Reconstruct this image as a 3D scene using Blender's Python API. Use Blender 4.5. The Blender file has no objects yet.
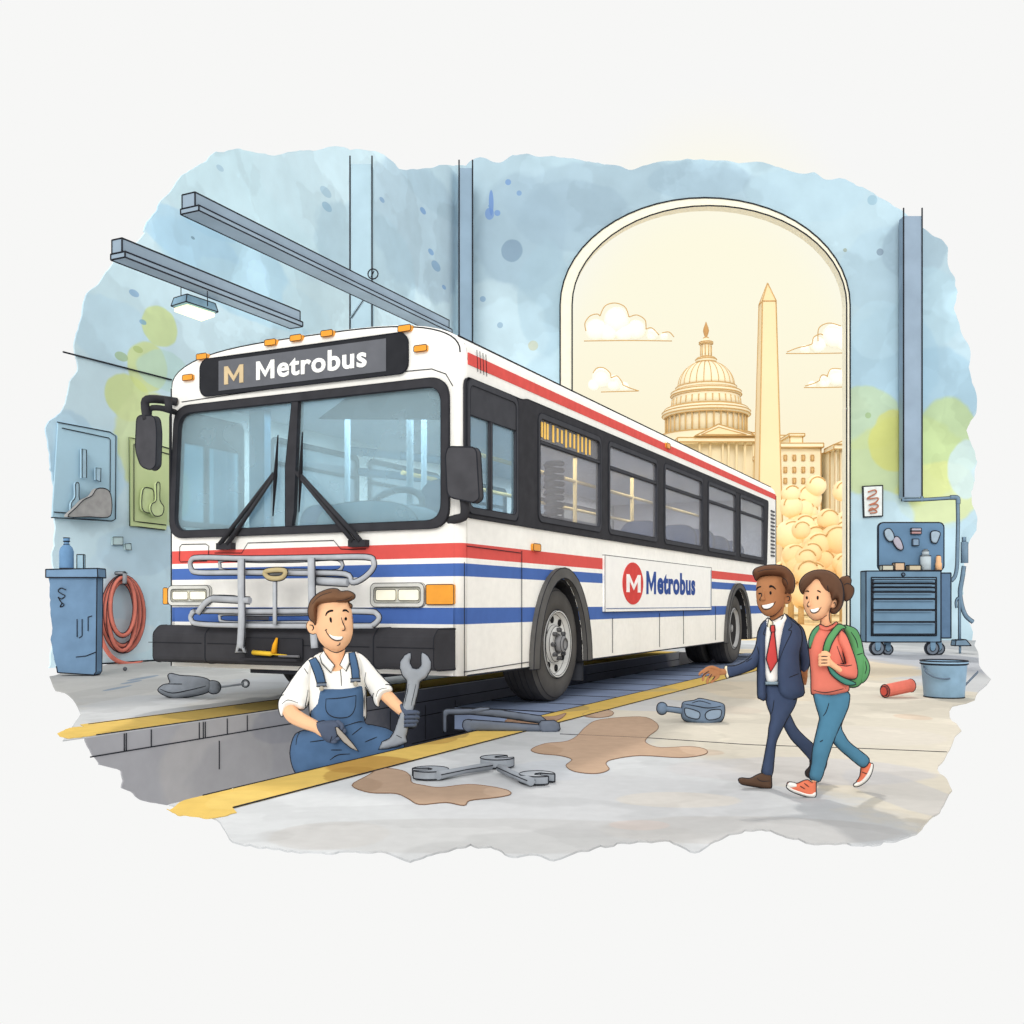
import bpy, bmesh, math, random
import numpy as np
from mathutils import Vector, Matrix, noise, geometry
from mathutils.bvhtree import BVHTree
random.seed(4)
C = bpy.context.scene.collection
H = 1.4                      # eye height in metres
FPX = 1022.0                 # focal length in pixels of the 1024 frame
CX, HY = 512.0, 604.0        # principal column, horizon row
CAM = Vector((0, 0, H))
TH = math.radians(26.07)     # heading of the bus and of the side wall
UX = Vector((math.cos(TH), -math.sin(TH), 0)); UY = Vector((math.sin(TH), math.cos(TH), 0))
BO = Vector((-.42*H, 8.584*H, 0))   # near front corner of the bus on the floor

def ray(px, py): return Vector(((px-CX)/FPX, 1.0, (HY-py)/FPX))
def W(px, py, d): return CAM + ray(px, py)*d
def G(px, py, z=0.0):
    return W(px, py, (H-z)*FPX/(py-HY))
def loc(p):                   # world to bus axes
    q = p-BO; return Vector((q.dot(UX), q.dot(UY), p.z))
def wld(v): return BO + UX*v[0] + UY*v[1] + Vector((0, 0, v[2]))
def hit(px, py, axis, val):   # ray against a plane of the bus axes (axis 0: x = val, axis 1: y = val)
    o = loc(CAM); e = loc(CAM+ray(px, py))-o
    t = (val-o[axis])/e[axis]
    return o+e*t
def S(px, py, x=0.0):
    p = hit(px, py, 0, x); return (p.y, p.z)
def F(px, py, y=0.0):
    p = hit(px, py, 1, y); return (p.x, p.z)

# ---------------------------------------------------------------- materials
def lin(c):
    c = c/255.0
    return c/12.92 if c <= .04045 else ((c+.055)/1.055)**2.4
def rgb(c): return (lin(c[0]), lin(c[1]), lin(c[2]), 1)
MATS = {}
class NT:
    def __init__(s, m): s.t = m.node_tree; s.n = s.t.nodes; s.l = s.t.links
    def new(s, typ, **kw):
        n = s.n.new(typ)
        for k, v in kw.items(): setattr(n, k, v)
        return n
    def link(s, a, b): s.l.new(a, b)
def base_mat(name):
    m = bpy.data.materials.new(name); m.use_nodes = True
    for n in list(m.node_tree.nodes): m.node_tree.nodes.remove(n)
    g = NT(m); out = g.new('ShaderNodeOutputMaterial'); return m, g, out
def mottle(g, col_socket, scale, amt, coord='Object'):
    """watercolour paper grain: multiplies a colour by soft pigment noise"""
    tc = g.new('ShaderNodeTexCoord')
    a = g.new('ShaderNodeTexNoise'); a.inputs['Scale'].default_value = scale; a.inputs['Detail'].default_value = 5
    g.link(tc.outputs[coord], a.inputs['Vector'])
    mr = g.new('ShaderNodeMapRange'); mr.inputs['From Min'].default_value = .3; mr.inputs['From Max'].default_value = .7
    mr.inputs['To Min'].default_value = 1-amt; mr.inputs['To Max'].default_value = 1+amt*.6
    g.link(a.outputs['Fac'], mr.inputs['Value'])
    mx = g.new('ShaderNodeVectorMath', operation='SCALE')
    g.link(col_socket, mx.inputs[0]); g.link(mr.outputs['Result'], mx.inputs['Scale'])
    return mx.outputs[0]
def mat(name, c, rough=.95, amt=.10, scale=6.0, metal=0, spec=.12, emit=0):
    if name in MATS: return MATS[name]
    m, g, out = base_mat(name)
    b = g.new('ShaderNodeBsdfPrincipled')
    r = g.new('ShaderNodeRGB'); r.outputs[0].default_value = rgb(c)
    s = mottle(g, r.outputs[0], scale, amt)
    g.link(s, b.inputs['Base Color'])
    b.inputs['Roughness'].default_value = rough; b.inputs['Metallic'].default_value = metal
    b.inputs['Specular IOR Level'].default_value = spec
    if emit:
        b.inputs['Emission Color'].default_value = rgb(c); b.inputs['Emission Strength'].default_value = emit
    g.link(b.outputs[0], out.inputs[0]); MATS[name] = m; return m
def glass_mat(name, c, tint, fac):
    m, g, out = base_mat(name)
    t = g.new('ShaderNodeBsdfTransparent'); t.inputs[0].default_value = rgb(tint)
    b = g.new('ShaderNodeBsdfPrincipled'); b.inputs['Roughness'].default_value = .25; b.inputs['Specular IOR Level'].default_value = .3
    r = g.new('ShaderNodeRGB'); r.outputs[0].default_value = rgb(c)
    g.link(mottle(g, r.outputs[0], 1.3, .12), b.inputs['Base Color'])
    x = g.new('ShaderNodeMixShader'); x.inputs[0].default_value = fac
    g.link(t.outputs[0], x.inputs[1]); g.link(b.outputs[0], x.inputs[2]); g.link(x.outputs[0], out.inputs[0])
    MATS[name] = m; return m
def wash_mat(name, base, blobs, wob=.9, wscale=.35, grain=3.0, amt=.05, edge=.06, big=.06, gain=1.0, sat=1.0, bloom=0):
    """watercolour wash: a base pigment with hard-edged blooms; blobs = (world centre, radii, colour, strength)"""
    m, g, out = base_mat(name)
    tc = g.new('ShaderNodeNewGeometry')
    nz = g.new('ShaderNodeTexNoise'); nz.inputs['Scale'].default_value = wscale; nz.inputs['Detail'].default_value = 4
    nz.inputs['Roughness'].default_value = .68
    g.link(tc.outputs['Position'], nz.inputs['Vector'])
    sb = g.new('ShaderNodeVectorMath', operation='SUBTRACT'); sb.inputs[1].default_value = (.5, .5, .5); g.link(nz.outputs['Color'], sb.inputs[0])
    sc = g.new('ShaderNodeVectorMath', operation='SCALE'); sc.inputs['Scale'].default_value = wob; g.link(sb.outputs[0], sc.inputs[0])
    r = g.new('ShaderNodeRGB'); r.outputs[0].default_value = rgb(base); col = r.outputs[0]
    for (c, rad, cc, st) in blobs:
        mp = g.new('ShaderNodeMapping'); mp.inputs['Scale'].default_value = [1/x for x in rad]
        mp.inputs['Location'].default_value = [-c[i]/rad[i] for i in range(3)]
        g.link(tc.outputs['Position'], mp.inputs['Vector'])
        ad = g.new('ShaderNodeVectorMath', operation='ADD'); g.link(mp.outputs[0], ad.inputs[0]); g.link(sc.outputs[0], ad.inputs[1])
        ln = g.new('ShaderNodeVectorMath', operation='LENGTH'); g.link(ad.outputs[0], ln.inputs[0])
        mr = g.new('ShaderNodeMapRange'); mr.interpolation_type = 'SMOOTHSTEP'
        mr.inputs['From Min'].default_value = 1+edge; mr.inputs['From Max'].default_value = 1-edge
        mr.inputs['To Min'].default_value = 0; mr.inputs['To Max'].default_value = st
        g.link(ln.outputs['Value'], mr.inputs['Value'])
        mx = g.new('ShaderNodeMixRGB'); mx.inputs['Color2'].default_value = rgb(cc)
        g.link(mr.outputs[0], mx.inputs['Fac']); g.link(col, mx.inputs['Color1']); col = mx.outputs[0]
    for i, (bs, thr, mul) in enumerate(((bloom, .50, .90), (bloom*1.7, .54, .93), (bloom*.8, .57, 1.09), (bloom*2.6, .60, 1.06), (bloom*1.2, .62, .92)) if bloom else ()):
        n1 = g.new('ShaderNodeTexNoise'); n1.inputs['Scale'].default_value = bs; n1.inputs['Detail'].default_value = 5; n1.inputs['Roughness'].default_value = .5
        of = g.new('ShaderNodeVectorMath', operation='ADD'); of.inputs[1].default_value = (i*13.7, i*5.1, i*9.3); g.link(tc.outputs['Position'], of.inputs[0]); g.link(of.outputs[0], n1.inputs['Vector'])
        m1 = g.new('ShaderNodeMapRange'); m1.interpolation_type = 'SMOOTHSTEP'; m1.inputs['From Min'].default_value = thr-.006; m1.inputs['From Max'].default_value = thr+.006; m1.inputs['To Min'].default_value = 1; m1.inputs['To Max'].default_value = mul
        g.link(n1.outputs['Fac'], m1.inputs['Value']); s1 = g.new('ShaderNodeVectorMath', operation='SCALE'); g.link(col, s1.inputs[0]); g.link(m1.outputs[0], s1.inputs['Scale']); col = s1.outputs[0]
    gn = g.new('ShaderNodeVectorMath', operation='SCALE'); gn.inputs['Scale'].default_value = gain; g.link(col, gn.inputs[0]); hs_ = g.new('ShaderNodeHueSaturation'); hs_.inputs['Saturation'].default_value = sat; g.link(gn.outputs[0], hs_.inputs['Color']); col = hs_.outputs[0]
    col = mottle(g, col, .5, big); col = mottle(g, col, grain, amt)
    b = g.new('ShaderNodeBsdfPrincipled'); b.inputs['Roughness'].default_value = 1; b.inputs['Specular IOR Level'].default_value = 0
    g.link(col, b.inputs['Base Color']); g.link(b.outputs[0], out.inputs[0]); MATS[name] = m; return m
INK = mat('ink_line', (44, 46, 52), amt=.05)
TAN = mat('sepia_line', (206, 168, 112), amt=.05)

# ---------------------------------------------------------------- mesh helpers
def obj(name, bm, mats, parent=None, inv=False, smooth=False):
    me = bpy.data.meshes.new(name)
    bmesh.ops.recalc_face_normals(bm, faces=[f for f in bm.faces if f.material_index == 0]) if not inv else None
    bm.to_mesh(me); bm.free()
    if not isinstance(mats, (list, tuple)): mats = [mats, INK]
    for m in mats: me.materials.append(m)
    if smooth:
        me.polygons.foreach_set('use_smooth', [True]*len(me.polygons))
    o = bpy.data.objects.new(name, me); C.objects.link(o)
    if parent is not None: o.parent = parent
    return o
def thing(name, label, cat, p=(0, 0, 0), rz=0, group=None):
    o = bpy.data.objects.new(name, None); C.objects.link(o); o.location = p; o.rotation_euler = (0, 0, rz)
    o['label'] = label; o['category'] = cat; o.empty_display_size = .1
    if group: o['group'] = group
    return o
def tag(o, label, cat, group=None):
    o['label'] = label; o['category'] = cat
    if group: o['group'] = group
    return o
def struct(o): o['kind'] = 'structure'; return o
def B(): return bmesh.new()
def tube(bm, pts, r, mi=0, seg=6, closed=False, caps=True):
    """swept tube through points"""
    pts = [Vector(p) for p in pts]; n = len(pts)
    rs = r if isinstance(r, (list, tuple)) else [r]*n
    rings = []
    up = None
    for i, p in enumerate(pts):
        if closed: t = pts[(i+1) % n]-pts[i-1]
        else: t = pts[min(i+1, n-1)]-pts[max(i-1, 0)]
        if t.length < 1e-9: t = Vector((0, 0, 1))
        t.normalize()
        if up is None:
            up = Vector((0, 0, 1)) if abs(t.z) < .9 else Vector((1, 0, 0))
        a = up - t*up.dot(t)
        if a.length < 1e-6: a = t.orthogonal()
        a.normalize(); b = t.cross(a); up = a
        rings.append([bm.verts.new(p + (a*math.cos(2*math.pi*k/seg)+b*math.sin(2*math.pi*k/seg))*rs[i]) for k in range(seg)])
    m = n if closed else n-1
    for i in range(m):
        A, Bq = rings[i], rings[(i+1) % n]
        for k in range(seg):
            f = bm.faces.new((A[k], A[(k+1) % seg], Bq[(k+1) % seg], Bq[k])); f.material_index = mi; f.smooth = True
    if caps and not closed:
        f = bm.faces.new(rings[0][::-1]); f.material_index = mi
        f = bm.faces.new(rings[-1]); f.material_index = mi
def ink_edges(bm, r, ang=32, mi=1, seg=4, keep=None):
    bm.normal_update()
    es = []
    for e in bm.edges:
        if len(e.link_faces) == 2:
            if e.calc_face_angle(0) > math.radians(ang): es.append(e)
        elif len(e.link_faces) == 1: es.append(e)
    if keep: es = [e for e in es if keep(e)]
    # chain the sharp edges into polylines
    adj = {}
    for e in es:
        for v in e.verts: adj.setdefault(v.index if False else v, []).append(e)
    used = set(); lines = []
    starts = [v for v, l in adj.items() if len(l) != 2] + list(adj)
    for v0 in starts:
        for e0 in adj[v0]:
            if e0 in used: continue
            used.add(e0); line = [v0, e0.other_vert(v0)]
            while True:
                v = line[-1]
                if len(adj[v]) != 2: break
                nx = [e for e in adj[v] if e not in used]
                if not nx: break
                used.add(nx[0]); line.append(nx[0].other_vert(v))
            lines.append([v.co.copy() for v in line])
    for l in lines:
        if len(l) > 2 and (l[0]-l[-1]).length < 1e-7: tube(bm, l[:-1], r, mi, seg, closed=True)
        else: tube(bm, l, r, mi, seg)
def box(bm, lo, hi, mi=0):
    x0, y0, z0 = lo; x1, y1, z1 = hi
    v = [bm.verts.new(p) for p in ((x0,y0,z0),(x1,y0,z0),(x1,y1,z0),(x0,y1,z0),(x0,y0,z1),(x1,y0,z1),(x1,y1,z1),(x0,y1,z1))]
    for f in ((0,3,2,1),(4,5,6,7),(0,1,5,4),(1,2,6,5),(2,3,7,6),(3,0,4,7)):
        bm.faces.new([v[i] for i in f]).material_index = mi
def prism(bm, loops, fn, t0, t1, mi=0):
    """plate from 2-D loops (first the outline, then holes) between two offsets; fn(u, v, t) -> point"""
    flat = [p for l in loops for p in l]
    tris = geometry.tessellate_polygon([[Vector((p[0], p[1], 0)) for p in l] for l in loops])
    a = [bm.verts.new(fn(p[0], p[1], t0)) for p in flat]; b = [bm.verts.new(fn(p[0], p[1], t1)) for p in flat]
    for t in tris:
        try:
            bm.faces.new([a[i] for i in t]).material_index = mi; bm.faces.new([b[i] for i in t][::-1]).material_index = mi
        except ValueError: pass
    k = 0
    for l in loops:
        n = len(l)
        for i in range(n):
            j = (i+1) % n
            try: bm.faces.new((a[k+i], a[k+j], b[k+j], b[k+i])).material_index = mi
            except ValueError: pass
        k += n
FXZ = lambda u, v, t: (u, t, v)     # front plate: u = x, v = z
FYZ = lambda u, v, t: (t, u, v)     # side plate: u = y, v = z
FXY = lambda u, v, t: (u, v, t)     # flat on the floor
def rrect(x0, z0, x1, z1, r, n=5):
    r = min(r, abs(x1-x0)/2.01, abs(z1-z0)/2.01); out = []
    for cx, cz, a in ((x1-r, z1-r, 0), (x0+r, z1-r, 90), (x0+r, z0+r, 180), (x1-r, z0+r, 270)):
        for i in range(n+1):
            t = math.radians(a+90*i/n); out.append((cx+r*math.cos(t), cz+r*math.sin(t)))
    return out
def rpoly(pts, r, n=4):
    """rounded polygon"""
    out = []; m = len(pts); P = [Vector((p[0], p[1])) for p in pts]
    for i in range(m):
        a, b, c = P[i-1], P[i], P[(i+1) % m]
        u = (a-b); v = (c-b); lu, lv = u.length, v.length
        rr = min(r, lu*.45, lv*.45); s = b+u/lu*rr; e = b+v/lv*rr
        for k in range(n+1):
            t = k/n; out.append(tuple(s*(1-t)**2+b*2*t*(1-t)+e*t*t))
    return out
def circ(cx, cz, r, n=24, rz=None): return [(cx+r*math.cos(2*math.pi*i/n), cz+(rz or r)*math.sin(2*math.pi*i/n)) for i in range(n)]
def lathe(bm, prof, axis='z', n=40, c=(0, 0, 0), mi=0, smooth=True, caps=True):
    """prof: (radius, height)"""
    rings = []
    for r, h in prof:
        ring = []
        for k in range(n):
            a = 2*math.pi*k/n; u, v = r*math.cos(a), r*math.sin(a)
            p = (u, v, h) if axis == 'z' else ((h, u, v) if axis == 'x' else (u, h, v))
            ring.append(bm.verts.new((c[0]+p[0], c[1]+p[1], c[2]+p[2])))
        rings.append(ring)
    for a, b in zip(rings, rings[1:]):
        for k in range(n):
            f = bm.faces.new((a[k], a[(k+1) % n], b[(k+1) % n], b[k])); f.material_index = mi; f.smooth = smooth
    if caps and prof[0][0] > 1e-6: bm.faces.new(rings[0][::-1]).material_index = mi
    if caps and prof[-1][0] > 1e-6: bm.faces.new(rings[-1]).material_index = mi
def catmull(pts, n=4, closed=False):
    pts = [Vector(p) for p in pts]; m = len(pts); out = []
    for i in range(m if closed else m-1):
        p0 = pts[i-1] if closed or i else pts[0]; p1 = pts[i]; p2 = pts[(i+1) % m]; p3 = pts[(i+2) % m] if closed or i+2 < m else pts[-1]
        for k in range(n):
            t = k/n
            out.append(.5*((2*p1)+(p2-p0)*t+(2*p0-5*p1+4*p2-p3)*t*t+(3*p1-p0-3*p2+p3)*t**3))
    if not closed: out.append(pts[-1])
    return out
def wob(pts, step=4.0, amp=3.0, seed=0, scale=.05, closed=True, keep=None):
    """watercolour edge: a polyline with scalloped wandering"""
    out = []; m = len(pts)
    for i in range(m if closed else m-1):
        a = Vector((*pts[i], 0)); b = Vector((*pts[(i+1) % m], 0)); n = max(1, int((b-a).length/step))
        fix = keep and (keep(pts[i]) and keep(pts[(i+1) % m]))
        d = (b-a); nrm = Vector((-d.y, d.x, 0)).normalized()
        for k in range(n):
            p = a+d*(k/n)
            if not fix:
                q = Vector((p.x*scale, p.y*scale, seed))
                w = noise.noise(q*.7)*1.1+.22*noise.noise(q*3.7)+abs(noise.noise(q*.9+Vector((7, 3, 1))))*1.2-.5
                p = p+nrm*w*amp
            out.append((p.x, p.y))
            if fix and k == 0 and n > 1 and False: break
    return out

# ---------------------------------------------------------------- figures traced at a depth
def cat2(pts, n=3): return [(p.x, p.y) for p in catmull([(x, y, 0) for x, y in pts], n, True)]
def inside_dist(P, X, Y):
    P = np.array(P); A = P; Bq = np.roll(P, -1, axis=0)
    ins = np.zeros(X.shape, bool); dm = np.full(X.shape, 1e9); nx = np.zeros(X.shape); ny = np.zeros(X.shape)
    for (ax, ay), (bx, by) in zip(A, Bq):
        cond = ((ay > Y) != (by > Y))
        with np.errstate(divide='ignore', invalid='ignore'):
            xi = (bx-ax)*(Y-ay)/(by-ay if by != ay else 1e-12)+ax
        ins ^= cond & (X < xi)
        dx, dy = bx-ax, by-ay; L = dx*dx+dy*dy+1e-12
        t = np.clip(((X-ax)*dx+(Y-ay)*dy)/L, 0, 1); qx, qy = ax+t*dx, ay+t*dy
        d = np.hypot(X-qx, Y-qy); m = d < dm
        dm = np.where(m, d, dm); nx = np.where(m, qx, nx); ny = np.where(m, qy, ny)
    return ins, dm, nx, ny
class Fig:
    """a figure modelled from traced outlines: pixel coordinates plus a depth offset q in the same unit"""
    def __init__(s, root, depth): s.root = root; s.D = depth; s.k = depth/FPX; s.o = Vector(root.location); s.inkr = .8*s.k
    def P(s, x, y, q=0): return W(x, y, s.D+q*s.k)-s.o
    def puff(s, bm, outline, q=0, T=6, R=None, tilt=(0, 0), c=None, step=None, mi=0, ink=True, rnd=True, qf=None):
        pts = cat2(outline) if rnd else [tuple(map(float, p)) for p in outline]
        P = np.array(pts); lo, hi = P.min(0), P.max(0); R = R or T*1.3
        if step is None: step = max(.45, min(2.0, (hi-lo).max()/38))
        c = c or ((lo[0]+hi[0])/2, (lo[1]+hi[1])/2)
        xs = np.arange(lo[0]-step, hi[0]+step*1.5, step); ys = np.arange(lo[1]-step, hi[1]+step*1.5, step)
        X, Y = np.meshgrid(xs, ys); ins, d, nx, ny = inside_dist(pts, X, Y)
        fr, bk = {}, {}
        def qa(x, y): return (qf(x, y) if qf else q)+tilt[0]*(x-c[0])+tilt[1]*(y-c[1])
        def get(i, j):
            if (i, j) in fr: return
            if ins[i, j]:
                x, y = X[i, j], Y[i, j]; u = min(d[i, j]/R, 1); t = T*math.sqrt(1-(1-u)**2)
                fr[i, j] = bm.verts.new(s.P(x, y, qa(x, y)-t)); bk[i, j] = bm.verts.new(s.P(x, y, qa(x, y)+t))
            else:
                x, y = nx[i, j], ny[i, j]; fr[i, j] = bk[i, j] = bm.verts.new(s.P(x, y, qa(x, y)))
        for i in range(len(ys)-1):
            for j in range(len(xs)-1):
                q4 = [(i, j), (i, j+1), (i+1, j+1), (i+1, j)]
                if not any(ins[p] for p in q4): continue
                for p in q4: get(*p)
                for dd, rv in ((fr, 0), (bk, 1)):
                    vs = [dd[p] for p in q4]
                    if rv: vs = vs[::-1]
                    if len(set(vs)) >= 3 and not all(fr[p] is bk[p] for p in q4):
                        try: f = bm.faces.new(vs); f.smooth = True; f.material_index = mi
                        except ValueError: pass
        if ink: tube(bm, [s.P(x, y, qa(x, y)) for x, y in pts], s.inkr, 1, 5, closed=True)
    def caps(s, bm, chain, mi=0, seg=10, sq=1.0):
        """tapered limb through (x, y, q, r) joints"""
        pts = catmull([Vector((a, b, c)) for a, b, c, r in chain], 4); rr = catmull([Vector((r, 0, 0)) for *_, r in chain], 4)
        W3 = [s.P(*p) for p in pts]; R3 = [r.x*s.k for r in rr]
        d0 = (W3[0]-W3[1]).normalized(); d1 = (W3[-1]-W3[-2]).normalized()
        a = [(W3[0]+d0*R3[0]*f, R3[0]*g) for f, g in ((1, .05), (.85, .52), (.5, .86))]
        b = [(W3[-1]+d1*R3[-1]*f, R3[-1]*g) for f, g in ((.5, .86), (.85, .52), (1, .05))]
        tube(bm, [p for p, _ in a]+W3+[p for p, _ in b], [r for _, r in a]+R3+[r for _, r in b], mi, seg)
    def ell(s, bm, x, y, q, rx, ry, rq, mi=0, n=12, rot=0):
        m = bmesh.ops.create_icosphere(bm, subdivisions=3, radius=1)
        cr, sr = math.cos(rot), math.sin(rot)
        for v in m['verts']:
            a, b, c = v.co.x*rx, v.co.z*ry, v.co.y*rq
            a, b = a*cr-b*sr, a*sr+b*cr
            v.co = s.P(x+a, y-b, q+c)
        for f in {f for v in m['verts'] for f in v.link_faces}: f.smooth = True; f.material_index = mi
    def solid(s, name, bm, m, px=.8, smooth_it=3):
        """fuse the overlapping volumes into one continuous skin"""
        o = obj(name, bm, [m, INK], s.root)
        md = o.modifiers.new('r', 'REMESH'); md.mode = 'VOXEL'; md.voxel_size = px*s.k; md.use_smooth_shade = True
        sm = o.modifiers.new('s', 'SMOOTH'); sm.factor = .5; sm.iterations = smooth_it
        dg = bpy.context.evaluated_depsgraph_get(); dg.update()
        me = bpy.data.meshes.new_from_object(o.evaluated_get(dg)); o.modifiers.clear(); old = o.data; o.data = me; bpy.data.meshes.remove(old)
        if not len(me.materials): me.materials.append(m); me.materials.append(INK)
        me.polygons.foreach_set('use_smooth', [True]*len(me.polygons)); me.polygons.foreach_set('material_index', [0]*len(me.polygons))
        return o
    def bvh(s, o):
        me = o.data; return BVHTree.FromPolygons([v.co.copy() for v in me.vertices], [tuple(p.vertices) for p in me.polygons])
    def onto(s, bv, x, y, off=.25):
        o = CAM-s.o; d = ray(x, y).normalized(); h = bv.ray_cast(o+d*.5, d)
        if h[0] is None:
            n = bv.find_nearest(s.P(x, y, 0)); return n[0]-d*off*s.k
        return h[0]-d*off*s.k
    def strokes(s, o, lines, bv=None, r=.55, mi=1):
        """drawn creases and outlines laid on a surface, kept in that surface's own mesh"""
        bv = bv or s.bvh(o); bm = B(); bm.from_mesh(o.data)
        for l in lines:
            pts = [s.onto(bv, p.x, p.y, .1) for p in catmull([(x, y, 0) for x, y in l], 4)]
            n = len(pts); rs = [r*s.k*(.55+.45*math.sin(math.pi*i/(n-1))) for i in range(n)]
            tube(bm, pts, rs, mi, 5)
        bm.to_mesh(o.data); bm.free()
        while len(o.data.materials) < mi+1: o.data.materials.append(INK)
    def patch(s, name, outline, bv, m, parent=None, off=.5, step=.4, rnd=True, ink=False):
        """thin raised shape on a surface (an eye, teeth, a pocket)"""
        pts = cat2(outline) if rnd else outline
        P = np.array(pts); lo, hi = P.min(0), P.max(0); step = max(step, (hi-lo).max()/30)
        xs = np.arange(lo[0]-step, hi[0]+step*1.5, step); ys = np.arange(lo[1]-step, hi[1]+step*1.5, step)
        X, Y = np.meshgrid(xs, ys); ins, d, nx, ny = inside_dist(pts, X, Y); bm = B(); fr, bk = {}, {}
        for i in range(len(ys)-1):
            for j in range(len(xs)-1):
                q4 = [(i, j), (i, j+1), (i+1, j+1), (i+1, j)]
                if not any(ins[p] for p in q4): continue
                for p in q4:
                    if p in fr: continue
                    x, y = (X[p], Y[p]) if ins[p] else (nx[p], ny[p])
                    b0 = s.onto(bv, x, y, -.4); dr = (b0-(CAM-s.o)).normalized()
                    t = off*min(1, .35+d[p]/.8) if ins[p] else off*.35
                    bk[p] = bm.verts.new(b0); fr[p] = bm.verts.new(b0-dr*(t+.4)*s.k)
                for dd, rv in ((fr, 0), (bk, 1)):
                    vs = [dd[p] for p in q4][::-1 if rv else 1]
                    try: f = bm.faces.new(vs); f.smooth = True
                    except ValueError: pass
        be = [e for e in bm.edges if len(e.link_faces) == 1]
        back = {v: k for k, v in bk.items()}
        bset = {v: fr[k] for v, k in back.items()}
        for e in be:
            a, b = e.verts
            if a in bset and b in bset:
                try: bm.faces.new((a, b, bset[b], bset[a]))
                except ValueError: pass
        if ink: tube(bm, [s.onto(bv, x, y, off) for x, y in pts], .5*s.k, 1, 5, closed=True)
        return obj(name, bm, [m, INK], parent or s.root)

_font = None
def lettering(name, text, m, fn, x0, y0, x1, y1, parent=None, bold=.02, depth=.01, shear=0):
    """raised letters fitted in a rectangle; fn(u, v, t) -> point"""
    cu = bpy.data.curves.new('txt', 'FONT'); cu.body = text; cu.offset = bold; cu.extrude = .01; cu.resolution_u = 4; cu.space_character = 1.08
    o = bpy.data.objects.new('txt', cu); C.objects.link(o)
    dg = bpy.context.evaluated_depsgraph_get(); dg.update()
    me = bpy.data.meshes.new_from_object(o.evaluated_get(dg)); bpy.data.objects.remove(o)
    xs = [v.co.x for v in me.vertices]; ys = [v.co.y for v in me.vertices]; a, b, c, d = min(xs), max(xs), min(ys), max(ys)
    for v in me.vertices:
        u = (v.co.x-a)/(b-a); w = (v.co.y-c)/(d-c); t = depth if v.co.z > 0 else 0.0
        v.co = fn(x0+(x1-x0)*u, y0+(y1-y0)*w, t)
    me.materials.clear(); me.materials.append(m)
    ob = bpy.data.objects.new(name, me); C.objects.link(ob); ob.parent = parent; return ob

def letter_m(name, m, fn, x0, y0, x1, y1, parent, depth=.01, st=.2):
    """a bold capital M, straight legs and a vee reaching down"""
    P_ = [(0, 0), (0, 1), (st*.95, 1), (.5, .42), (1-st*.95, 1), (1, 1), (1, 0), (1-st, 0), (1-st, .64), (.5+.001, .12), (st, .64), (st, 0)]
    bm = B(); prism(bm, [[(x0+(x1-x0)*a, y0+(y1-y0)*b) for a, b in P_]], fn, 0, depth); return obj(name, bm, [m, INK], parent)
# ================================================================ camera, light
cam = bpy.data.cameras.new('camera'); co = bpy.data.objects.new('camera', cam); C.objects.link(co)
co.location = CAM; co.rotation_euler = (math.pi/2, 0, 0); cam.sensor_width = 36; cam.lens = 36*FPX/1024; cam.shift_y = (HY-512)/1024
cam.clip_end = 2000; bpy.context.scene.camera = co
vs = bpy.context.scene.view_settings; vs.view_transform = 'Standard'; vs.look = 'None'; vs.gamma = 1; vs.exposure = 0; vs.use_curve_mapping = False
def sun(name, d, s, ang, col):
    l = bpy.data.lights.new(name, 'SUN'); l.energy = s; l.angle = math.radians(ang); l.color = col
    o = bpy.data.objects.new(name, l); C.objects.link(o); o.rotation_euler = Vector(d).to_track_quat('-Z', 'Y').to_euler(); o.location = (0, 0, 20); return o
sun('front_key', (.12, .95, -.40), 1.55, 30, (1, .985, .95))  # added sun from the camera side, brightens the front faces
sun('low_sun', (.10, -1, -.95), 1.7, 2.5, (1, .95, .87))
wd = bpy.data.worlds.new('sky'); bpy.context.scene.world = wd; wd.use_nodes = True
g = NT(wd); g.n.clear()
out = g.new('ShaderNodeOutputWorld'); bg = g.new('ShaderNodeBackground')
tc = g.new('ShaderNodeTexCoord'); sx = g.new('ShaderNodeSeparateXYZ'); g.link(tc.outputs['Generated'], sx.inputs[0])
def M(op, a, b=None, c=None):
    n = g.new('ShaderNodeMath', operation=op)
    for i, v in enumerate((a, b, c)):
        if v is None: continue
        if isinstance(v, (int, float)): n.inputs[i].default_value = v
        else: g.link(v, n.inputs[i])
    return n.outputs[0]
# warm glow of the low sky around the sun, white haze elsewhere
az = M('ARCTAN2', sx.outputs[0], sx.outputs[1]); el = M('ARCSINE', sx.outputs[2])
du = M('DIVIDE', M('SUBTRACT', az, math.atan((706-512)/FPX)), .215); dv = M('DIVIDE', el, M('ADD', .03, M('MULTIPLY', M('GREATER_THAN', el, 0.0), .39)))
rr = M('SQRT', M('ADD', M('MULTIPLY', du, du), M('MULTIPLY', dv, dv)))
mr = g.new('ShaderNodeMapRange'); mr.interpolation_type = 'SMOOTHSTEP'; g.link(rr, mr.inputs['Value'])
mr.inputs['From Min'].default_value = .78; mr.inputs['From Max'].default_value = 1.12
mx = g.new('ShaderNodeMixRGB'); g.link(mr.outputs[0], mx.inputs['Fac'])
m2 = g.new('ShaderNodeMapRange'); m2.interpolation_type = 'SMOOTHSTEP'; g.link(el, m2.inputs['Value']); m2.inputs['From Min'].default_value = .0; m2.inputs['From Max'].default_value = .30
mc = g.new('ShaderNodeMixRGB'); mc.inputs['Color1'].default_value = rgb((254, 238, 200)); mc.inputs['Color2'].default_value = rgb((254, 250, 226)); g.link(m2.outputs[0], mc.inputs['Fac'])
g.link(mc.outputs[0], mx.inputs['Color1']); mx.inputs['Color2'].default_value = rgb((247, 247, 246))
g.link(mx.outputs[0], bg.inputs[0]); bg.inputs[1].default_value = 1.0; g.link(bg.outputs[0], out.inputs[0])

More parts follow.
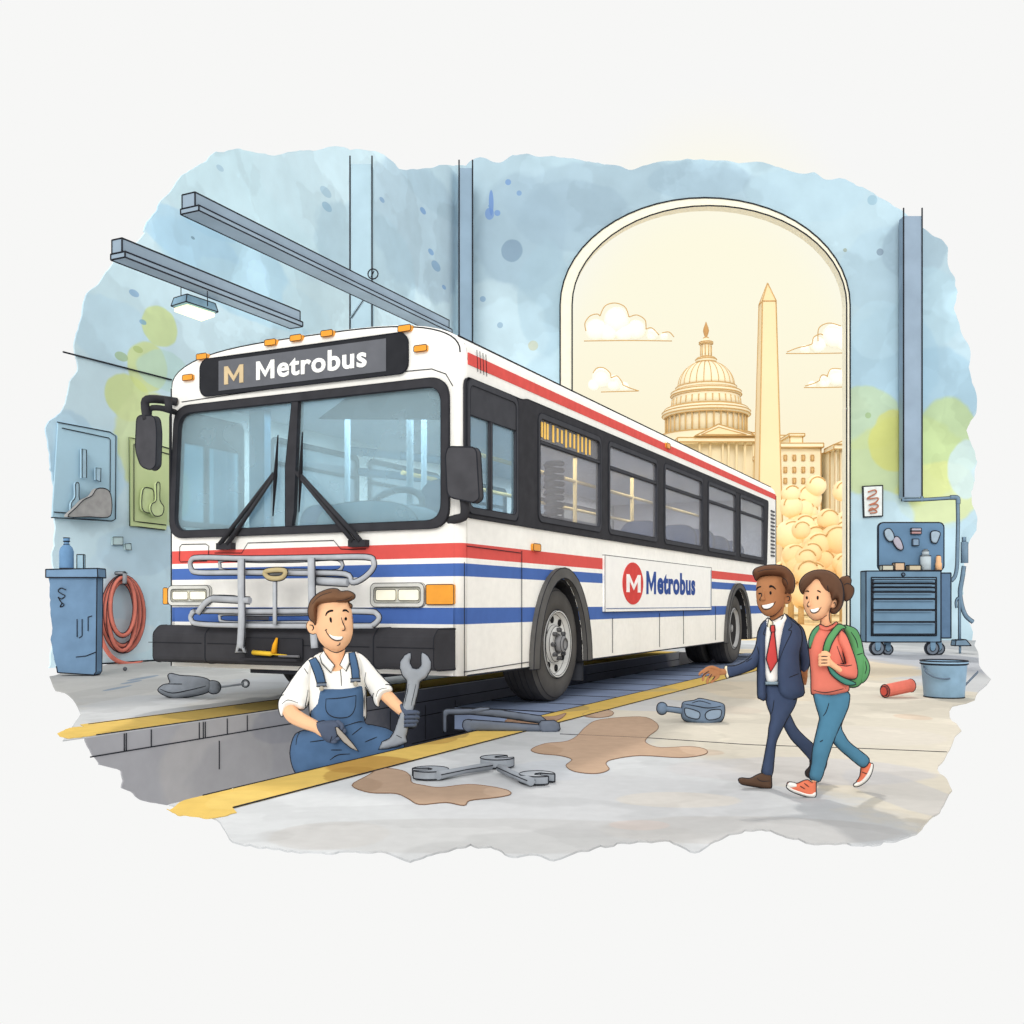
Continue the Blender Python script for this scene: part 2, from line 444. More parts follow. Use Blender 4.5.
# ================================================================ room
LX = loc(G(95, 665)).x                       # side wall plane, bus axes
corner = None
def lw(px, py): p = hit(px, py, 0, LX); return p
# back wall: faces the camera, meets the side wall at column 466
pc = hit(466, 604, 0, LX); DW = wld(pc).y
def bwall(px, py): q = W(px, py, DW); return (q.x, q.z)
def blob(px, py, r, col, st=.8, d=None, ry=None):
    d = d or DW; c = W(px, py, d); k = d/FPX; return (c, (r*k, r*k*2, (ry or r)*k), col, st)
SL, LB, DB, GR, YG = (150, 178, 196), (176, 208, 222), (128, 158, 182), (176, 196, 132), (205, 206, 92)
bw_blobs = [blob(500, 260, 95, (168, 196, 210), .7, ry=120), blob(640, 200, 150, (160, 188, 204), .75, ry=38), blob(520, 230, 45, SL, .55, ry=60), blob(575, 215, 60, SL, .55, ry=36),
            blob(700, 180, 50, (150, 180, 198), .5, ry=20), blob(800, 195, 60, (172, 203, 218), .7, ry=25), blob(490, 330, 60, (190, 215, 224), .7, ry=50), blob(545, 300, 26, (158, 190, 206), .5, ry=60),
            blob(880, 270, 40, (165, 197, 214), .6, ry=45), blob(915, 250, 34, SL, .5, ry=32), blob(930, 310, 36, (170, 205, 220), .7, ry=40), blob(895, 360, 45, (158, 196, 216), .7, ry=50),
            blob(940, 390, 40, (150, 190, 212), .7, ry=42), blob(880, 330, 30, (176, 210, 226), .7, ry=28), blob(870, 440, 32, (148, 186, 210), .6, ry=36), blob(865, 415, 36, (186, 208, 158), .75, ry=32),
            blob(900, 460, 60, (190, 207, 142), .85, ry=46), blob(945, 440, 32, (182, 205, 140), .85, ry=42), blob(893, 440, 26, YG, .75, ry=32), blob(935, 495, 40, (206, 214, 130), .75, ry=34),
            blob(870, 520, 44, (182, 211, 222), .8, ry=30), blob(965, 470, 20, (190, 214, 220), .8, ry=30), blob(855, 580, 40, (172, 205, 220), .8, ry=60), blob(960, 560, 40, (176, 208, 222), .8, ry=40)]
bw_blobs += [blob(491, 203, 2.4, (80, 130, 200), .8, ry=13), blob(489, 214, 4.5, (85, 135, 205), .7, ry=6)]
for (x, y, r, c) in [(489, 206, 1, (95, 145, 195)), (508, 182, 3, (90, 140, 200)), (519, 193, 2.6, (100, 145, 195)), (497, 213, 3, (90, 140, 205)), (512, 250, 11, (120, 150, 175)), (483, 299, 3, (120, 160, 195)),
                     (500, 325, 3, (130, 165, 190)), (533, 346, 5, (188, 190, 160)), (880, 252, 3.6, (120, 140, 160)), (872, 200, 5, (140, 180, 200)), (845, 250, 2, (150, 160, 140)), (868, 415, 3, (150, 180, 120))]:
    bw_blobs.append(blob(x, y, r, c, .75))
WALLM = wash_mat('wall_wash', (176, 205, 218), bw_blobs, bloom=.085, wob=.8, wscale=.22, grain=1.2, amt=.05, gain=1.08, sat=.86)
top = [(462, 168), (480, 159), (500, 161), (520, 158), (570, 162), (610, 168), (650, 166), (700, 160), (760, 165), (820, 176), (868, 190), (905, 215), (940, 240), (955, 280), (958, 320), (968, 352), (974, 400),
       (968, 430), (978, 462), (970, 492), (976, 530), (962, 565), (960, 600), (972, 636)]
topw = wob(top, 3, 5, 1, .045, closed=False)
by = HY+H*FPX/DW
outl = [(466, by)] + [(466, topw[0][1])]+[p for p in topw if p[0] > 467] + [(972, by)]
def arch(xl, xr, ya, spring, n=28):
    cx = (xl+xr)/2; a = (xr-xl)/2
    return [(cx+a*math.cos(math.pi*i/n), spring-(spring-ya)*math.sin(math.pi*i/n)) for i in range(n+1)]
inner = [(845.5, by)]+arch(572, 845.5, 207, 306)+[(572, by)]
outer = [(849, by)]+arch(560, 849, 199, 306)+[(560, by)]
bm = B(); lp = [bwall(x, y) for x, y in outl+outer]
prism(bm, [lp], FXZ, DW, DW+.35)
struct(obj('wall_back', bm, WALLM))
# arch surround
bm = B(); prism(bm, [[bwall(x, y) for x, y in outer[::-1]+inner]], FXZ, DW-.12, DW+.4)
r = .6*DW/FPX
for l in (outer, inner): tube(bm, [(*[bwall(x, y)[0]], DW-.14, bwall(x, y)[1]) for x, y in l], r*1.25, 1, 5)
struct(obj('trim_1', bm, [mat('arch_trim', (246, 240, 218), amt=.04), INK]))
# side wall, an irregular watercolour edge
ltop = [(466, 168), (440, 166), (420, 172), (400, 168), (375, 150), (335, 147), (300, 150), (285, 152), (262, 150), (240, 148), (215, 150), (200, 163), (180, 182), (158, 200), (147, 235), (125, 250), (105, 270),
        (88, 300), (76, 330), (75, 370), (66, 400), (50, 425), (46, 445), (48, 470), (56, 500), (52, 540), (56, 600), (52, 640), (50, 672)]
ltopw = wob(ltop, 3, 5, 5, .05, closed=False)
lo = [(466, by)]+[(466, ltopw[0][1])]+[p for p in ltopw if p[0] < 465]
uv = []
for x, y in lo:
    p = lw(x, y); uv.append((p.y, max(p.z, 0)))
uv.append((uv[-1][0], 0)); uv[0] = (uv[0][0], 0)
def lblob(px, py, r, col, st=.8, ry=None):
    c = wld(lw(px, py)); d = c.y; k = d/FPX; return (c, (r*k*1.4, r*k*2.0, (ry or r)*k), col, st)
lb = [lblob(250, 200, 70, (186, 216, 226), .7), lblob(230, 270, 55, (160, 200, 220), .75, 40), lblob(330, 200, 60, (188, 214, 224), .7, 50), lblob(420, 230, 50, SL, .6, 70), lblob(440, 190, 40, (150, 180, 196), .45, 30),
      lblob(370, 260, 50, (160, 192, 208), .6, 50), lblob(190, 240, 36, (156, 198, 222), .7, 26), lblob(210, 225, 22, (148, 194, 220), .5, 12), lblob(130, 290, 40, (180, 208, 218), .6, 40), lblob(115, 330, 30, (172, 204, 220), .7, 34),
      lblob(270, 300, 60, (170, 207, 224), .7, 26), lblob(340, 320, 50, (190, 216, 224), .7, 30), lblob(160, 326, 13, (192, 208, 130), .85, 20), lblob(148, 365, 14, (194, 208, 128), .85, 26), lblob(128, 395, 16, (196, 210, 124), .85, 24),
      lblob(165, 370, 20, (170, 206, 196), .6, 20), lblob(150, 440, 26, (200, 214, 150), .85, 50), lblob(165, 490, 20, (198, 214, 152), .8, 36), lblob(90, 470, 26, (172, 206, 224), .8, 40), lblob(70, 450, 18, (158, 194, 216), .6, 40),
      lblob(75, 520, 24, (186, 212, 222), .8, 22), lblob(150, 590, 50, (180, 208, 222), .8, 55), lblob(140, 550, 30, (166, 196, 214), .5, 24), lblob(110, 640, 40, (196, 214, 222), .7, 20)]
for (x, y, r, c) in [(134, 293, 3.6, (110, 155, 195)), (143, 322, 2.6, (95, 155, 195)), (122, 356, 4.6, (150, 178, 120)), (138, 349, 3.4, (165, 185, 110)), (193, 238, 1.5, (100, 130, 150)), (220, 168, 3, (150, 185, 205)),
                     (382, 200, 2.6, (110, 150, 190)), (423, 211, 3.2, (85, 135, 190)), (431, 252, 3, (90, 140, 190)), (436, 266, 5, (110, 150, 185)), (444, 287, 2.2, (95, 140, 190)), (327, 207, 4.5, (130, 170, 195)), (326, 192, 5, (150, 185, 205))]:
    lb.append(lblob(x, y, r, c, .75))
SIDEM = wash_mat('side_wall_wash', (186, 212, 222), lb, bloom=.12, wob=.8, wscale=.3, grain=1.5, amt=.05, gain=1.3, sat=.86)
bm = B(); prism(bm, [uv], FYZ, LX-.04, LX)
w = struct(obj('wall_left', bm, SIDEM))
for v in w.data.vertices: v.co = wld(v.co)

# ---- floor: the traced edge of the wash, cut by the service pit
fl = [(466, by), (200, by), (60, 672), (50, 676), (56, 690), (70, 700), (78, 712), (70, 722), (62, 735), (56, 745), (70, 752), (95, 765), (160, 800), (188, 812), (215, 820), (232, 842), (262, 851), (300, 854), (335, 852), (372, 855), (410, 860),
      (440, 852), (470, 846), (505, 855), (545, 856), (590, 852), (625, 840), (660, 842), (690, 850), (720, 842), (745, 828), (790, 838), (835, 846), (880, 842), (915, 832), (940, 812), (952, 790), (938, 770), (952, 750),
      (962, 730), (950, 712), (975, 700), (988, 680), (980, 660), (976, by)]
flw = wob(fl, 4, 5, 9, .05, closed=False)
flw = [p for p in flw if p[1] > by+.01 or p in ((466, by), (976, by))]
P3 = [loc(G(x, max(y, by))) for x, y in flw]+[loc(G(976, by)), loc(G(720, by))]
P2 = [(p.x, p.y) for p in P3]
PL, PR, PE = -2.1*H, .37*H, 13.2*H           # pit edges: far, near, end (bus axes)
def clip(poly, ax, val, sgn):
    out = []
    for i in range(len(poly)):
        a, b = poly[i-1], poly[i]; da, db = (a[ax]-val)*sgn, (b[ax]-val)*sgn
        if (da >= 0) != (db >= 0):
            t = da/(da-db); out.append((a[0]+(b[0]-a[0])*t, a[1]+(b[1]-a[1])*t))
        if db >= 0: out.append(b)
    return out
def wf(u, v, t): return wld((u, v, t))
FT = .012
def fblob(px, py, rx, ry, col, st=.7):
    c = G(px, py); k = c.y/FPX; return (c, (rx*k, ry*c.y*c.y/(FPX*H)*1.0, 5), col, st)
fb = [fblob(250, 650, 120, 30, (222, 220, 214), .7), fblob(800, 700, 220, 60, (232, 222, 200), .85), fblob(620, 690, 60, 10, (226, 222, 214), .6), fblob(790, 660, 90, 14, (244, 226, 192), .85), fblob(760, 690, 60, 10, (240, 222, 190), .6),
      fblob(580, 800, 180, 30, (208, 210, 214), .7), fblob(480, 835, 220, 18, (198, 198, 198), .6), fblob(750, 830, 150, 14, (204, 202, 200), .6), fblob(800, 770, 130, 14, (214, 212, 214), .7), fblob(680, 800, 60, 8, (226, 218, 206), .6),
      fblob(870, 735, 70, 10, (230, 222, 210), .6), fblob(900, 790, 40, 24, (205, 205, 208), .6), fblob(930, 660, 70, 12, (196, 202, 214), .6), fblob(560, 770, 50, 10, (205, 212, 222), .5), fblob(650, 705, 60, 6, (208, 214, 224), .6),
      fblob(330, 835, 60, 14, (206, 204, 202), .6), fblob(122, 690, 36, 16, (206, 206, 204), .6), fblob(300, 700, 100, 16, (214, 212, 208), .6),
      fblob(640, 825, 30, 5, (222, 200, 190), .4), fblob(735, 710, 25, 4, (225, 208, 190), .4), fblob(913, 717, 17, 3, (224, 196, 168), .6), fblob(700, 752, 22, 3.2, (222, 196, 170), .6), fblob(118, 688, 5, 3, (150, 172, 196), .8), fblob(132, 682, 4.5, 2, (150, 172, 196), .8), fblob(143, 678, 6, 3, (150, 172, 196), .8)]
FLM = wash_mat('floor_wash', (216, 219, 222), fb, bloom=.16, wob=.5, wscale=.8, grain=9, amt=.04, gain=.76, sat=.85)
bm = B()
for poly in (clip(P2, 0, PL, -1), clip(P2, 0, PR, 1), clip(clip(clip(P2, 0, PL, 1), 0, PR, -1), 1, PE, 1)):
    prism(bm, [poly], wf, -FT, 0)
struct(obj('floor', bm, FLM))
# ---- pit walls and bottom
def fpit(px, py): p = hit(px, py, 0, PL); return (p.y, p.z)
edge = wob([(86, 741), (99, 767), (121, 771), (122, 788), (141, 801), (167, 806), (192, 801), (215, 812)], 3, 3, 3, .07, closed=False)
pw = [(fpit(x, y)) for x, y in edge]; pw = [(a, max(b, -1.05*H)) for a, b in pw]
pw += [(lambda q: (q[0], max(q[1], -1.05*H)))(fpit(x, y)) for x, y in ((232, 832), (262, 842), (300, 843), (360, 846), (420, 848), (470, 838))]
pw = [(pw[0][0], -FT)]+pw+[(PE, pw[-1][1]), (PE, -FT)]
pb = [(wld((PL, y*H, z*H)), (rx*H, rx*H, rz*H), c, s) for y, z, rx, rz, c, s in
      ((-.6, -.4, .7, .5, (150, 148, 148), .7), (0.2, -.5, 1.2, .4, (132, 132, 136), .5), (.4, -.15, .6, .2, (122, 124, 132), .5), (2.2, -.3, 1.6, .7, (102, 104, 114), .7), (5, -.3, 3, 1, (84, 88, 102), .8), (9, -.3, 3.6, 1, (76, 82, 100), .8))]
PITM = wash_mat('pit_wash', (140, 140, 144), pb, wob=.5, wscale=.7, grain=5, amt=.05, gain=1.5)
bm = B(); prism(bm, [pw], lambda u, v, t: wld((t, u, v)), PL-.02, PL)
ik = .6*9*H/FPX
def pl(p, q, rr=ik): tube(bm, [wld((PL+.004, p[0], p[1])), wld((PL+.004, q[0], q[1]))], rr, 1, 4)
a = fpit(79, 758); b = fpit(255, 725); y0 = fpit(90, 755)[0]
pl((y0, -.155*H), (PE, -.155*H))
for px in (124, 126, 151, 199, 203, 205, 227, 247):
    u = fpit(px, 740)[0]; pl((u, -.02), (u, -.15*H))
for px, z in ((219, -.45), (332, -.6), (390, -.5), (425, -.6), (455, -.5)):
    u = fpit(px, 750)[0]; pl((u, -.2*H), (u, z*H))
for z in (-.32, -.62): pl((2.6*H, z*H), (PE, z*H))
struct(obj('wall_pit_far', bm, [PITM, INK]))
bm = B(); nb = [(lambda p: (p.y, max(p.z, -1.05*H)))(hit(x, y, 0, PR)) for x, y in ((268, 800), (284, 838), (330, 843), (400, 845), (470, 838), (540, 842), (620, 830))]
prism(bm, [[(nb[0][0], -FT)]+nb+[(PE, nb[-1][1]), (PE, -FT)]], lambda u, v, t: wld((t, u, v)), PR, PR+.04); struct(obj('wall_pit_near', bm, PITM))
bm = B(); prism(bm, [[(PL, -1.05*H), (PR, -1.05*H), (PR, -FT), (PL, -FT)]], lambda u, v, t: wld((u, t, v)), PE, PE+.15); struct(obj('wall_pit_end', bm, PITM))
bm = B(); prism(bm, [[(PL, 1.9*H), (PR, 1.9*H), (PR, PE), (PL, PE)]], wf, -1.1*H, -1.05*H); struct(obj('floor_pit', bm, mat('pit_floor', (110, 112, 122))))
# added ledge under the near wheels, dark to stand for pit and bus shade
bm = B(); prism(bm, [[(-.72*H, 1.15*H), (PR-.004, 1.15*H), (PR-.004, PE-.01), (-.72*H, PE-.01)]], wf, -.22*H, -.002)
ink_edges(bm, ik)
for yy in np.arange(1.9, 13, .9): tube(bm, [wld((-.7*H, yy*H, 0)), wld((PR-.03, yy*H, 0))], ik*.8, 1, 4)
struct(obj('floor_wheel_ledge', bm, [mat('ledge_shade', (128, 142, 170), amt=.16, scale=2), INK]))
# ---- yellow safety lines
def yel(name, pts, seed, blobs):
    bm = B(); prism(bm, [pts], wf, .0005, .006)
    for l in inks: tube(bm, [wld((*p, .008)) for p in l], ik*.8, 1, 4)
    m = wash_mat(name+'_paint', (244, 208, 118), blobs, wob=.5, wscale=2.2, grain=6, amt=.07, gain=.74)
    struct(obj(name, bm, [m, INK]))
def gl(x, y): p = loc(G(x, y)); return (p.x, p.y)
yl = wob([(196, 797), (176, 803), (166, 811), (180, 818), (215, 818), (240, 814)], 3, 2.2, 8, .1, closed=False)
near = [gl(*p) for p in yl]; near = [(max(x, PR), y) for x, y in near]
X2 = .73*H; inks = [[(PR+.004, gl(208, 797)[1]), (PR+.004, PE)], [(X2, gl(254, 811)[1]), (X2, 9*H), (.55*H, PE)]]
yb = [fblob(370, 765, 42, 9, (196, 152, 82), .8), fblob(350, 775, 26, 8, (190, 148, 80), .6), fblob(430, 740, 26, 5, (204, 164, 92), .7), fblob(455, 735, 14, 4, (190, 160, 100), .7), fblob(520, 722, 18, 6, (168, 140, 120), .7), fblob(560, 708, 30, 4, (186, 164, 118), .6), fblob(240, 800, 30, 10, (248, 216, 130), .6),
      fblob(640, 690, 40, 2, (206, 188, 140), .6)]
yel('trim_2', near+[(X2, gl(254, 811)[1]), (X2, 9*H), (.55*H, PE), (PR, PE)], 3, yb)
yl = wob([(92, 736), (70, 738), (58, 735), (66, 730), (84, 727), (78, 724)], 2, 2, 12, .1, closed=False)
far = [gl(*p) for p in yl]; inks = [[(PL-.004, gl(102, 736)[1]), (PL-.004, PE)], [(-2.72*H, gl(78, 724)[1]), (-2.72*H, PE)]]
far = [(min(x, PL), y) for x, y in far]
yb = [fblob(235, 711, 70, 9, (204, 176, 104), .85), fblob(120, 722, 30, 7, (242, 206, 122), .5), fblob(280, 702, 40, 8, (176, 156, 100), .8)]
yel('trim_3', far+[(-2.72*H, PE), (PL, PE)], 4, yb)
# expansion joint in the floor, skirting line along the side wall
bm = B(); tube(bm, [G(x, y, .002) for x, y in ((560, 734), (650, 738), (738, 744), (755, 745), (850, 748), (947, 752))], .0045, 0, 4); struct(obj('trim_4', bm, INK))
bm = B(); tube(bm, [wld((LX+.02, p.y, .02)) for p in (lw(88, 665), lw(120, 663), lw(170, 660))], .018, 0, 4); struct(obj('baseboard_left', bm, INK))
# ---- stains
def stain(pts, label, col, hgt=.004):
    q = [(x, y) for x, y in cat2(pts, 4)]; p3 = [loc(G(x, y)) for x, y in q]
    bm = B(); prism(bm, [[(p.x, p.y) for p in p3]], wf, .0062 if hgt > .004 else .0008, .007+hgt if hgt > .004 else hgt)
    tube(bm, [wld((p.x, p.y, hgt+(.007 if hgt > .004 else 0))) for p in p3], .004, 1, 4, closed=True)
    o = obj('oil_puddle', bm, [wash_mat('oil'+str(len(MATS)), col, [fblob(pts[0][0], pts[0][1], 30, 8, tuple(c-14 for c in col), .7), fblob(pts[len(pts)//2][0], pts[len(pts)//2][1], 26, 7, tuple(min(255, c+14) for c in col), .7)], wob=.6, wscale=2.5, grain=8, amt=.06),
                                 mat('stain_edge', (132, 104, 84))]); tag(o, label, 'oil stain')
stain([(531, 750), (545, 744), (565, 742), (576, 737), (586, 727), (600, 720), (640, 717), (655, 722), (658, 729), (648, 737), (646, 743), (660, 748), (690, 747), (706, 750), (704, 755), (680, 758), (640, 756), (612, 760), (606, 764), (609, 770), (596, 774), (575, 772), (566, 766), (572, 760), (560, 756), (540, 754)],
      'large brown oil puddle spread over the joint in the floor', (184, 158, 136))
stain([(583, 714), (592, 711), (604, 710), (613, 712), (611, 716), (598, 718), (586, 717)], 'smallest brown oil spot between yellow line and large puddle', (182, 156, 134))
stain([(352, 786), (366, 777), (382, 769), (402, 771), (410, 776), (412, 783), (424, 786), (440, 788), (468, 785), (490, 787), (508, 791), (510, 795), (496, 798), (470, 801), (464, 806), (446, 803), (420, 805), (408, 799), (396, 794), (370, 793)],
      'brown oil puddle beside the yellow line, under the joined wrenches', (172, 148, 128))
stain([(505, 722), (515, 718), (526, 721), (540, 718), (555, 717), (566, 714), (560, 720), (545, 725), (528, 728), (512, 727)], 'dark oil smear on the yellow line below the bus front wheel', (160, 132, 112), .0045)

# ---- roof beams along the hall, with columns
def beam(pts_top, ytop_near, ptn, ptf, off, label_dummy):
    pass
def beam_along(xl, za, zb, w, ya, yb_, n):
    bm = B(); x = xl
    prism(bm, [[(x, za), (x+w, za), (x+w, zb), (x, zb)]], lambda u, v, t: wld((u, t, v)), ya, yb_)
    prism(bm, [[(x-.12*w, za-.05*H), (x+w*1.3, za-.05*H), (x+w*1.3, za), (x-.12*w, za)]], lambda u, v, t: wld((u, t, v)), ya, yb_)
    ink_edges(bm, ik*1.5)
    o = struct(obj('trim_%d' % n, bm, [mat('beam_paint', (152, 170, 186), amt=.12, scale=1.2), INK])); return o
bx = loc(W(300, 200, 20)).x
def beam_from(px0, pyt, pyb, px1, zt, n, w):
    """beam whose near end shows at (px0, pyt..pyb); its top runs at height zt"""
    d = (zt-H)*FPX/(HY-pyt); p = loc(W(px0, pyt, d)); zb = H+(HY-pyb)/FPX*d
    # far end: where the beam's top edge reaches column px1
    o = loc(CAM); q = hit(px1, 400, 0, p.x)
    return beam_along(p.x-w, zb, zt, w, p.y, q.y, n), p.x, zb, zt
b1 = beam_from(195, 192, 206, 449, 4.9*H, 5, .16*H)
b2 = beam_from(122, 238, 252, 300, 4.2*H, 6, .12*H)
# thin rail on the side wall
bm = B(); tube(bm, [wld((LX+.03, p.y, p.z)) for p in (lw(62, 352), lw(171, 380))], .02, 0, 4); struct(obj('trim_7', bm, INK))
def column(x0, x1, yt, d, n, yb_=None, col=(160, 190, 206), side=False):
    bm = B()
    a, c = W(x0, yt, d), W(x1, yt, d); z0 = 0 if yb_ is None else W(0, yb_, d).z
    box(bm, (a.x, d, z0), (c.x, d+.45, a.z)); k = d/FPX
    for xx in (a.x, c.x): tube(bm, [(xx, d-.01, z0), (xx, d-.01, a.z+8*k)], .8*k, 1, 5)
    return struct(obj('trim_%d' % n, bm, [mat('column_paint_%d' % n, col, amt=.12, scale=.8), INK]))
column(350, 372, 164, DW-11, 8, col=(180, 207, 220)); column(459, 472.5, 168, DW-1.2, 9, col=(146, 168, 186)); column(903.5, 922, 216, DW-.6, 10, yb_=497, col=(148, 166, 184))
# brace and ring where the column meets the beam
d = DW-12; bm = B(); k = d/FPX
tube(bm, [W(351, 318, d), W(368, 293, d)], 1.6*k, 0, 6); tube(bm, [W(351, 318, d-.05), W(368, 293, d-.05)], .4*k, 1, 4)
ring = [W(373+5*math.cos(t), 274-5*math.sin(t), d) for t in np.linspace(0, 2*math.pi, 16, endpoint=False)]; tube(bm, ring, .7*k, 1, 5, closed=True); tube(bm, [W(371, 277, d), W(374, 271, d)], .6*k, 1, 4)
struct(obj('trim_11', bm, [mat('brace_paint', (168, 192, 206)), INK]))
# hanging strip lamp under beam
t = thing('pendant_lamp', 'blue metal strip light with glowing cream diffuser hanging under the roof beam', 'ceiling light')
d = wld(hit(195, 285, 0, b2[1]-.06*H)).y; k = d/FPX; bm = B()
up = [(172, 297), (186, 296), (218, 309), (216, 314), (203, 317.5), (171, 307)]
A_, B_, Cc, Dd = W(171, 306, d*1.013), W(186, 301.5, d), W(218, 312, d*1.034), W(202.5, 317.5, d*1.052)
lamp = [A_, B_, Cc, Dd]; hh = Vector((0, 0, 8.5*k))
vv = [bm.verts.new(p) for p in lamp]+[bm.verts.new(p*.88+sum(lamp, Vector())*.03+hh) for p in lamp]
for f in ((0, 1, 2, 3), (4, 5, 6, 7), (0, 1, 5, 4), (1, 2, 6, 5), (2, 3, 7, 6), (3, 0, 4, 7)): bm.faces.new([vv[i] for i in f])
ink_edges(bm, .6*k); obj('lamp_housing', bm, [mat('lamp_blue', (150, 185, 205)), INK], t)
bm = B(); mid = sum(lamp, Vector())/4; q = [mid+(p-mid)*.86-Vector((0, 0, .02)) for p in lamp]; q2 = [p-Vector((0, 0, .05)) for p in q]
vv = [bm.verts.new(p) for p in q+q2]
for f in ((0, 1, 2, 3), (4, 5, 6, 7), (0, 1, 5, 4), (1, 2, 6, 5), (2, 3, 7, 6), (3, 0, 4, 7)): bm.faces.new([vv[i] for i in f])
obj('diffuser', bm, [mat('lamp_glow', (250, 242, 200), emit=.9), INK], t)
for (x, y1, y0_, dd) in ((181, 298, 280, .2), (207.5, 306, 291, -.1)):
    bm = B(); tube(bm, [W(x, y1, d+dd), W(x, y0_, d+dd)], .5*k, 0, 5); obj('suspension_rod', bm, INK, t)
# ================================================================ the bus
BW = 3.29*H; BL = 12.75*H; ZB = S(465, 676)[1]
bus = thing('transit_bus', 'white city bus with red and blue stripes parked over the service pit', 'bus', BO, -TH)
BIK = .75*9*H/FPX
WH = (252, 250, 244)
def stripe_mat():
    m, g, out = base_mat('bus_paint'); tc = g.new('ShaderNodeTexCoord'); sx = g.new('ShaderNodeSeparateXYZ'); g.link(tc.outputs['Object'], sx.inputs[0])
    dv = g.new('ShaderNodeMath', operation='DIVIDE'); dv.inputs[1].default_value = 4*H; g.link(sx.outputs[2], dv.inputs[0])
    cr = g.new('ShaderNodeValToRGB'); cr.color_ramp.interpolation = 'CONSTANT'; g.link(dv.outputs[0], cr.inputs[0])
    R_, B_ = (222, 90, 84), (76, 110, 180)
    st = [(0, WH), (.823, B_), (.958, WH), (1.219, B_), (1.337, WH), (1.379, R_), (1.505, WH)]
    el = cr.color_ramp.elements
    el[0].position = 0; el[0].color = rgb(WH); el[1].position = .823/4; el[1].color = rgb(B_)
    for z, c in st[2:]: e = el.new(z/4); e.color = rgb(c)
    b = g.new('ShaderNodeBsdfPrincipled'); b.inputs['Roughness'].default_value = .8; b.inputs['Specular IOR Level'].default_value = .15
    g.link(mottle(g, mottle(g, cr.outputs[0], 1.2, .05), 9, .04), b.inputs['Base Color']); g.link(b.outputs[0], out.inputs[0]); return m
PAINT = stripe_mat(); BLK = mat('gasket_black', (58, 58, 62), amt=.15); CHAR = mat('bumper_charcoal', (62, 62, 66), amt=.18, scale=3)
WHITE = mat('bus_white', WH, amt=.05); RED = mat('bus_red', (224, 92, 86)); AMB = mat('amber_lens', (240, 160, 48), spec=.4, rough=.4)
GLF = glass_mat('windshield_glass', (206, 230, 238), (218, 237, 243), .27); GLS = glass_mat('side_glass', (200, 198, 200), (228, 230, 234), .26)
GLD = glass_mat('driver_glass', (190, 216, 228), (214, 230, 238), .26)
ZT = 3.12*H; ZC = 3.47*H; ZSH = S(463, 378)[1]
# window band in side coordinates
def col_y(px): return S(px, 500)[0]
zs = S(463, 517)[1]                         # sill of the window band
zh = S(463, 374)[1]                         # head of the window band
def side_rect(px0, px1, z0, z1, r=.06*H): return rrect(col_y(px0), z0, col_y(px1), z1, r)
w2t = S(536, 411)[1]; w2b = S(536, 524)[1]
w3t, w3b = S(608, 438)[1], S(608, 536)[1]
WZ0, WZ1 = 1.80*H, 2.865*H
wins = [(465, 516), (536, 599.5), (606.5, 656), (662.5, 701.5), (706.5, 735), (738.5, 763)]
# wheel arches
cyF = S(554, 640)[0]; cyR = S(737, 620)[0]; RW = .59*H
def archpts(c, a, zt, z0, n=14, sq=1.0): return [(c+a*math.cos(math.pi*i/n), z0+(zt-z0)*math.sin(math.pi*i/n)**sq) for i in range(n+1)]
aF = (S(583, 640)[0]-S(535, 640)[0])/2; aR = aF*.97
zaF = S(560, 578)[1]; zaR = zaF
cF = (S(583, 640)[0]+S(535, 640)[0])/2
cR = (S(747.5, 620)[0]+S(725.5, 620)[0])/2
aR = (S(747.5, 620)[0]-S(725.5, 620)[0])/2
y0s = .09*H
def side_outline():
    o = [(y0s, ZB)]
    o += [(y, z) for y, z in archpts(cF, aF, zaF, ZB)][::-1]
    o += [(y, z) for y, z in archpts(cR, aR, zaR, ZB)][::-1]
    o += [(BL-y0s, ZB), (BL-y0s, ZT), (y0s, ZT)]
    return o
driver = side_rect(463.5, 518, S(463, 518)[1], S(463, 374)[1])
wz0, wz1 = WZ0, WZ1
holes = [side_rect(464.5, 516.5, S(465, 513)[1], S(465, 377)[1], .05*H)]+[side_rect(a, b, wz0, wz1, .09*H) for a, b in wins[1:]]
def roofprof(n=22, inset=0):
    a = BW/2-inset; out = []
    for i in range(n+1):
        t = math.pi*i/n; c, s_ = math.cos(t), math.sin(t)
        out.append((-BW/2+a*math.copysign(abs(c)**(2/3.2), c), ZT+(ZC-inset-ZT)*abs(s_)**(2/2.3)))
    return out
# near side and far side
for x0, nm in ((-.04*H, 'side_panel'), (-BW, 'side_panel')):
    bm = B(); prism(bm, [side_outline()]+holes, FYZ, x0, x0+.04*H); o = obj(nm, bm, [PAINT, INK], bus)
# nose and tail rings (rounded edges)
def ring(ins, y):
    rp = roofprof(22, ins)
    pts = [(-ins, ZB), (-ins, 1.5*H), (-ins, ZT-.01)]+rp[1:-1]+[(-BW+ins, ZT-.01), (-BW+ins, 1.5*H), (-BW+ins, ZB)]
    return [(x, y, z) for x, z in pts]
def ringloft(bm, rings):
    vr = [[bm.verts.new(p) for p in r_] for r_ in rings]
    for a, b in zip(vr, vr[1:]):
        for i in range(len(a)-1):
            f = bm.faces.new((a[i], a[i+1], b[i+1], b[i])); f.smooth = True
        f = bm.faces.new((a[-1], a[0], b[0], b[-1]))
wsx0, wsx1 = F(172.5, 470)[0], F(449, 450)[0]
wsz0 = (F(171.5, 534)[1]+F(449, 529)[1])/2; wsz1 = (F(181.5, 408)[1]+F(447, 380)[1])/2
ws = rpoly([(wsx0, wsz0), (wsx1+.02, wsz0), (wsx1, wsz1), (wsx0+.07*H, wsz1)], .17*H, 6)
ins = .085*H
fr_o = [(x, z) for x, y, z in ring(ins, 0)]
bm = B(); prism(bm, [fr_o, ws], FXZ, 0, .05*H)
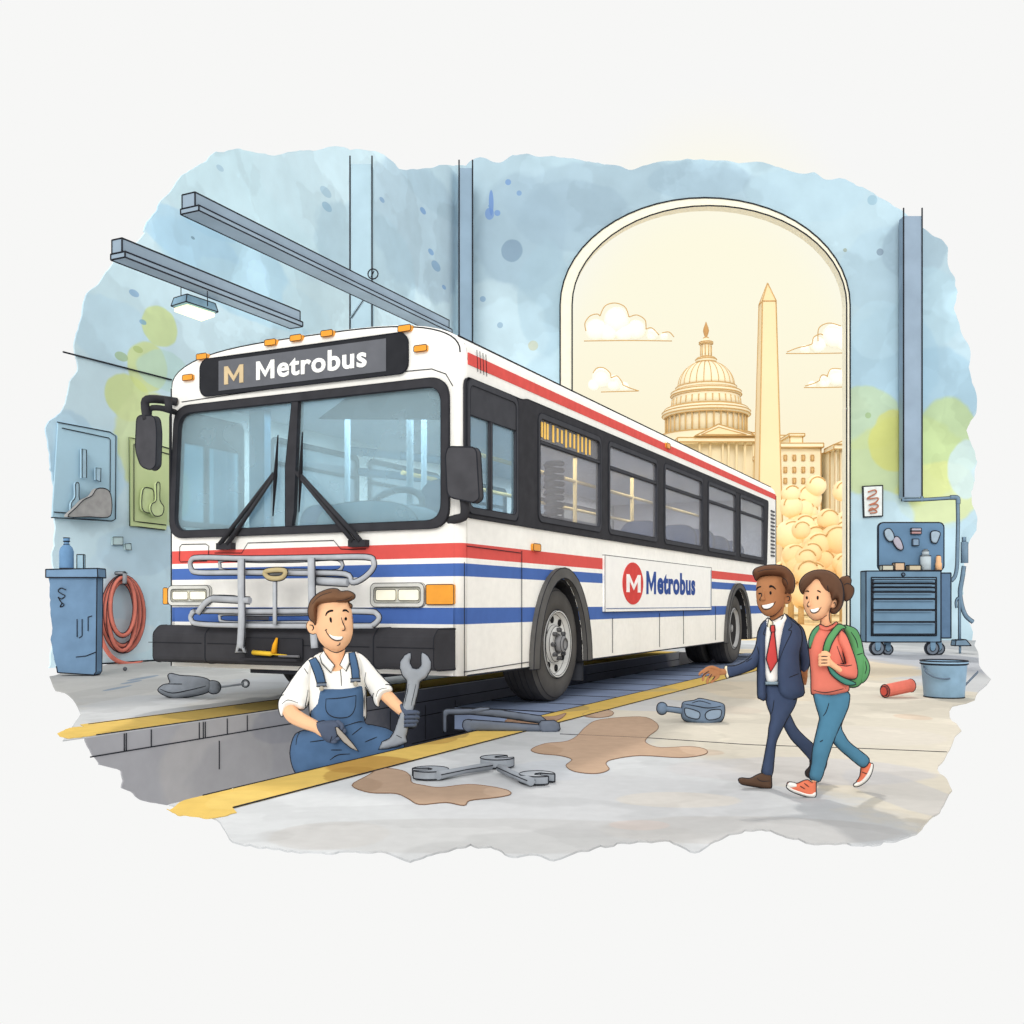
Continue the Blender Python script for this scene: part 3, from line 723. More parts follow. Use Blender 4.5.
ringloft(bm, [ring(ins*(1-math.sin(a)), y0s*(1-math.cos(a))) for a in np.linspace(0, math.pi/2, 6)])
obj('front_panel', bm, [PAINT, INK], bus, smooth=False)
bm = B(); prism(bm, [fr_o], FXZ, BL-.05*H, BL)
ringloft(bm, [ring(ins*(1-math.sin(a)), BL-y0s*(1-math.cos(a))) for a in np.linspace(0, math.pi/2, 6)]); obj('rear_panel', bm, [PAINT, INK], bus)
# roof
bm = B(); rp = roofprof(30); rp2 = [(x*1, z-.05*H) for x, z in rp]
va = [[bm.verts.new((x, y, z)) for x, z in rp+rp2[::-1]] for y in (y0s, BL-y0s)]
n = len(va[0])
for i in range(n): f = bm.faces.new((va[0][i], va[0][(i+1) % n], va[1][(i+1) % n], va[1][i])); f.smooth = True
obj('roof', bm, [WHITE, INK], bus)
# outline of the nose: panel seams
zr0, zr1 = 3.035*H, 3.135*H
bm = B(); prism(bm, [[(.10*H, zr0), (BL-.1*H, zr0), (BL-.1*H, zr1), (.10*H, zr1)]], FYZ, -.02, .010); obj('roof_stripe', bm, [RED, INK], bus)
# seams on both faces (drawn panel lines)
def sseam(pts, r=BIK*.6): bm = B(); tube(bm, [(.012, *S(x, y)) for x, y in pts], r, 0, 4); obj('panel_seam', bm, INK, bus)
for p in ([(463.5, 562), (463.5, 676)], [(466, 546), (520, 553)], [(521, 551), (521, 668)], [(612, 618), (612, 653)], [(659, 613), (659, 647)], [(683, 611), (683, 644)], [(715, 606), (715, 640)],
          [(463, 672), (528, 662)]): sseam(p)
for dx in (0, 3, 6, 9): sseam([(476+dx, 350+dx*.5), (477+dx, 372+dx*.5)], BIK*.55)
def fseam(pts, r=BIK*.6, cl=False): bm = B(); tube(bm, [(F(x, y)[0], -.006, F(x, y)[1]) for x, y in pts], r, 0, 4, closed=cl); obj('front_seam', bm, INK, bus)
fseam([(182, 402), (250, 392), (330, 381), (400, 372), (432, 369), (446, 374), (453, 386)])
fseam([(180, 547), (182, 544.5), (206, 544), (209, 546), (208.5, 559), (207, 561), (181, 562), (179.5, 560)], cl=True)
fseam([(215, 553), (242, 553), (248, 543), (334, 540.5), (341, 549), (352, 549.5), (366, 549)])
# body outline piping
bm = B()
tube(bm, [(0.0, y0s*1.0, ZB), (0, BL*.5, ZB), (0, BL, ZB)], BIK*.001+.0005, 0, 4)
for a, b in ((y0s, cF-aF), (cF+aF, cR-aR), (cR+aR, BL)): tube(bm, [(.006, a, ZB), (.006, b, ZB)], BIK*1.3, 0, 5)
tube(bm, [(-ins*.9, .0, z) for z in (ZB, ZT)], BIK*.001+.0004, 0, 4)
rpp = roofprof(30)
j = 4
tube(bm, [(rpp[j][0]+.004, y, rpp[j][1]+.01) for y in (y0s, BL-y0s)], BIK*1.1, 0, 5)
tube(bm, [(x, y0s*.25, z+.006) for x, z in roofprof(30, ins*.35)], BIK, 0, 5)
tube(bm, [(-BW+.01, .05, z) for z in (ZB, ZT)], BIK, 0, 5)
tube(bm, [(-.01, BL-.02, z) for z in (ZB, ZT)], BIK*1.6, 0, 5)
obj('body_piping', bm, INK, bus)
# black band around the side windows
def band(x0, x1, nm, near=True):
    bm = B()
    bt = S(458.5, 374)[1]; bb = S(463, 517)[1]
    zb0 = 1.73*H; zb1 = 2.945*H
    ymid = col_y(521)
    out = rpoly([(col_y(463.8), bb), (ymid, bb), (ymid+.1*H, zb0), (col_y(766), zb0), (col_y(767.5), zb1), (ymid+.1*H, zb1), (ymid, bt), (col_y(463.8), bt)], .08*H, 3)
    prism(bm, [out]+holes, FYZ, x0, x1); ink_edges(bm, BIK*.7, keep=lambda e: min(v.co.x for v in e.verts) > x1-.001) if near else None
    return obj(nm, bm, [BLK, INK], bus)
band(-.01, .03*H*.6, 'window_band'); band(-BW-.03*H*.6, -BW+.01, 'window_band', False)
# side windows, each a frame with its pane
for side in (0, 1):
    for i, (a, b) in enumerate(wins):
        x = -.012 if side == 0 else -BW+.03
        if i == 0:
            zt_, zb_ = S(465, 377)[1], S(465, 513)[1]
        else: zt_, zb_ = wz1, wz0
        ya, yb_ = col_y(a), col_y(b); o1 = rrect(ya, zb_, yb_, zt_, .09*H); tk = .055*H
        rails = []
        bm = B(); prism(bm, [o1, rrect(ya+tk*.8, zb_+tk, yb_-tk*.8, zt_-tk, .06*H)], FYZ, x-.02, x+.05)
        if i == 0:
            zm = S(480, 419)[1]; prism(bm, [[(ya+.03, zm), (yb_-.03, zm), (yb_-.03, zt_-.03), (ya+.03, zt_-.03)]], FYZ, x-.01, x+.04)
            ym = col_y(489); prism(bm, [[(ym-.02*H, zb_), (ym+.02*H, zb_), (ym+.02*H, zm), (ym-.02*H, zm)]], FYZ, x-.01, x+.045)
        elif i == 1:
            zm = S(537, 443)[1]; prism(bm, [[(ya+.03, zm), (yb_-.03, zm), (yb_-.03, zm+.03*H), (ya+.03, zm+.03*H)]], FYZ, x-.01, x+.045)
        else:
            zm = zb_+(zt_-zb_)*.70; prism(bm, [[(ya+.03, zm), (yb_-.03, zm), (yb_-.03, zm+.035*H), (ya+.03, zm+.035*H)]], FYZ, x-.01, x+.045)
        ink_edges(bm, BIK*.45)
        f = obj('window_frame', bm, [mat('frame_grey', (70, 71, 76), amt=.1), INK], bus)
        bm = B(); prism(bm, [rrect(ya+.02, zb_+.02, yb_-.02, zt_-.02, .06*H)], FYZ, x, x+.01); obj('pane', bm, [GLD if i == 0 else GLS, INK], f)
        if side == 0 and i == 1:
            bm = B(); prism(bm, [[(ya+tk, zm+.04*H), (yb_-tk, zm+.04*H), (yb_-tk, zt_-tk), (ya+tk, zt_-tk)]], FYZ, x-.06, x-.02); sg = obj('side_route_sign', bm, [mat('sign_dark', (72, 74, 82)), INK], bus)
            random.seed(3)
            yy = col_y(541); y1 = col_y(590); k_ = 0
            while yy < y1:
                wd_ = (y1-yy)*.0+.055*H; hh = .12*H*random.uniform(.7, 1)
                zc_ = (zm+zt_)/2+.01
                bm = B()
                prism(bm, [[(yy, zc_-hh*.9), (yy+wd_*.7, zc_-hh*.9), (yy+wd_*.7, zc_+hh*.7), (yy, zc_+hh*.7)]], FYZ, x+.011, x+.018)
                if k_ != 3: obj('amber_digit', bm, [mat('led_amber', (226, 184, 96), emit=.3), INK], sg)
                else: bm.free()
                yy += wd_*1.25*(1+.6*(k_ > 3)); k_ += 1
# windshield: gasket, centre post, two panes
bm = B(); big = rpoly([(wsx0-.015*H, wsz0-.02*H), (wsx1+.015*H, wsz0-.02*H), (wsx1+.012*H, wsz1+.02*H), (wsx0+.055*H, wsz1+.02*H)], .19*H, 6)
small = rpoly([(wsx0+.055*H, wsz0+.05*H), (wsx1-.06*H, wsz0+.05*H), (wsx1-.06*H, wsz1-.055*H), (wsx0+.115*H, wsz1-.055*H)], .15*H, 6)
prism(bm, [big, small], FXZ, -.035*H, .06*H)
mx0 = F(297, 396)[0]; mx1 = F(289, 531)[0]
post = [(mx0-.03*H, wsz1), (mx0+.04*H, wsz1), (mx1+.06*H+.02*H, (wsz0*.45+wsz1*.55)-.5*H), (mx1+.045*H, wsz0), (mx1-.02*H, wsz0), (mx1-.02*H, wsz0+.6*H)]
prism(bm, [post], FXZ, -.03*H, .05*H); ink_edges(bm, BIK*.5, keep=lambda e: max(v.co.y for v in e.verts) < 0)
wf_ = obj('windshield_frame', bm, [BLK, INK], bus)
bm = B(); prism(bm, [[(wsx0+.02, wsz0+.02), (mx1, wsz0+.02), (mx0, wsz1-.02), (wsx0+.07*H, wsz1-.02)]], FXZ, .02, .03); obj('windshield_pane', bm, [GLF, INK], wf_)
bm = B(); prism(bm, [[(mx1, wsz0+.02), (wsx1-.02, wsz0+.02), (wsx1-.02, wsz1-.02), (mx0, wsz1-.02)]], FXZ, .02, .03); obj('windshield_pane', bm, [GLF, INK], wf_)
# destination sign
sgo = [F(202, 363), F(203, 396), F(408, 373), F(408, 333)]
sz0 = (F(202, 397)[1]+F(408, 374)[1])/2; sz1 = (F(202, 361)[1]+F(408, 332)[1])/2; sx0, sx1 = F(202, 380)[0], F(409, 350)[0]
bm = B(); prism(bm, [rrect(sx0, sz0, sx1, sz1, .09*H)], FXZ, -.03*H, .02); ink_edges(bm, BIK*.9)
ds = obj('destination_sign', bm, [mat('sign_black', (46, 47, 51), amt=.12), INK], bus)
px0, px1 = F(221, 380)[0], F(388, 350)[0]; iz0, iz1 = sz0+.035*H, sz1-.035*H
bm = B(); prism(bm, [[(px0, iz0), (px1, iz0), (px1, iz1), (px0, iz1)]], FXZ, -.034*H, -.02*H); obj('sign_screen', bm, [mat('screen_grey', (104, 106, 112), amt=.08), INK], ds)
sh = (iz1-iz0)
letter_m('letter_emblem', mat('sand_letter', (206, 184, 146), emit=.08), lambda u, v, t: Vector((u, -.034*H-t, v)), F(227, 380)[0], iz0+.18*sh, F(246, 378)[0], iz0+.78*sh, ds)
letter_m('sign_letter', mat('white_letter', (246, 246, 242), emit=.1), lambda u, v, t: Vector((u, -.034*H-t, v)), F(259, 378)[0], iz0+.20*sh, F(277, 376)[0], iz0+.80*sh, ds)
lettering('sign_lettering', 'etrobus', mat('white_letter', (246, 246, 242), emit=.1), lambda u, v, t: Vector((u, -.034*H-t, v)), F(280, 378)[0], iz0+.20*sh, F(369, 370)[0], iz0+.86*sh, ds, .025)
# marker lamps
def marker(px, py, w=.13*H, h=.055*H, nm='marker_lamp', y=0.0):
    x, z = F(px, py, y); bm = B(); prism(bm, [rrect(x-w/2, z-h/2, x+w/2, z+h/2, .015*H)], FXZ, y-.03*H, y+.02*H); ink_edges(bm, BIK*.5); obj(nm, bm, [AMB, INK], bus)
for px, py in ((189.5, 378), (203.5, 357), (272, 343), (297.5, 338.5), (328.5, 334), (406, 329), (422, 349)): marker(px, py)
marker(441.5, 594.5, .27*H, .17*H, 'turn_signal'); marker(167.5, 596, .06*H, .16*H, 'turn_signal')
def smarker(px, py, w, h, nm='side_marker_lamp'):
    y, z = S(px, py); bm = B(); prism(bm, [rrect(y-w/2, z-h/2, y+w/2, z+h/2, .02*H)], FYZ, -.01, .03*H); ink_edges(bm, BIK*.5); obj(nm, bm, [AMB, INK], bus)
smarker(534.5, 547.5, .17*H, .07*H); smarker(666.5, 446, .16*H, .07*H)
# headlamps
for (xa, xb, za, zb2) in ((170.5, 212, 585.5, 605.5), (372.5, 426, 583, 607)):
    x0, x1 = F(xa, 595)[0], F(xb, 595)[0]; z0, z1 = F((xa+xb)/2, zb2)[1], F((xa+xb)/2, za)[1]; t_ = .035*H
    bm = B(); prism(bm, [rrect(x0, z0, x1, z1, .05*H), rrect(x0+t_, z0+t_, x1-t_, z1-t_, .03*H)], FXZ, -.035*H, .0)
    prism(bm, [rrect(x0+.01, z0+.01, x1-.01, z1-.01, .04*H)], FXZ, -.008*H, .0); ink_edges(bm, BIK*.45)
    hl = obj('headlamp_housing', bm, [mat('chrome_light', (214, 214, 208)), INK], bus)
    mid = (x0+x1)/2
    for u0, u1 in ((x0+t_*1.5, mid-.012*H), (mid+.012*H, x1-t_*1.5)):
        bm = B(); prism(bm, [rrect(u0, z0+t_*1.6, u1, z1-t_*1.6, .02*H)], FXZ, -.03*H, -.005*H); ink_edges(bm, BIK*.45); obj('headlamp', bm, [mat('lamp_lens', (252, 248, 226), emit=.12), INK], hl)
# bumper in three blocks
zb0, zb1 = F(300, 668, -.2*H)[1], F(300, 630, -.2*H)[1]
bh0, bh1 = F(455, 672, -.24*H)[1], F(455, 629, -.24*H)[1]
bt_ = bh1; bb_ = bh0
cuts = [-BW-.0*H, F(208, 640, -.24*H)[0], F(376, 640, -.24*H)[0], -.06*H]
for i in range(3):
    a, b = cuts[i]+.004, cuts[i+1]-.004; dn = .03*H if i == 1 else 0
    bm = B(); o = rpoly([(-.28*H, bb_+.03*H), (-.28*H, bt_-.07*H), (-.20*H, bt_), (.02, bt_), (.02, bb_), (-.22*H, bb_)], .03*H, 2)
    prism(bm, [o], lambda u, v, t: (t, u, v), a, b)
    if i == 0:
        for v in bm.verts:
            if v.co.x < a+.01 and v.co.y < -.1*H: v.co.x += .08*H; 
    if i == 2:
        for v in bm.verts:
            if v.co.x > b-.01 and v.co.y < -.1*H: v.co.x -= .05*H
    ink_edges(bm, BIK*.7, 40); tube(bm, [(a+.04, -.285*H, bt_-.16*H), (b-.05, -.285*H, bt_-.16*H)], BIK*.5, 1, 4)
    obj('bumper_section', bm, [CHAR, INK], bus)
# chin under the bumper at the near corner + tool tray in the bumper
xa, xb = F(246, 645, -.29*H)[0], F(303, 645, -.29*H)[0]; za, zb2 = F(270, 660, -.29*H)[1], F(270, 638, -.29*H)[1]
bm = B(); prism(bm, [rrect(xa, za, xb, zb2, .02*H)], FXZ, -.30*H, -.27*H); ink_edges(bm, BIK*.5)
prism(bm, [[(xa, za-.002), (xb, za-.002), (xb, za+.02*H), (xa, za+.02*H)]], FXZ, -.38*H, -.29*H); obj('bumper_tray', bm, [mat('tray_dark', (52, 52, 56)), INK], bus)
def tool_small(nm, pts, r, m, label, cat):
    bm = B(); tube(bm, [(F(x, y, -.33*H)[0], -.33*H, F(x, y, -.33*H)[1]) for x, y in pts], [q*H for q in r], 0, 8); o = obj(nm, bm, [m, INK]); o.location = BO; o.rotation_euler = (0, 0, -TH); tag(o, label, cat); return o
YEL = mat('tool_yellow', (232, 190, 60))
tool_small('screwdriver', [(253, 652.5), (271, 654), (273, 654.2), (287, 655.5)], [.022, .022, .008, .007], YEL, 'yellow-handled screwdriver lying on the tray in the bus bumper', 'screwdriver')
tool_small('punch_tool', [(274, 653), (275, 645), (277, 638)], [.028, .022, .01], mat('tool_orange', (240, 170, 40)), 'short orange tool leaning upright on the tray in the bumper', 'tool')
tool_small('metal_file', [(279, 656.2), (299, 656.6)], [.012, .012], mat('tool_grey', (120, 120, 124)), 'thin grey metal file at the right end of the bumper tray', 'file')
# bike rack: chrome tube, folded against the nose
CHR = mat('rack_chrome', (176, 180, 186), amt=.15, rough=.6, spec=.4)
rk = bpy.data.objects.new('bike_rack', None); C.objects.link(rk); rk.parent = bus
yr = -.34*H
def rt(nm, pts, r=.023*H, closed=False, y=yr, m=CHR, sm=True):
    p = [Vector((F(a[0], a[1], y)[0], y if len(a) < 3 else y+a[2]*H, F(a[0], a[1], y)[1])) for a in pts]
    if sm: p = catmull(p, 4, closed)
    bm = B(); tube(bm, p, r, 0, 8, closed=closed)
    # drawn edge lines along the tube sides
    up = Vector((0, 0, 1)); n_ = len(p)
    for sgn in (1, -1):
        q = []
        for i in range(n_):
            t_ = (p[(i+1) % n_]-p[i-1]) if closed else (p[min(i+1, n_-1)]-p[max(i-1, 0)])
            s_ = t_.cross(Vector((0, 1, 0))); s_ = s_.normalized() if s_.length > 1e-6 else Vector((1, 0, 0)); q.append(p[i]+s_*sgn*r*1.05)
        tube(bm, q, BIK*.75, 1, 4, closed=closed)
    return obj(nm, bm, [m, INK], rk)
rt('rack_hoop', [(200, 557.5), (250, 558.5), (320, 557.5), (366, 557), (374, 562), (372, 570), (362, 579), (352, 582), (345, 574), (300, 573), (240, 572.5), (199, 572.5), (191.5, 569), (191, 561)], closed=True)
rt('wheel_tray', [(224, 560), (260, 561), (300, 560.5), (338, 559), (338, 571), (300, 570.5), (250, 571), (224, 570.5), (220, 565)], .014*H, True, yr+.03*H)
rt('rack_hoop', [(200, 611), (260, 611.5), (320, 611), (368, 611.5), (377, 614), (379, 619), (373, 625), (366, 626), (300, 626), (240, 625.5), (199, 624), (191.5, 620), (192, 614)], closed=True)
rt('wheel_tray', [(224, 614), (260, 614.5), (300, 614), (345, 614), (346, 622), (300, 622.5), (250, 623), (224, 622), (220, 618)], .014*H, True, yr+.03*H)
rt('support_arm', [(198, 613), (206, 602.5), (215, 598.5), (235, 599)], .028*H, y=yr-.05*H); rt('support_arm', [(213, 598.5), (250, 600.5)], .03*H, y=yr-.06*H, sm=False)
rt('support_arm', [(313, 580.5), (348, 582.5)], .034*H, y=yr-.02*H, sm=False)
rt('rack_post', [(241.5, 559), (241.5, 590), (242, 620), (240.5, 648)], .034*H, y=yr-.07*H); rt('rack_post', [(311.5, 558), (312, 590), (313, 620), (315, 648)], .034*H, y=yr-.07*H)
rt('pivot_foot', [(240, 640), (237, 652), (245, 652), (241, 641)], .02*H, True, y=yr-.06*H, sm=False)
rt('release_handle', [(265, 572), (268, 577), (275, 578.5), (283, 577), (285.5, 571), (275, 570)], .022*H, True, y=yr-.08*H, m=mat('handle_brass', (186, 170, 130)))
rt('handle_rod', [(275, 578.5), (275, 600), (275, 625)], .02*H, y=yr-.06*H)
# mounting brackets of the rack to the nose
for px in (241.5, 312):
    p = F(px, 615, yr); bm = B(); box(bm, (p[0]-.03*H, yr, p[1]-.05*H), (p[0]+.03*H, 0, p[1]+.0)); obj('bracket', bm, [mat('rack_steel', (120, 122, 126)), INK], rk)
# mirrors
def mirror(nm, px, d_y, body, arm, x=None):
    mo = bpy.data.objects.new(nm, None); C.objects.link(mo); mo.parent = bus
    fp = lambda a, b, y: (F(a, b, y)[0], F(a, b, y)[1])
    bm = B(); prism(bm, [rpoly([fp(a, b, d_y) for a, b in body], .06*H, 5)], FXZ, d_y-.03*H, d_y+.04*H); ink_edges(bm, BIK*.9, 40)
    obj('mirror_head', bm, [mat('mirror_grey', (74, 74, 78), amt=.18, scale=4), INK], mo)
    bm = B(); q = [fp(a, b, d_y+.08*H) for a, b in body]; cxx = sum(p[0] for p in q)/len(q); czz = sum(p[1] for p in q)/len(q)
    prism(bm, [rpoly([(cxx+(a-cxx)*.85, czz+(b-czz)*.85) for a, b in q], .05*H, 4)], FXZ, d_y+.04*H, d_y+.05*H); obj('mirror_glass', bm, [mat('mirror_silver', (200, 210, 216), metal=.6, rough=.2), INK], mo)
    bm = B(); tube(bm, catmull([(F(a, b, d_y+o)[0], d_y+o, F(a, b, d_y+o)[1]) for a, b, o in arm], 3), .04*H, 0, 8); obj('mirror_arm', bm, [BLK, INK], mo)
mirror('side_mirror', 465, -.12*H, [(450, 447), (478, 447.5), (481, 499), (475, 503), (449, 497), (447, 455)], [(463, 492, .02*H), (465, 508, .05*H), (463, 517, .08*H), (452, 520, .14*H), (447, 526, .18*H), (446, 532, .18*H)])
mirror('side_mirror', 148, -.3*H, [(139, 416), (157, 416), (159, 432), (158, 466), (153, 470.5), (143, 467), (137.5, 450)], [(147, 420, 0), (145, 403, .0), (150, 399, .02*H), (165, 400, .2*H), (177, 402, .30*H)])
mo = [o for o in bus.children if o.name.startswith('side_mirror')][-1]
bm = B(); tube(bm, catmull([(F(a, b, -.25*H+o)[0], -.25*H+o, F(a, b, -.25*H+o)[1]) for a, b, o in ((149, 419, 0), (150, 409, 0), (160, 408, .05*H), (171, 411, .15*H), (175, 412, .25*H))], 3), .028*H, 0, 8)
tube(bm, [(F(168, 398, -.2*H)[0], -.2*H, F(168, 398, -.2*H)[1]), (F(169, 412, -.2*H)[0], -.2*H, F(169, 412, -.2*H)[1])], .035*H, 0, 8); obj('mirror_brace', bm, [BLK, INK], mo)
# wipers
for base, elbow, b1_, b2_ in (((224, 544), (275, 473), (278, 435), (273, 516)), ((357, 541), (297, 472), (302.5, 432), (299, 512))):
    wo = bpy.data.objects.new('wiper', None); C.objects.link(wo); wo.parent = bus
    y = -.06*H; f = lambda p, yy=y: (F(p[0], p[1], yy)[0], yy, F(p[0], p[1], yy)[1])
    for dx in (-4, 3.5):
        bm = B(); tube(bm, [f((base[0]+dx, base[1])), f((elbow[0]+dx*.35, elbow[1]))], [.026*H, .016*H], 0, 6); obj('wiper_arm', bm, [BLK, INK], wo)
    bm = B(); tube(bm, [f(b1_), f(((b1_[0]+b2_[0])/2, (b1_[1]+b2_[1])/2)), f(b2_)], [.006*H, .02*H, .006*H], 0, 6); obj('wiper_blade', bm, [mat('rubber_black', (34, 34, 38)), INK], wo)
    bm = B(); box(bm, (f(base)[0]-.09*H, -.07*H, f(base)[2]-.05*H), (f(base)[0]+.09*H, 0, f(base)[2]+.01*H)); obj('wiper_pivot', bm, [BLK, INK], wo)
# wheels
TYR = mat('tyre_rubber', (88, 86, 84), amt=.2, scale=3); TRD = mat('tyre_tread', (62, 61, 62), amt=.2)
def wheel(cy, near, dual, R=RW):
    r_ = bpy.data.objects.new('wheel', None); C.objects.link(r_); r_.parent = bus; s_ = 1 if near else -1
    xo = -.03*H if near else -BW+.03*H; r_.location = (xo, cy, R)
    def L(prof, nm, m, n=44, par=r_, c=(0, 0, 0), inkit=0, caps=True):
        bm = B(); lathe(bm, [(a, -s_*h) for a, h in prof], 'x', n, c, caps=caps)
        if inkit: ink_edges(bm, BIK*inkit, 25)
        return obj(nm, bm, [m, INK], par)
    wds = [(0, .40)] if not dual else [(0, .34), (.40, .34)]
    for o_, w_ in wds:
        o_ *= H; w_ *= H
        L([(R*.56, o_+.05*H), (R*.60, o_+.01*H), (R*.80, o_), (R*.93, o_+.02*H), (R*.985, o_+.06*H)], 'tyre_sidewall', TYR, inkit=.5, caps=False)
        ty = L([(R*.985, o_+.06*H), (R, o_+.09*H), (R, o_+w_-.06*H), (R*.93, o_+w_), (R*.5, o_+w_), (R*.5, o_+.06*H)], 'tyre', TRD)
        bm = B(); bm.from_mesh(ty.data)
        for q in (.14, .20, .26, .32):
            if q*H < w_-.02: tube(bm, [(-s_*(o_+q*H), (R+.002)*math.cos(t_), (R+.002)*math.sin(t_)) for t_ in np.linspace(0, 2*math.pi, 48, endpoint=False)], BIK*.6, 1, 4, closed=True)
        bm.to_mesh(ty.data); bm.free()
    if near and not dual:
        rm = L([(R*.59, .02*H), (R*.585, -.005*H), (R*.55, .0), (R*.52, .05*H), (R*.33, .055*H), (R*.31, .02*H), (R*.17, .0), (R*.165, .04*H)], 'rim', mat('rim_silver', (214, 214, 212), amt=.12, scale=5, spec=.3, rough=.6), inkit=.5, caps=False)
        for i in range(8):
            t_ = 2*math.pi*i/8+.2
            L([(R*.066, .06*H), (R*.064, .043*H)], 'hand_hole', mat('hole_black', (34, 34, 36)), 14, rm, (0, R*.435*math.cos(t_), R*.435*math.sin(t_)))
        for i in range(8):
            t_ = 2*math.pi*i/8
            L([(R*.035, .03*H), (R*.033, -.03*H), (R*.02, -.035*H)], 'lug_nut', mat('nut_grey', (120, 120, 122)), 8, rm, (0, R*.245*math.cos(t_), R*.245*math.sin(t_)), .3)
        L([(R*.15, .04*H), (R*.145, -.06*H), (R*.10, -.08*H), (R*.095, -.07*H), (R*.0, -.075*H)], 'hub_cap', mat('hub_grey', (140, 140, 142)), 24, rm, inkit=.5)
    else:
        rm = L([(R*.59, .02*H), (R*.55, .0), (R*.5, .06*H), (R*.34, .10*H), (R*.30, .16*H), (R*.12, .16*H), (R*.11, .05*H), (0, .05*H)], 'rim', mat('rim_grey', (176, 176, 176), amt=.12), inkit=.5, caps=False)
        for i in range(8):
            t_ = 2*math.pi*i/8
            L([(R*.028, .17*H), (R*.026, .11*H)], 'lug_nut', mat('nut_grey', (120, 120, 122)), 8, rm, (0, R*.2*math.cos(t_), R*.2*math.sin(t_)))
wheel(cF+.02*H, True, False); wheel(cF+.02*H, False, False); wheel(cR, True, True); wheel(cR, False, True)
# fender flares, wheel wells, mud flap
for c_, a_, w_ in ((cF, aF, .14*H), (cR, aR, .11*H)):
    for near in (1, 0):
        x0 = -.01 if near else -BW-.06*H
        o = [(c_-a_-w_, ZB-.02*H)]+archpts(c_, a_+w_, zaF+w_*.75, ZB, 20)[::-1]+[(c_+a_+w_*.6, ZB-.0), (c_+a_, ZB)]+archpts(c_, a_, zaF, ZB, 20)+[(c_-a_, ZB-.02*H)]
        bm = B(); prism(bm, [o], FYZ, x0, x0+.06*H); ink_edges(bm, BIK*.7, 30); obj('fender_flare', bm, [mat('fender_grey', (96, 95, 94), amt=.2, scale=3), INK], bus)
        bm = B(); xi0, xi1 = (-.85*H, -.004) if near else (-BW+.004, -BW+.85*H)
        prism(bm, [archpts(c_, a_+.04*H, zaF+.04*H, ZB-.01*H, 16)+archpts(c_, a_-.03*H, zaF-.03*H, ZB-.01*H, 16)[::-1]], FYZ, xi0, xi1); obj('wheel_well', bm, [mat('well_black', (40, 40, 43)), INK], bus)
y_ = cF+aF+.05*H
bm = B(); box(bm, (-.42*H, y_, .17*H), (-.03*H, y_+.03*H, ZB+.2*H)); ink_edges(bm, BIK*.6); obj('mud_flap', bm, [mat('flap_dark', (66, 68, 74)), INK], bus)
for yy in (1.6, 4.6, 7.6, 10.6):
    ld = bpy.data.lights.new('cabin_fill', 'AREA'); ld.shape = 'RECTANGLE'; ld.size = 2.2*H; ld.size_y = 1.6*H; ld.energy = 150; ld.color = (.93, .97, 1)  # added fill lamps that brighten the cabin behind the glass
    lo_ = bpy.data.objects.new('cabin_fill', ld); C.objects.link(lo_); lo_.parent = bus; lo_.location = (-BW/2, yy*H, ZT-.14*H)
# chassis, floor, inner lining, dashboard, seats
bm = B(); box(bm, (-BW+.9*H, .15*H, ZB-.05*H), (-.9*H, BL-.3*H, ZB+.5*H)); obj('chassis', bm, [mat('chassis_dark', (60, 62, 70)), INK], bus)
bm = B(); box(bm, (-BW+.05*H, .12*H, ZB+.52*H), (-.05*H, BL-.12*H, ZB+.58*H)); obj('cabin_floor', bm, [mat('cabin_floor', (120, 128, 138)), INK], bus)
bm = B(); box(bm, (-BW+.10*H, .16*H, ZT-.10*H), (-.10*H, BL-.16*H, ZT-.04*H)); obj('cabin_ceiling', bm, [mat('cabin_ceiling', (206, 208, 212)), INK], bus)
bm = B(); box(bm, (-BW+.1*H, BL-.5*H, ZB+.6*H), (-.1*H, BL-.46*H, ZT-.1*H)); obj('cabin_bulkhead', bm, [mat('bulkhead', (196, 194, 196)), INK], bus)
zsh = wsz1-.30*H; bm = B(); prism(bm, [[(F(352, 420, .15*H)[0], wsz1-.02), (-.12*H, wsz1-.02), (-.12*H, zsh-.02*H), (F(352, 420, .15*H)[0]-.35*H, zsh+.10*H)]], FXZ, .12*H, .16*H); obj('sun_visor', bm, [mat('visor_navy', (34, 46, 70)), INK], bus)
def pr(px, py, y): a = F(px, py, y); return Vector((a[0], y, a[1]))
# door posts at the kerb side seen through the left pane, cross rails
for px in (224, 260):
    p = F(px, 500, .9*H); bm = B(); box(bm, (p[0]-.10*H, .85*H, ZB+.55*H), (p[0]+.10*H, .95*H, ZT-.1*H)); obj('door_post', bm, [mat('cabin_grey', (104, 130, 150)), INK], bus)
for px0_, px1_, py_, yy in ((270, 440, 442, 3*H), (264, 440, 462, 3.2*H)):
    bm = B(); a, b = pr(px0_, py_, yy), pr(px1_, py_+18, yy); tube(bm, [a, b], .05*H, 0, 6); obj('cabin_rail', bm, [mat('cabin_grey', (104, 130, 150)), INK], bus)
for px, yy, r_ in ((347.5, 1.2*H, .03), (410, 1.0*H, .035), (424, 1.4*H, .03)):
    p = F(px, 500, yy); bm = B(); tube(bm, [(p[0], yy, ZB+.55*H), (p[0], yy, ZT-.1*H)], r_*H, 0, 8); obj('grab_pole', bm, [mat('pole_grey', (176, 188, 196)), INK], bus)
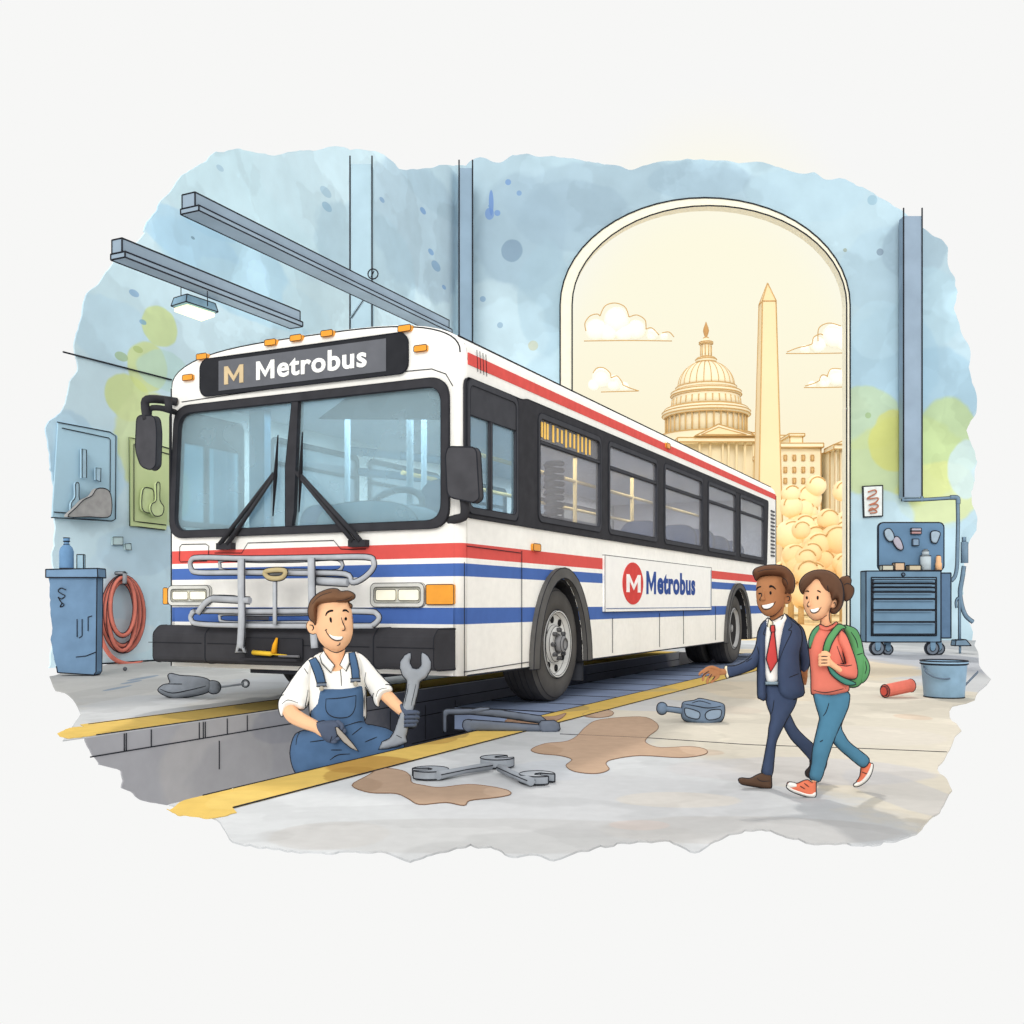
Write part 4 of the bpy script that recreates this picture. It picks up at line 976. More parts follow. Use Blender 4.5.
# dash hump
yd = .45*H; top_ = [pr(334, 532, yd), pr(340, 516, yd), pr(352, 508, yd), pr(380, 504, yd), pr(410, 505, yd), pr(428, 512, yd), pr(437, 526, yd), pr(438, 540, yd)]
bm = B(); prism(bm, [[(p.x, p.z) for p in catmull(top_, 4)]+[(top_[-1].x, wsz0-.5*H), (top_[0].x, wsz0-.5*H)]], FXZ, .15*H, .62*H); ink_edges(bm, BIK*.5, 50); obj('dashboard', bm, [mat('dash_blue', (112, 136, 150)), INK], bus)
bm = B(); box(bm, (-BW+.1*H, .1*H, ZB+.6*H), (-.1*H, .5*H, wsz0-.02*H)); obj('dashboard', bm, [mat('dash_blue', (112, 136, 150)), INK], bus)
# steering wheel and driver seat
cen = pr(395, 508, .75*H); R_ = .30*H
stw = bpy.data.objects.new('steering_wheel', None); C.objects.link(stw); stw.parent = bus
bm = B(); tube(bm, [cen+Vector((R_*math.cos(a), .16*R_*math.sin(a)*0+.35*R_*math.sin(a), .62*R_*math.sin(a))) for a in np.linspace(0, 2*math.pi, 30, endpoint=False)], .033*H, 0, 8, closed=True); obj('steering_rim', bm, [mat('steer_dark', (74, 86, 98)), INK], stw)
bm = B(); tube(bm, [cen, cen+Vector((0, -.3*H, -.4*H))], .04*H, 0, 8); obj('steering_column', bm, [mat('steer_dark', (74, 86, 98)), INK], stw)
bm = B(); tube(bm, [cen-Vector((R_, 0, 0)), cen+Vector((R_, 0, 0))], .025*H, 0, 6); obj('steering_spoke', bm, [mat('steer_dark', (74, 86, 98)), INK], stw)
SEAT = mat('seat_blue', (66, 84, 118), amt=.12)
def seat(x, y, w=.55*H, zt_=2.12*H, m=SEAT):
    s_ = bpy.data.objects.new('seat', None); C.objects.link(s_); s_.parent = bus; s_.location = (x, y, 0); z0 = ZB+.58*H
    bm = B(); prism(bm, [rrect(-w/2, z0+.5*H, w/2, zt_, .2*H, 6)], FXZ, .30*H, .42*H); ink_edges(bm, BIK*.6, 40); obj('seat_backrest', bm, [m, INK], s_)
    bm = B(); prism(bm, [rrect(-w/2, z0+.40*H, w/2, z0+.52*H, .04*H)], FXZ, -.1*H, .40*H); obj('seat_cushion', bm, [m, INK], s_)
    bm = B(); box(bm, (-.06*H, .05*H, z0), (.06*H, .3*H, z0+.42*H)); obj('seat_pedestal', bm, [mat('cabin_grey', (104, 130, 150)), INK], s_)
seat(F(431, 500, 1.0*H)[0], .9*H, .5*H, F(431, 480, 1.2*H)[1]); seat(F(322, 520, 1.6*H)[0], 1.3*H, .6*H, F(322, 505, 1.6*H)[1])
for i, px in enumerate((640, 676, 695, 711, 726, 745, 757)):
    y = S(px, 520, -.5*H)[0]; zt_ = S(px, {640: 521, 676: 525, 695: 529, 711: 536, 726: 541, 745: 541, 757: 545}[px], -.5*H)[1]
    seat(-.5*H, y-.3*H, .6*H, min(zt_, 2.25*H))
for y in (4.4, 6.2, 8.0, 9.6, 11.2): seat(-BW+.6*H, y*H, .6*H, 2.1*H)
# poles in sandy yellow
PY = mat('pole_yellow', (206, 178, 116))
for px, yy in ((575, 0), (632, 0), (655, 0)):
    p = S(px, 480, -1.2*H); bm = B(); tube(bm, [(-1.2*H, p[0], ZB+.58*H), (-1.2*H, p[0], ZT-.1*H)], .03*H, 0, 8); obj('grab_pole', bm, [PY, INK], bus)
bm = B(); tube(bm, [(-1.2*H, y, ZT-.45*H) for y in (2.0*H, BL-1*H)], .026*H, 0, 8); obj('grab_rail', bm, [PY, INK], bus)
bm = B(); tube(bm, [(-2.1*H, y, ZT-.62*H) for y in (2.4*H, BL-1*H)], .026*H, 0, 8); obj('grab_rail', bm, [PY, INK], bus)
# coil spring hanging behind second window
a0 = S(555, 462, -.12*H); a1 = S(555, 524, -.12*H); bm = B(); N = 9*16; pts = []
for i in range(N):
    f = i/(N-1); t_ = f*9*2*math.pi; pts.append((-.13*H+.07*H*math.sin(t_), a0[0]+.13*H*math.cos(t_), a0[1]+(a1[1]-a0[1])*f))
tube(bm, pts, .03*H, 0, 6); obj('coil_cord', bm, [mat('coil_dark', (36, 40, 52)), INK], bus)
# rear vent louvres
for i in range(13):
    z = S(774, 512, 0)[1]+(S(774, 556)[1]-S(774, 512)[1])*i/12; y0_, y1_ = S(770.5, 530)[0], S(774, 530)[0]
    bm = B(); box(bm, (0, y0_, z-.018*H), (.02*H, y1_, z+.012*H)); obj('vent_louvre', bm, [mat('vent_dark', (92, 92, 96)), INK], bus)
# advert panel with the operator's roundel
ya, yb_ = S(602.5, 580)[0], S(709.5, 590)[0]; z0 = S(602.5, 612)[1]; z1 = S(602.5, 555)[1]
bm = B(); prism(bm, [[(ya, z0), (yb_, z0), (yb_, z1), (ya, z1)]], FYZ, -.005, .03*H); ink_edges(bm, BIK*.6)
ad = obj('advert_panel', bm, [mat('panel_white', (250, 249, 246), amt=.03), INK], bus)
bm = B(); q = .035*H; prism(bm, [[(ya+q, z0+q), (yb_-q, z0+q), (yb_-q, z0+q+.008*H), (ya+q, z0+q+.008*H)]], FYZ, .03*H, .034*H); prism(bm, [[(yb_-q-.01*H, z0+q), (yb_-q, z0+q), (yb_-q, z1-q), (yb_-q-.01*H, z1-q)]], FYZ, .03*H, .034*H)
obj('panel_rule', bm, [mat('rule_blue', (80, 104, 150)), INK], ad)
cy_, cz_ = S(630.5, 583.5); ry_ = (S(641, 583)[0]-S(620.5, 583)[0])/2; rz_ = (S(630.5, 562.5)[1]-S(630.5, 604.5)[1])/2
bm = B(); prism(bm, [circ(cy_, cz_, ry_, 36, rz_)], FYZ, .03*H, .037*H); obj('roundel', bm, [mat('roundel_red', (216, 76, 72)), INK], ad)
letter_m('roundel_letter', mat('panel_white2', (252, 250, 248)), lambda u, v, t: Vector((.037*H+t, u, v)), S(623.5, 583)[0], cz_-.42*rz_, S(637.5, 583)[0], cz_+.42*rz_, ad, .008)
letter_m('panel_letter', mat('letter_blue', (58, 84, 152)), lambda u, v, t: Vector((.03*H+t, u, v)), S(644, 583)[0], S(644, 594)[1], S(653.5, 583)[0], S(644, 571)[1], ad, .008)
lettering('panel_lettering', 'etrobus', mat('letter_blue', (58, 84, 152)), lambda u, v, t: Vector((.03*H+t, u, v)), S(655, 583)[0], S(644, 594)[1], S(693, 585)[0], S(644, 571)[1]+.02, ad, .04, .006)
# ================================================================ outside, seen through the arch
def dim(c, g=.74): return tuple(255*((lambda l: 12.92*l if l <= .0031308 else 1.055*l**(1/2.4)-.055)(lin(v)*g)) for v in c)
def tan_mat(n, c, amt=.05, g=.88): return mat(n, dim(c, g), amt=amt, scale=.15)
STN = tan_mat('pale_stone', (253, 240, 206)); STN2 = tan_mat('sand_stone', (250, 230, 186)); REC = tan_mat('stone_recess', (226, 190, 134)); STAT = tan_mat('statue_bronze', (206, 160, 104))
bm = B(); box(bm, (6*H*.2, DW+.4, -.4), (44*H, 130*H, -.05)); o = struct(obj('ground_outside', bm, tan_mat('pale_ground', (240, 212, 158))))
for v in o.data.vertices:
    if v.co.y < 60*H: v.co.x = W(520 if v.co.x < 10*H else 870, 604, v.co.y).x
    else: v.co.x = W(560 if v.co.x < 10*H else 855, 604, v.co.y).x
def Z(py, d): return H+(HY-py)/FPX*d
def X(px, d): return (px-CX)/FPX*d
# --- domed parliament building
dC = 105*H; kC = dC/FPX; iC = .62*kC; cxC = X(706, dC)
dome = thing('domed_parliament_building', 'pale stone building with a tall ribbed dome, statue and columned front beyond the arch', 'building', (cxC, dC, 0))
def zc(py): return Z(py, dC)
def rr_(w): return w/2*kC
def ringed(nm, prof, m=STN, ink=True, n=48, ang=22):
    bm = B(); lathe(bm, [(rr_(w), zc(py)) for w, py in prof], 'z', n)
    if ink: ink_edges(bm, iC, ang)
    return obj(nm, bm, [m, TAN], dome)
ringed('drum_base', [(96, 600), (96, 437), (88, 436)])
col = ringed('colonnade_drum', [(76, 437), (76, 417)])
for i in range(36):
    a = 2*math.pi*i/36; bm = B(); r_ = rr_(80); tube(bm, [(r_*math.cos(a), r_*math.sin(a), zc(436)), (r_*math.cos(a), r_*math.sin(a), zc(418))], .85*kC, 0, 8)
    obj('column', bm, [tan_mat('column_tan', (222, 186, 130)), TAN], dome)
ringed('cornice', [(82, 418), (87, 416), (87, 413), (82, 410), (78, 409)])
up_ = ringed('upper_drum', [(70, 409), (66, 397)])
for i in range(32):
    a = 2*math.pi*i/32; bm = B(); r_ = rr_(68.5); r2 = rr_(67)
    tube(bm, [(r_*math.cos(a), r_*math.sin(a), zc(407)), (r2*math.cos(a), r2*math.sin(a), zc(400))], .8*kC, 0, 6); obj('drum_window', bm, [REC, TAN], dome)
ringed('cornice', [(66, 397.5), (70, 396), (69, 393), (62, 391), (60, 388)])
prof = [(56*math.cos(t), 388-26.5*math.sin(t)) for t in np.linspace(0, 1.19, 10)]
dm = ringed('dome_shell', prof, ink=False)
bm = B(); bm.from_mesh(dm.data)
for i in range(24):
    a = 2*math.pi*i/24; tube(bm, [((rr_(w)+.02)*math.cos(a), (rr_(w)+.02)*math.sin(a), zc(py)) for w, py in prof], .42*kC, 1, 4)
for v in (prof[0],): tube(bm, [((rr_(v[0])+.02)*math.cos(a), (rr_(v[0])+.02)*math.sin(a), zc(v[1])) for a in np.linspace(0, 2*math.pi, 40, endpoint=False)], iC, 1, 4, closed=True)
bm.to_mesh(dm.data); bm.free()
ringed('lantern', [(21, 363), (21, 360), (18, 358.5), (12, 358), (10.5, 357), (10.5, 345), (13.5, 344), (13.5, 342.5), (9, 341), (5, 338)], ang=30, n=24)
for i in range(10):
    a = 2*math.pi*i/10; bm = B(); r_ = rr_(10.8); tube(bm, [(r_*math.cos(a), r_*math.sin(a), zc(356)), (r_*math.cos(a), r_*math.sin(a), zc(346))], .6*kC, 0, 6); obj('lantern_column', bm, [REC, TAN], dome)
bm = B(); lathe(bm, [(rr_(w), zc(py)) for w, py in ((6, 341), (5, 338), (2.5, 336.5), (4.5, 334), (6, 331), (5, 328), (2.6, 325), (1.8, 323.5), (.2, 321.5))], 'z', 16); obj('statue', bm, [STAT, TAN], dome)
def bx(nm, x0, x1, y0, y1, dy0, dy1, m=STN, par=None, base=dome, d=dC, ik_=None, cx=None):
    bm = B(); k = d/FPX; cx = cxC if cx is None else cx; box(bm, (X(x0, d)-cx, dy0, Z(y1, d)), (X(x1, d)-cx, dy1, Z(y0, d))); ink_edges(bm, ik_ or .6*k); return obj(nm, bm, [m, TAN], par or base)
bx('portico_wall', 664, 746, 449, 600, -4*H, 4*H); bx('entablature', 668, 743, 447, 451, -6*H, -4*H)
bm = B(); prism(bm, [[(X(684, dC)-cxC, zc(446)), (X(742, dC)-cxC, zc(446)), (X(706, dC)-cxC, zc(435))]], FXZ, -6.4*H, -4*H); ink_edges(bm, iC); obj('pediment', bm, [STN, TAN], dome)
bm = B(); prism(bm, [[(X(690, dC)-cxC, zc(445)), (X(732, dC)-cxC, zc(445)), (X(706, dC)-cxC, zc(438))]], FXZ, -6.45*H, -6.4*H); ink_edges(bm, iC*.8); obj('tympanum', bm, [STN2, TAN], dome)
for px in (712, 717.5, 725, 733, 741, 700, 690):
    bm = B(); tube(bm, [(X(px, dC)-cxC, -5.4*H, zc(600)), (X(px, dC)-cxC, -5.4*H, zc(450.5))], 1.1*kC, 0, 8); obj('portico_column', bm, [STN2, TAN], dome)
bx('wing_wall', 742, 790, 443, 600, -3*H, 5*H); bx('wing_cornice', 741, 791, 440.5, 443.5, -3.3*H, 5*H); bx('wing_block', 746, 757, 437.5, 441, -3*H, 2*H)
# --- obelisk
dO = 70*H; kO = dO/FPX; ob = thing('stone_obelisk', 'tall tapering stone obelisk with pyramid tip standing beyond the arch', 'obelisk', (X(767.5, dO), dO, 0)); cO = X(767.5, dO)
bm = B(); wt = 6.8*kO; wb = 12.5*kO; z0, z1, z2 = -.05, Z(303, dO), Z(283.5, dO)
def frus(bm, w0, w1, z0, z1):
    v = [bm.verts.new((sx_*w0, sy*w0, z0)) for sx_, sy in ((-1, -1), (1, -1), (1, 1), (-1, 1))]+[bm.verts.new((sx_*w1, sy*w1, z1)) for sx_, sy in ((-1, -1), (1, -1), (1, 1), (-1, 1))]
    for f in ((0, 3, 2, 1), (4, 5, 6, 7), (0, 1, 5, 4), (1, 2, 6, 5), (2, 3, 7, 6), (3, 0, 4, 7)): bm.faces.new([v[i] for i in f])
frus(bm, wb*1.12, wt, z0, z1); ink_edges(bm, .65*kO); obj('shaft', bm, [tan_mat('obelisk_stone', (251, 228, 184)), TAN], ob)
bm = B(); frus(bm, wt*1.02, .02, z1, z2); ink_edges(bm, .65*kO); obj('pyramidion', bm, [tan_mat('obelisk_tip', (250, 222, 174)), TAN], ob)
bm = B(); frus(bm, wb*1.6, wb*1.6, -.05, .8*H); obj('plinth', bm, [STN2, TAN], ob)
# --- office block and columned hall on the right
dB = 88*H
ofb = thing('office_building', 'pale flat-roofed building with rows of small windows right of the obelisk', 'building', (X(800, dB), dB, 0)); cB = X(800, dB)
bb = lambda nm, x0, x1, y0, y1, a, b, m=STN, par=None: bx(nm, x0, x1, y0, y1, a, b, m, par, ofb, dB, None, cB)
bb('wall', 776, 821, 448, 600, 0, 8*H); bb('cornice', 775, 822, 444, 448, -.5*H, 8*H); bb('attic', 793, 806, 434, 444, 1*H, 5*H); bb('attic_roof', 791.5, 807.5, 432, 434.5, .8*H, 5*H)
for px in (785, 794, 803, 812):
    for py in (458, 470, 481, 492): bb('window', px-1.3, px+1.3, py-2.5, py+2.5, -.15*H, .1*H, REC)
hl_ = thing('columned_hall', 'pale columned hall with a low gable at the right side of the arch', 'building', (X(840, dB), dB-2*H, 0)); cH = X(840, dB-2*H); dH = dB-2*H
hb = lambda nm, x0, x1, y0, y1, a, b, m=STN, par=None: bx(nm, x0, x1, y0, y1, a, b, m, par, hl_, dH, None, cH)
hb('wall', 826, 880, 448, 600, 1*H, 8*H); hb('entablature', 824, 882, 445.5, 450, -.6*H, 2*H)
bm = B(); prism(bm, [[(X(824.5, dH)-cH, Z(445.5, dH)), (X(884, dH)-cH, Z(445.5, dH)), (X(853, dH)-cH, Z(434, dH))]], FXZ, -.8*H, 2*H); ink_edges(bm, .6*dH/FPX); obj('gable', bm, [STN, TAN], hl_)
for px in (828, 833, 838, 844, 850, 858):
    bm = B(); tube(bm, [(X(px, dH)-cH, 0, -.05), (X(px, dH)-cH, 0, Z(450, dH))], 1.3*dH/FPX, 0, 8)
    tube(bm, [(X(px-1.4, dH)-cH, -.2*H, -.05), (X(px-1.4, dH)-cH, -.2*H, Z(450, dH))], .45*dH/FPX, 1, 4); obj('column', bm, [STN, TAN], hl_)
# --- trees
TREE = [tan_mat('tree_peach', (253, 228, 182), .06, 1.05), tan_mat('tree_apricot', (252, 220, 168), .06, 1.0)]
random.seed(11)
def tree(px, py, w, h, d, label, mi):
    """rounded crown of leaf clumps with drawn arcs on a short trunk; px, py = middle of the top"""
    k = d/FPX; cx = X(px, d); t = thing('round_tree', label, 'tree', (cx, d, -.05), 0, None)
    bm = B(); zt = Z(py, d); zb_ = Z(py+h, d); n = 9; cl = []
    for i in range(n):
        a = random.uniform(0, 2*math.pi); u = random.uniform(-.62, .62); f = random.uniform(.12, .95)
        r_ = w*k*random.uniform(.27, .38); wmax = math.sin(math.pi*(.2+.7*(1-f)))
        x = u*w*k*.5*wmax*1.2; y = .3*w*k*math.sin(a); z = zb_+(zt-zb_-r_)*f
        cl.append((x, y, z, r_))
    cl.append((0, 0, zt-w*k*.26, w*k*.26)); cl.append((0, 0, (zt+zb_)/2, w*k*.42))
    for x, y, z, r_ in cl:
        m = bmesh.ops.create_icosphere(bm, subdivisions=3, radius=r_, matrix=Matrix.Translation((x, y, z)))
        for v in m['verts']: v.co += (v.co-Vector((x, y, z))).normalized()*noise.noise(v.co*(.9/r_))*r_*.06
        for f in {f for v in m['verts'] for f in v.link_faces}: f.smooth = True
        a0 = random.uniform(.1, .7)
        tube(bm, [(x+r_*.80*math.cos(a_), y-r_*.66, z+r_*.80*math.sin(a_)) for a_ in np.linspace(a0, a0+random.uniform(1.6, 2.4), 12)], .7*k, 1, 4)
    obj('crown', bm, [TREE[mi], TAN], t)
    bm = B(); tube(bm, [(0, 0, 0), (0, 0, zb_+.3*(zt-zb_))], [w*k*.09, w*k*.06], 0, 8); obj('trunk', bm, [REC, TAN], t)
tree(791, 484, 36, 100, 62*H, 'peach round-crowned tree right behind the bus tail, left of the tree row', 0)
tree(816, 475, 40, 112, 64*H, 'tallest peach tree in the row beyond the arch, below the office building', 0)
tree(843, 480, 40, 110, 60*H, 'peach tree at the right side of the arch, in front of the columned hall', 0)
tree(801, 520, 36, 88, 52*H, 'darker apricot bushy tree in the front row, behind the man', 1)
tree(828, 508, 42, 96, 54*H, 'darker apricot bushy tree in the front row, behind the woman', 1)
tree(856, 540, 40, 70, 51*H, 'low apricot tree at the right jamb of the arch, front row', 1)
# --- clouds
CLD = tan_mat('cloud_cream', (254, 250, 232), .02, 1.0)
def cloud(pts, arcs, label, d=150*H):
    k = d/FPX; c = W(*pts[0][:2], d); t = None; bm = B()
    for x, y, r_ in pts:
        p = W(x, y, d)-c; m = bmesh.ops.create_icosphere(bm, subdivisions=3, radius=r_*k)
        for v in m['verts']: v.co = Vector((v.co.x, v.co.y*.5, max(v.co.z, -(pts_base-y)*k*1.0)))+p if True else None
        for f in {f for v in m['verts'] for f in v.link_faces}: f.smooth = True
    for a in arcs: tube(bm, [W(x, y, d-9*k)-c for x, y in [(p.x, p.y) for p in catmull([(x, y, 0) for x, y in a], 5)]], .5*k, 1, 4)
    o = obj('cloud', bm, [CLD, TAN]); o.location = c; tag(o, label, 'cloud')
pts_base = 340.5
cloud([(617, 320, 13), (596, 330, 11), (636, 330, 10), (652, 335, 6), (608, 333, 9), (624, 333, 9), (664, 337, 4)], [[(586, 331), (585, 323), (590, 316), (597, 314), (600, 316)], [(600, 316), (605, 306), (615, 303), (625, 307), (629, 317)], [(629, 317), (637, 315), (645, 320), (646, 329)], [(646, 329), (652, 328), (659, 335)], [(662, 333), (669, 332), (674, 337)], [(584, 341), (630, 340.5), (672, 341)]], 'largest outlined cloud, high on the left in the arch')
pts_base = 391
cloud([(602, 378, 10), (614, 383, 8), (594, 385, 6), (624, 387, 5)], [[(593, 373), (597, 368), (604, 368), (610, 373), (611, 378)], [(611, 378), (617, 376), (622, 382), (623, 385)], [(623, 385), (630, 388), (639, 391)], [(601, 392), (620, 391.5), (638, 391)]], 'small cloud just above the bus roof, below the largest cloud')
pts_base = 353.5
cloud([(834, 336, 12), (818, 345, 8), (805, 350, 5), (846, 340, 12)], [[(787, 352), (797, 348), (806, 346), (812, 344)], [(812, 344), (814, 337), (820, 334), (823, 335)], [(818, 341), (819, 328), (829, 323), (841, 326)], [(786, 353.5), (815, 353.5), (843, 353)]], 'cloud right of the obelisk tip, cut by the arch')
pts_base = 387.5
cloud([(836, 377, 9), (824, 382, 6), (812, 385, 4), (846, 378, 9)], [[(805, 386), (812, 384), (817, 382), (820, 380)], [(819, 381), (822, 375), (828, 376)], [(827, 377), (831, 369), (841, 369)], [(804, 387.5), (825, 387.5), (843, 387)]], 'lower cloud right of the obelisk, above the columned hall')
# ================================================================ workshop things
GRY = mat('tool_steel', (150, 156, 164), amt=.14, spec=.3, rough=.6); DGR = mat('cast_grey', (118, 124, 134), amt=.16)
SLB = mat('cabinet_blue', (112, 142, 172), amt=.14, scale=2.5); CAR = mat('cart_blue', (112, 142, 166), amt=.12, scale=2)
def at_floor(px, py): p = G(px, py); return p, p.y/FPX
class Loc:
    """local builder: picture-plane outline of a thing standing at a depth"""
    def __init__(s, root, d): s.o = Vector(root.location) if root else Vector(); s.d = d; s.k = d/FPX
    def p(s, x, y, q=0): return W(x, y, s.d+q*s.k)-s.o
def flat_tool(nm, outline, label, cat, h=.05, m=GRY, holes=(), dz=.0, ik_=.0048, z0=.001, rnd=True):
    """thing lying on the floor: its outline traced on the ground, given its thickness"""
    o2 = cat2(outline) if rnd else outline
    P_ = [loc(G(x, y, z0)) for x, y in o2]; c = sum((wld(p) for p in P_), Vector())/len(P_); c.z = 0
    L_ = [[(wld(p).x-c.x, wld(p).y-c.y) for p in P_]]+[[((G(x, y, z0)-c).x, (G(x, y, z0)-c).y) for x, y in hh] for hh in holes]
    bm = B(); prism(bm, L_, FXY, z0, z0+h); 
    bmesh.ops.bevel(bm, geom=[e for e in bm.edges if all(abs(v.co.z-(z0+h)) < 1e-6 for v in e.verts) and len(e.link_faces) == 2 and e.calc_face_angle(0) > 1], offset=h*.3, segments=2, affect='EDGES') if not holes and False else None
    ink_edges(bm, ik_, 38); o = obj(nm, bm, [m, INK]); o.location = c; tag(o, label, cat); return o, c
# --- joined wrenches on the floor (one hinged pair)
wr = thing('joined_wrench_pair', 'two grey open-ended wrenches joined end to end, lying on the oil puddle', 'wrench', G(480, 775))
Lw = Vector(wr.location)
def bar(nm, pts, par, m=GRY, seg=10, ik=True, z=.0, base=None):
    bm = B(); P_ = [G(x, y, z)-(base or Lw)+Vector((0, 0, z)) for x, y, r in pts]; rs = [r for *_, r in pts]
    P_ = [Vector((p.x, p.y, z)) for p in P_]; tube(bm, P_, rs, 0, seg)
    if ik:
        for sgn in (1, -1):
            q = []
            for i, p in enumerate(P_):
                t_ = (P_[min(i+1, len(P_)-1)]-P_[max(i-1, 0)]); s_ = t_.cross(Vector((0, 0, 1))).normalized(); q.append(p+s_*sgn*rs[i]*.96+Vector((0, 0, rs[i]*.25)))
            tube(bm, q, .0045, 1, 4)
    return obj(nm, bm, [m, INK], par)
bar('handle', [(438, 775.5, .036), (465, 770, .03), (490, 766, .036)], wr, z=.045); bar('handle', [(500, 768, .034), (515, 775, .03), (531, 781.5, .034)], wr, z=.045)
def jaw(px, py, r, ang, nm='jaw', h=.06, par=wr, base=None, z=.012):
    """open-ended wrench head: a disc with a notch"""
    c = G(px, py)-(base or Lw); pts = []
    for a in np.linspace(.42, 2*math.pi-.42, 22): pts.append((r*math.cos(a), r*math.sin(a)))
    pts += [(r*.62, -r*.36), (r*.05, -r*.34), (-r*.12, 0), (r*.05, r*.34), (r*.62, r*.36)]
    ca, sa = math.cos(ang), math.sin(ang)
    bm = B(); prism(bm, [[(c.x+x*ca-y*sa, c.y+x*sa+y*ca) for x, y in pts]], FXY, z, z+h); ink_edges(bm, .005, 40); return obj(nm, bm, [GRY, INK], par)
jaw(430, 778, .15, 3.3); jaw(497, 767, .145, .5, 'hinge_jaw', .07); jaw(537, 783, .14, -.5)
# --- screwdriver / grey glove bundle left
t = thing('rolled_work_glove', 'crumpled grey work glove with a long-handled ring spanner sticking out of it', 'glove and spanner', G(203, 698)); f = Fig(t, t.location.y)
gm = mat('glove_grey', (132, 138, 146), amt=.16)
bm = B(); f.puff(bm, [(158, 690), (163, 685), (170, 683), (168, 676), (171, 673.5), (180, 675.5), (196, 676.5), (207, 679), (212, 684), (211, 690), (203, 694), (188, 697), (175, 698.5), (164, 695)], 0, 7, 8)
o = obj('glove', bm, [gm, INK], t); f.strokes(o, [[(160, 689), (172, 693), (190, 690), (206, 686)], [(168, 684), (182, 684)]])
bm = B(); f.puff(bm, [(209, 682), (214, 681), (219, 683), (220.5, 688), (218, 692.5), (212, 693.5), (208, 690)], -1, 5, 5); obj('cuff', bm, [gm, INK], t)
bm = B(); f.caps(bm, [(220, 687, 0, 1.3), (232, 685.5, 0, 1.1), (243, 684, 0, 1.2)]); obj('spanner_shaft', bm, [GRY, INK], t)
bm = B(); tube(bm, [f.P(245.5+3*math.cos(a), 683.5+3*math.sin(a), 0) for a in np.linspace(0, 2*math.pi, 14, endpoint=False)], .8*f.k, 0, 6, closed=True); tube(bm, [f.P(245.5+4*math.cos(a), 683.5+4*math.sin(a), 0) for a in np.linspace(0, 2*math.pi, 14, endpoint=False)], .4*f.k, 1, 5, closed=True); obj('spanner_ring', bm, [GRY, INK], t)
# --- impact gun on the floor
t = thing('impact_wrench', 'slate blue impact gun with a stubby socket lying between the oil puddle and the couple', 'power tool', G(690, 722)); f = Fig(t, t.location.y)
gb = mat('gun_slate', (112, 130, 152), amt=.14)
bm = B(); f.puff(bm, [(682, 706), (684, 702), (694, 700.5), (700, 698.5), (712, 701), (722, 703.5), (724.5, 707), (724, 716), (720, 722), (708, 726), (696, 724), (684, 720), (681.5, 714)], 0, 9, 6, c=(702, 712)); o = obj('housing', bm, [gb, INK], t); bv = f.bvh(o)
f.strokes(o, [[(684, 704), (696, 706), (708, 708), (723, 706)], [(692, 703), (700, 701), (711, 704)]])
f.patch('window_recess', [(685.5, 708), (697, 711), (700, 714), (698, 719), (688, 717), (685, 713)], bv, mat('gun_light', (140, 158, 178)), off=.4, ink=True); f.patch('window_recess', [(706, 713), (711, 710), (720, 709.5), (721.5, 713), (719, 718), (709, 720), (705.5, 717)], bv, mat('gun_light', (140, 158, 178)), off=.4, ink=True)
bm = B(); f.caps(bm, [(683, 711, 0, 3.2), (672, 709.5, 0, 2.8), (664, 708.5, 0, 2.8)]); o = obj('barrel', bm, [gb, INK], t); f.strokes(o, [[(664, 706), (673, 707), (682, 708)], [(664, 711.3), (673, 712.3), (682, 714)]])
bm = B(); f.puff(bm, [(658, 704.5), (662, 702.5), (666, 704.5), (667, 709), (665, 713.5), (660, 714), (657, 710)], 0, 4.5, 4); obj('socket', bm, [gb, INK], t)
# --- bent steel floor jack lying over the pit edge
jr = thing('jack_stand_bar', 'dark slate steel jack frame lying across the yellow line in front of the bus wheel', 'jack', G(500, 731)); f = Fig(jr, jr.location.y); sb = mat('jack_slate', (104, 112, 126), amt=.16)
def plank(nm, pts, T, q=0, m=sb, ink=True, par=None):
    bm = B(); f.puff(bm, pts, q, T, T*.6, rnd=False, ink=ink); return obj(nm, bm, [m, INK], par or f.root)
plank('upper_arm', [(443, 711), (446, 709), (470, 708.5), (500, 710), (541, 716), (547, 721), (543, 723.5), (500, 717), (470, 714), (448, 714.5), (446.5, 717), (446.5, 732), (443, 733)], 3, 6)
plank('lower_arm', [(465, 721), (468, 719.5), (472, 720), (541, 725), (543, 729.5), (540, 732), (470, 731), (465, 729.5), (463, 725)], 4, -2)
plank('roller', [(541, 721), (554, 720.5), (559, 723.5), (560, 729), (557, 733), (543, 733.5), (539.5, 730), (539, 724)], 5.5, -3)
bm = B(); f.puff(bm, [(464, 721), (470, 720), (474, 724), (473, 730), (467, 731.5), (463, 727)], -3, 4, 4); obj('pivot', bm, [sb, INK], jr)
plank('cross_link', [(466, 711), (474, 709), (480, 707.5), (490, 707.5), (489, 710), (478, 713)], 3, 5)
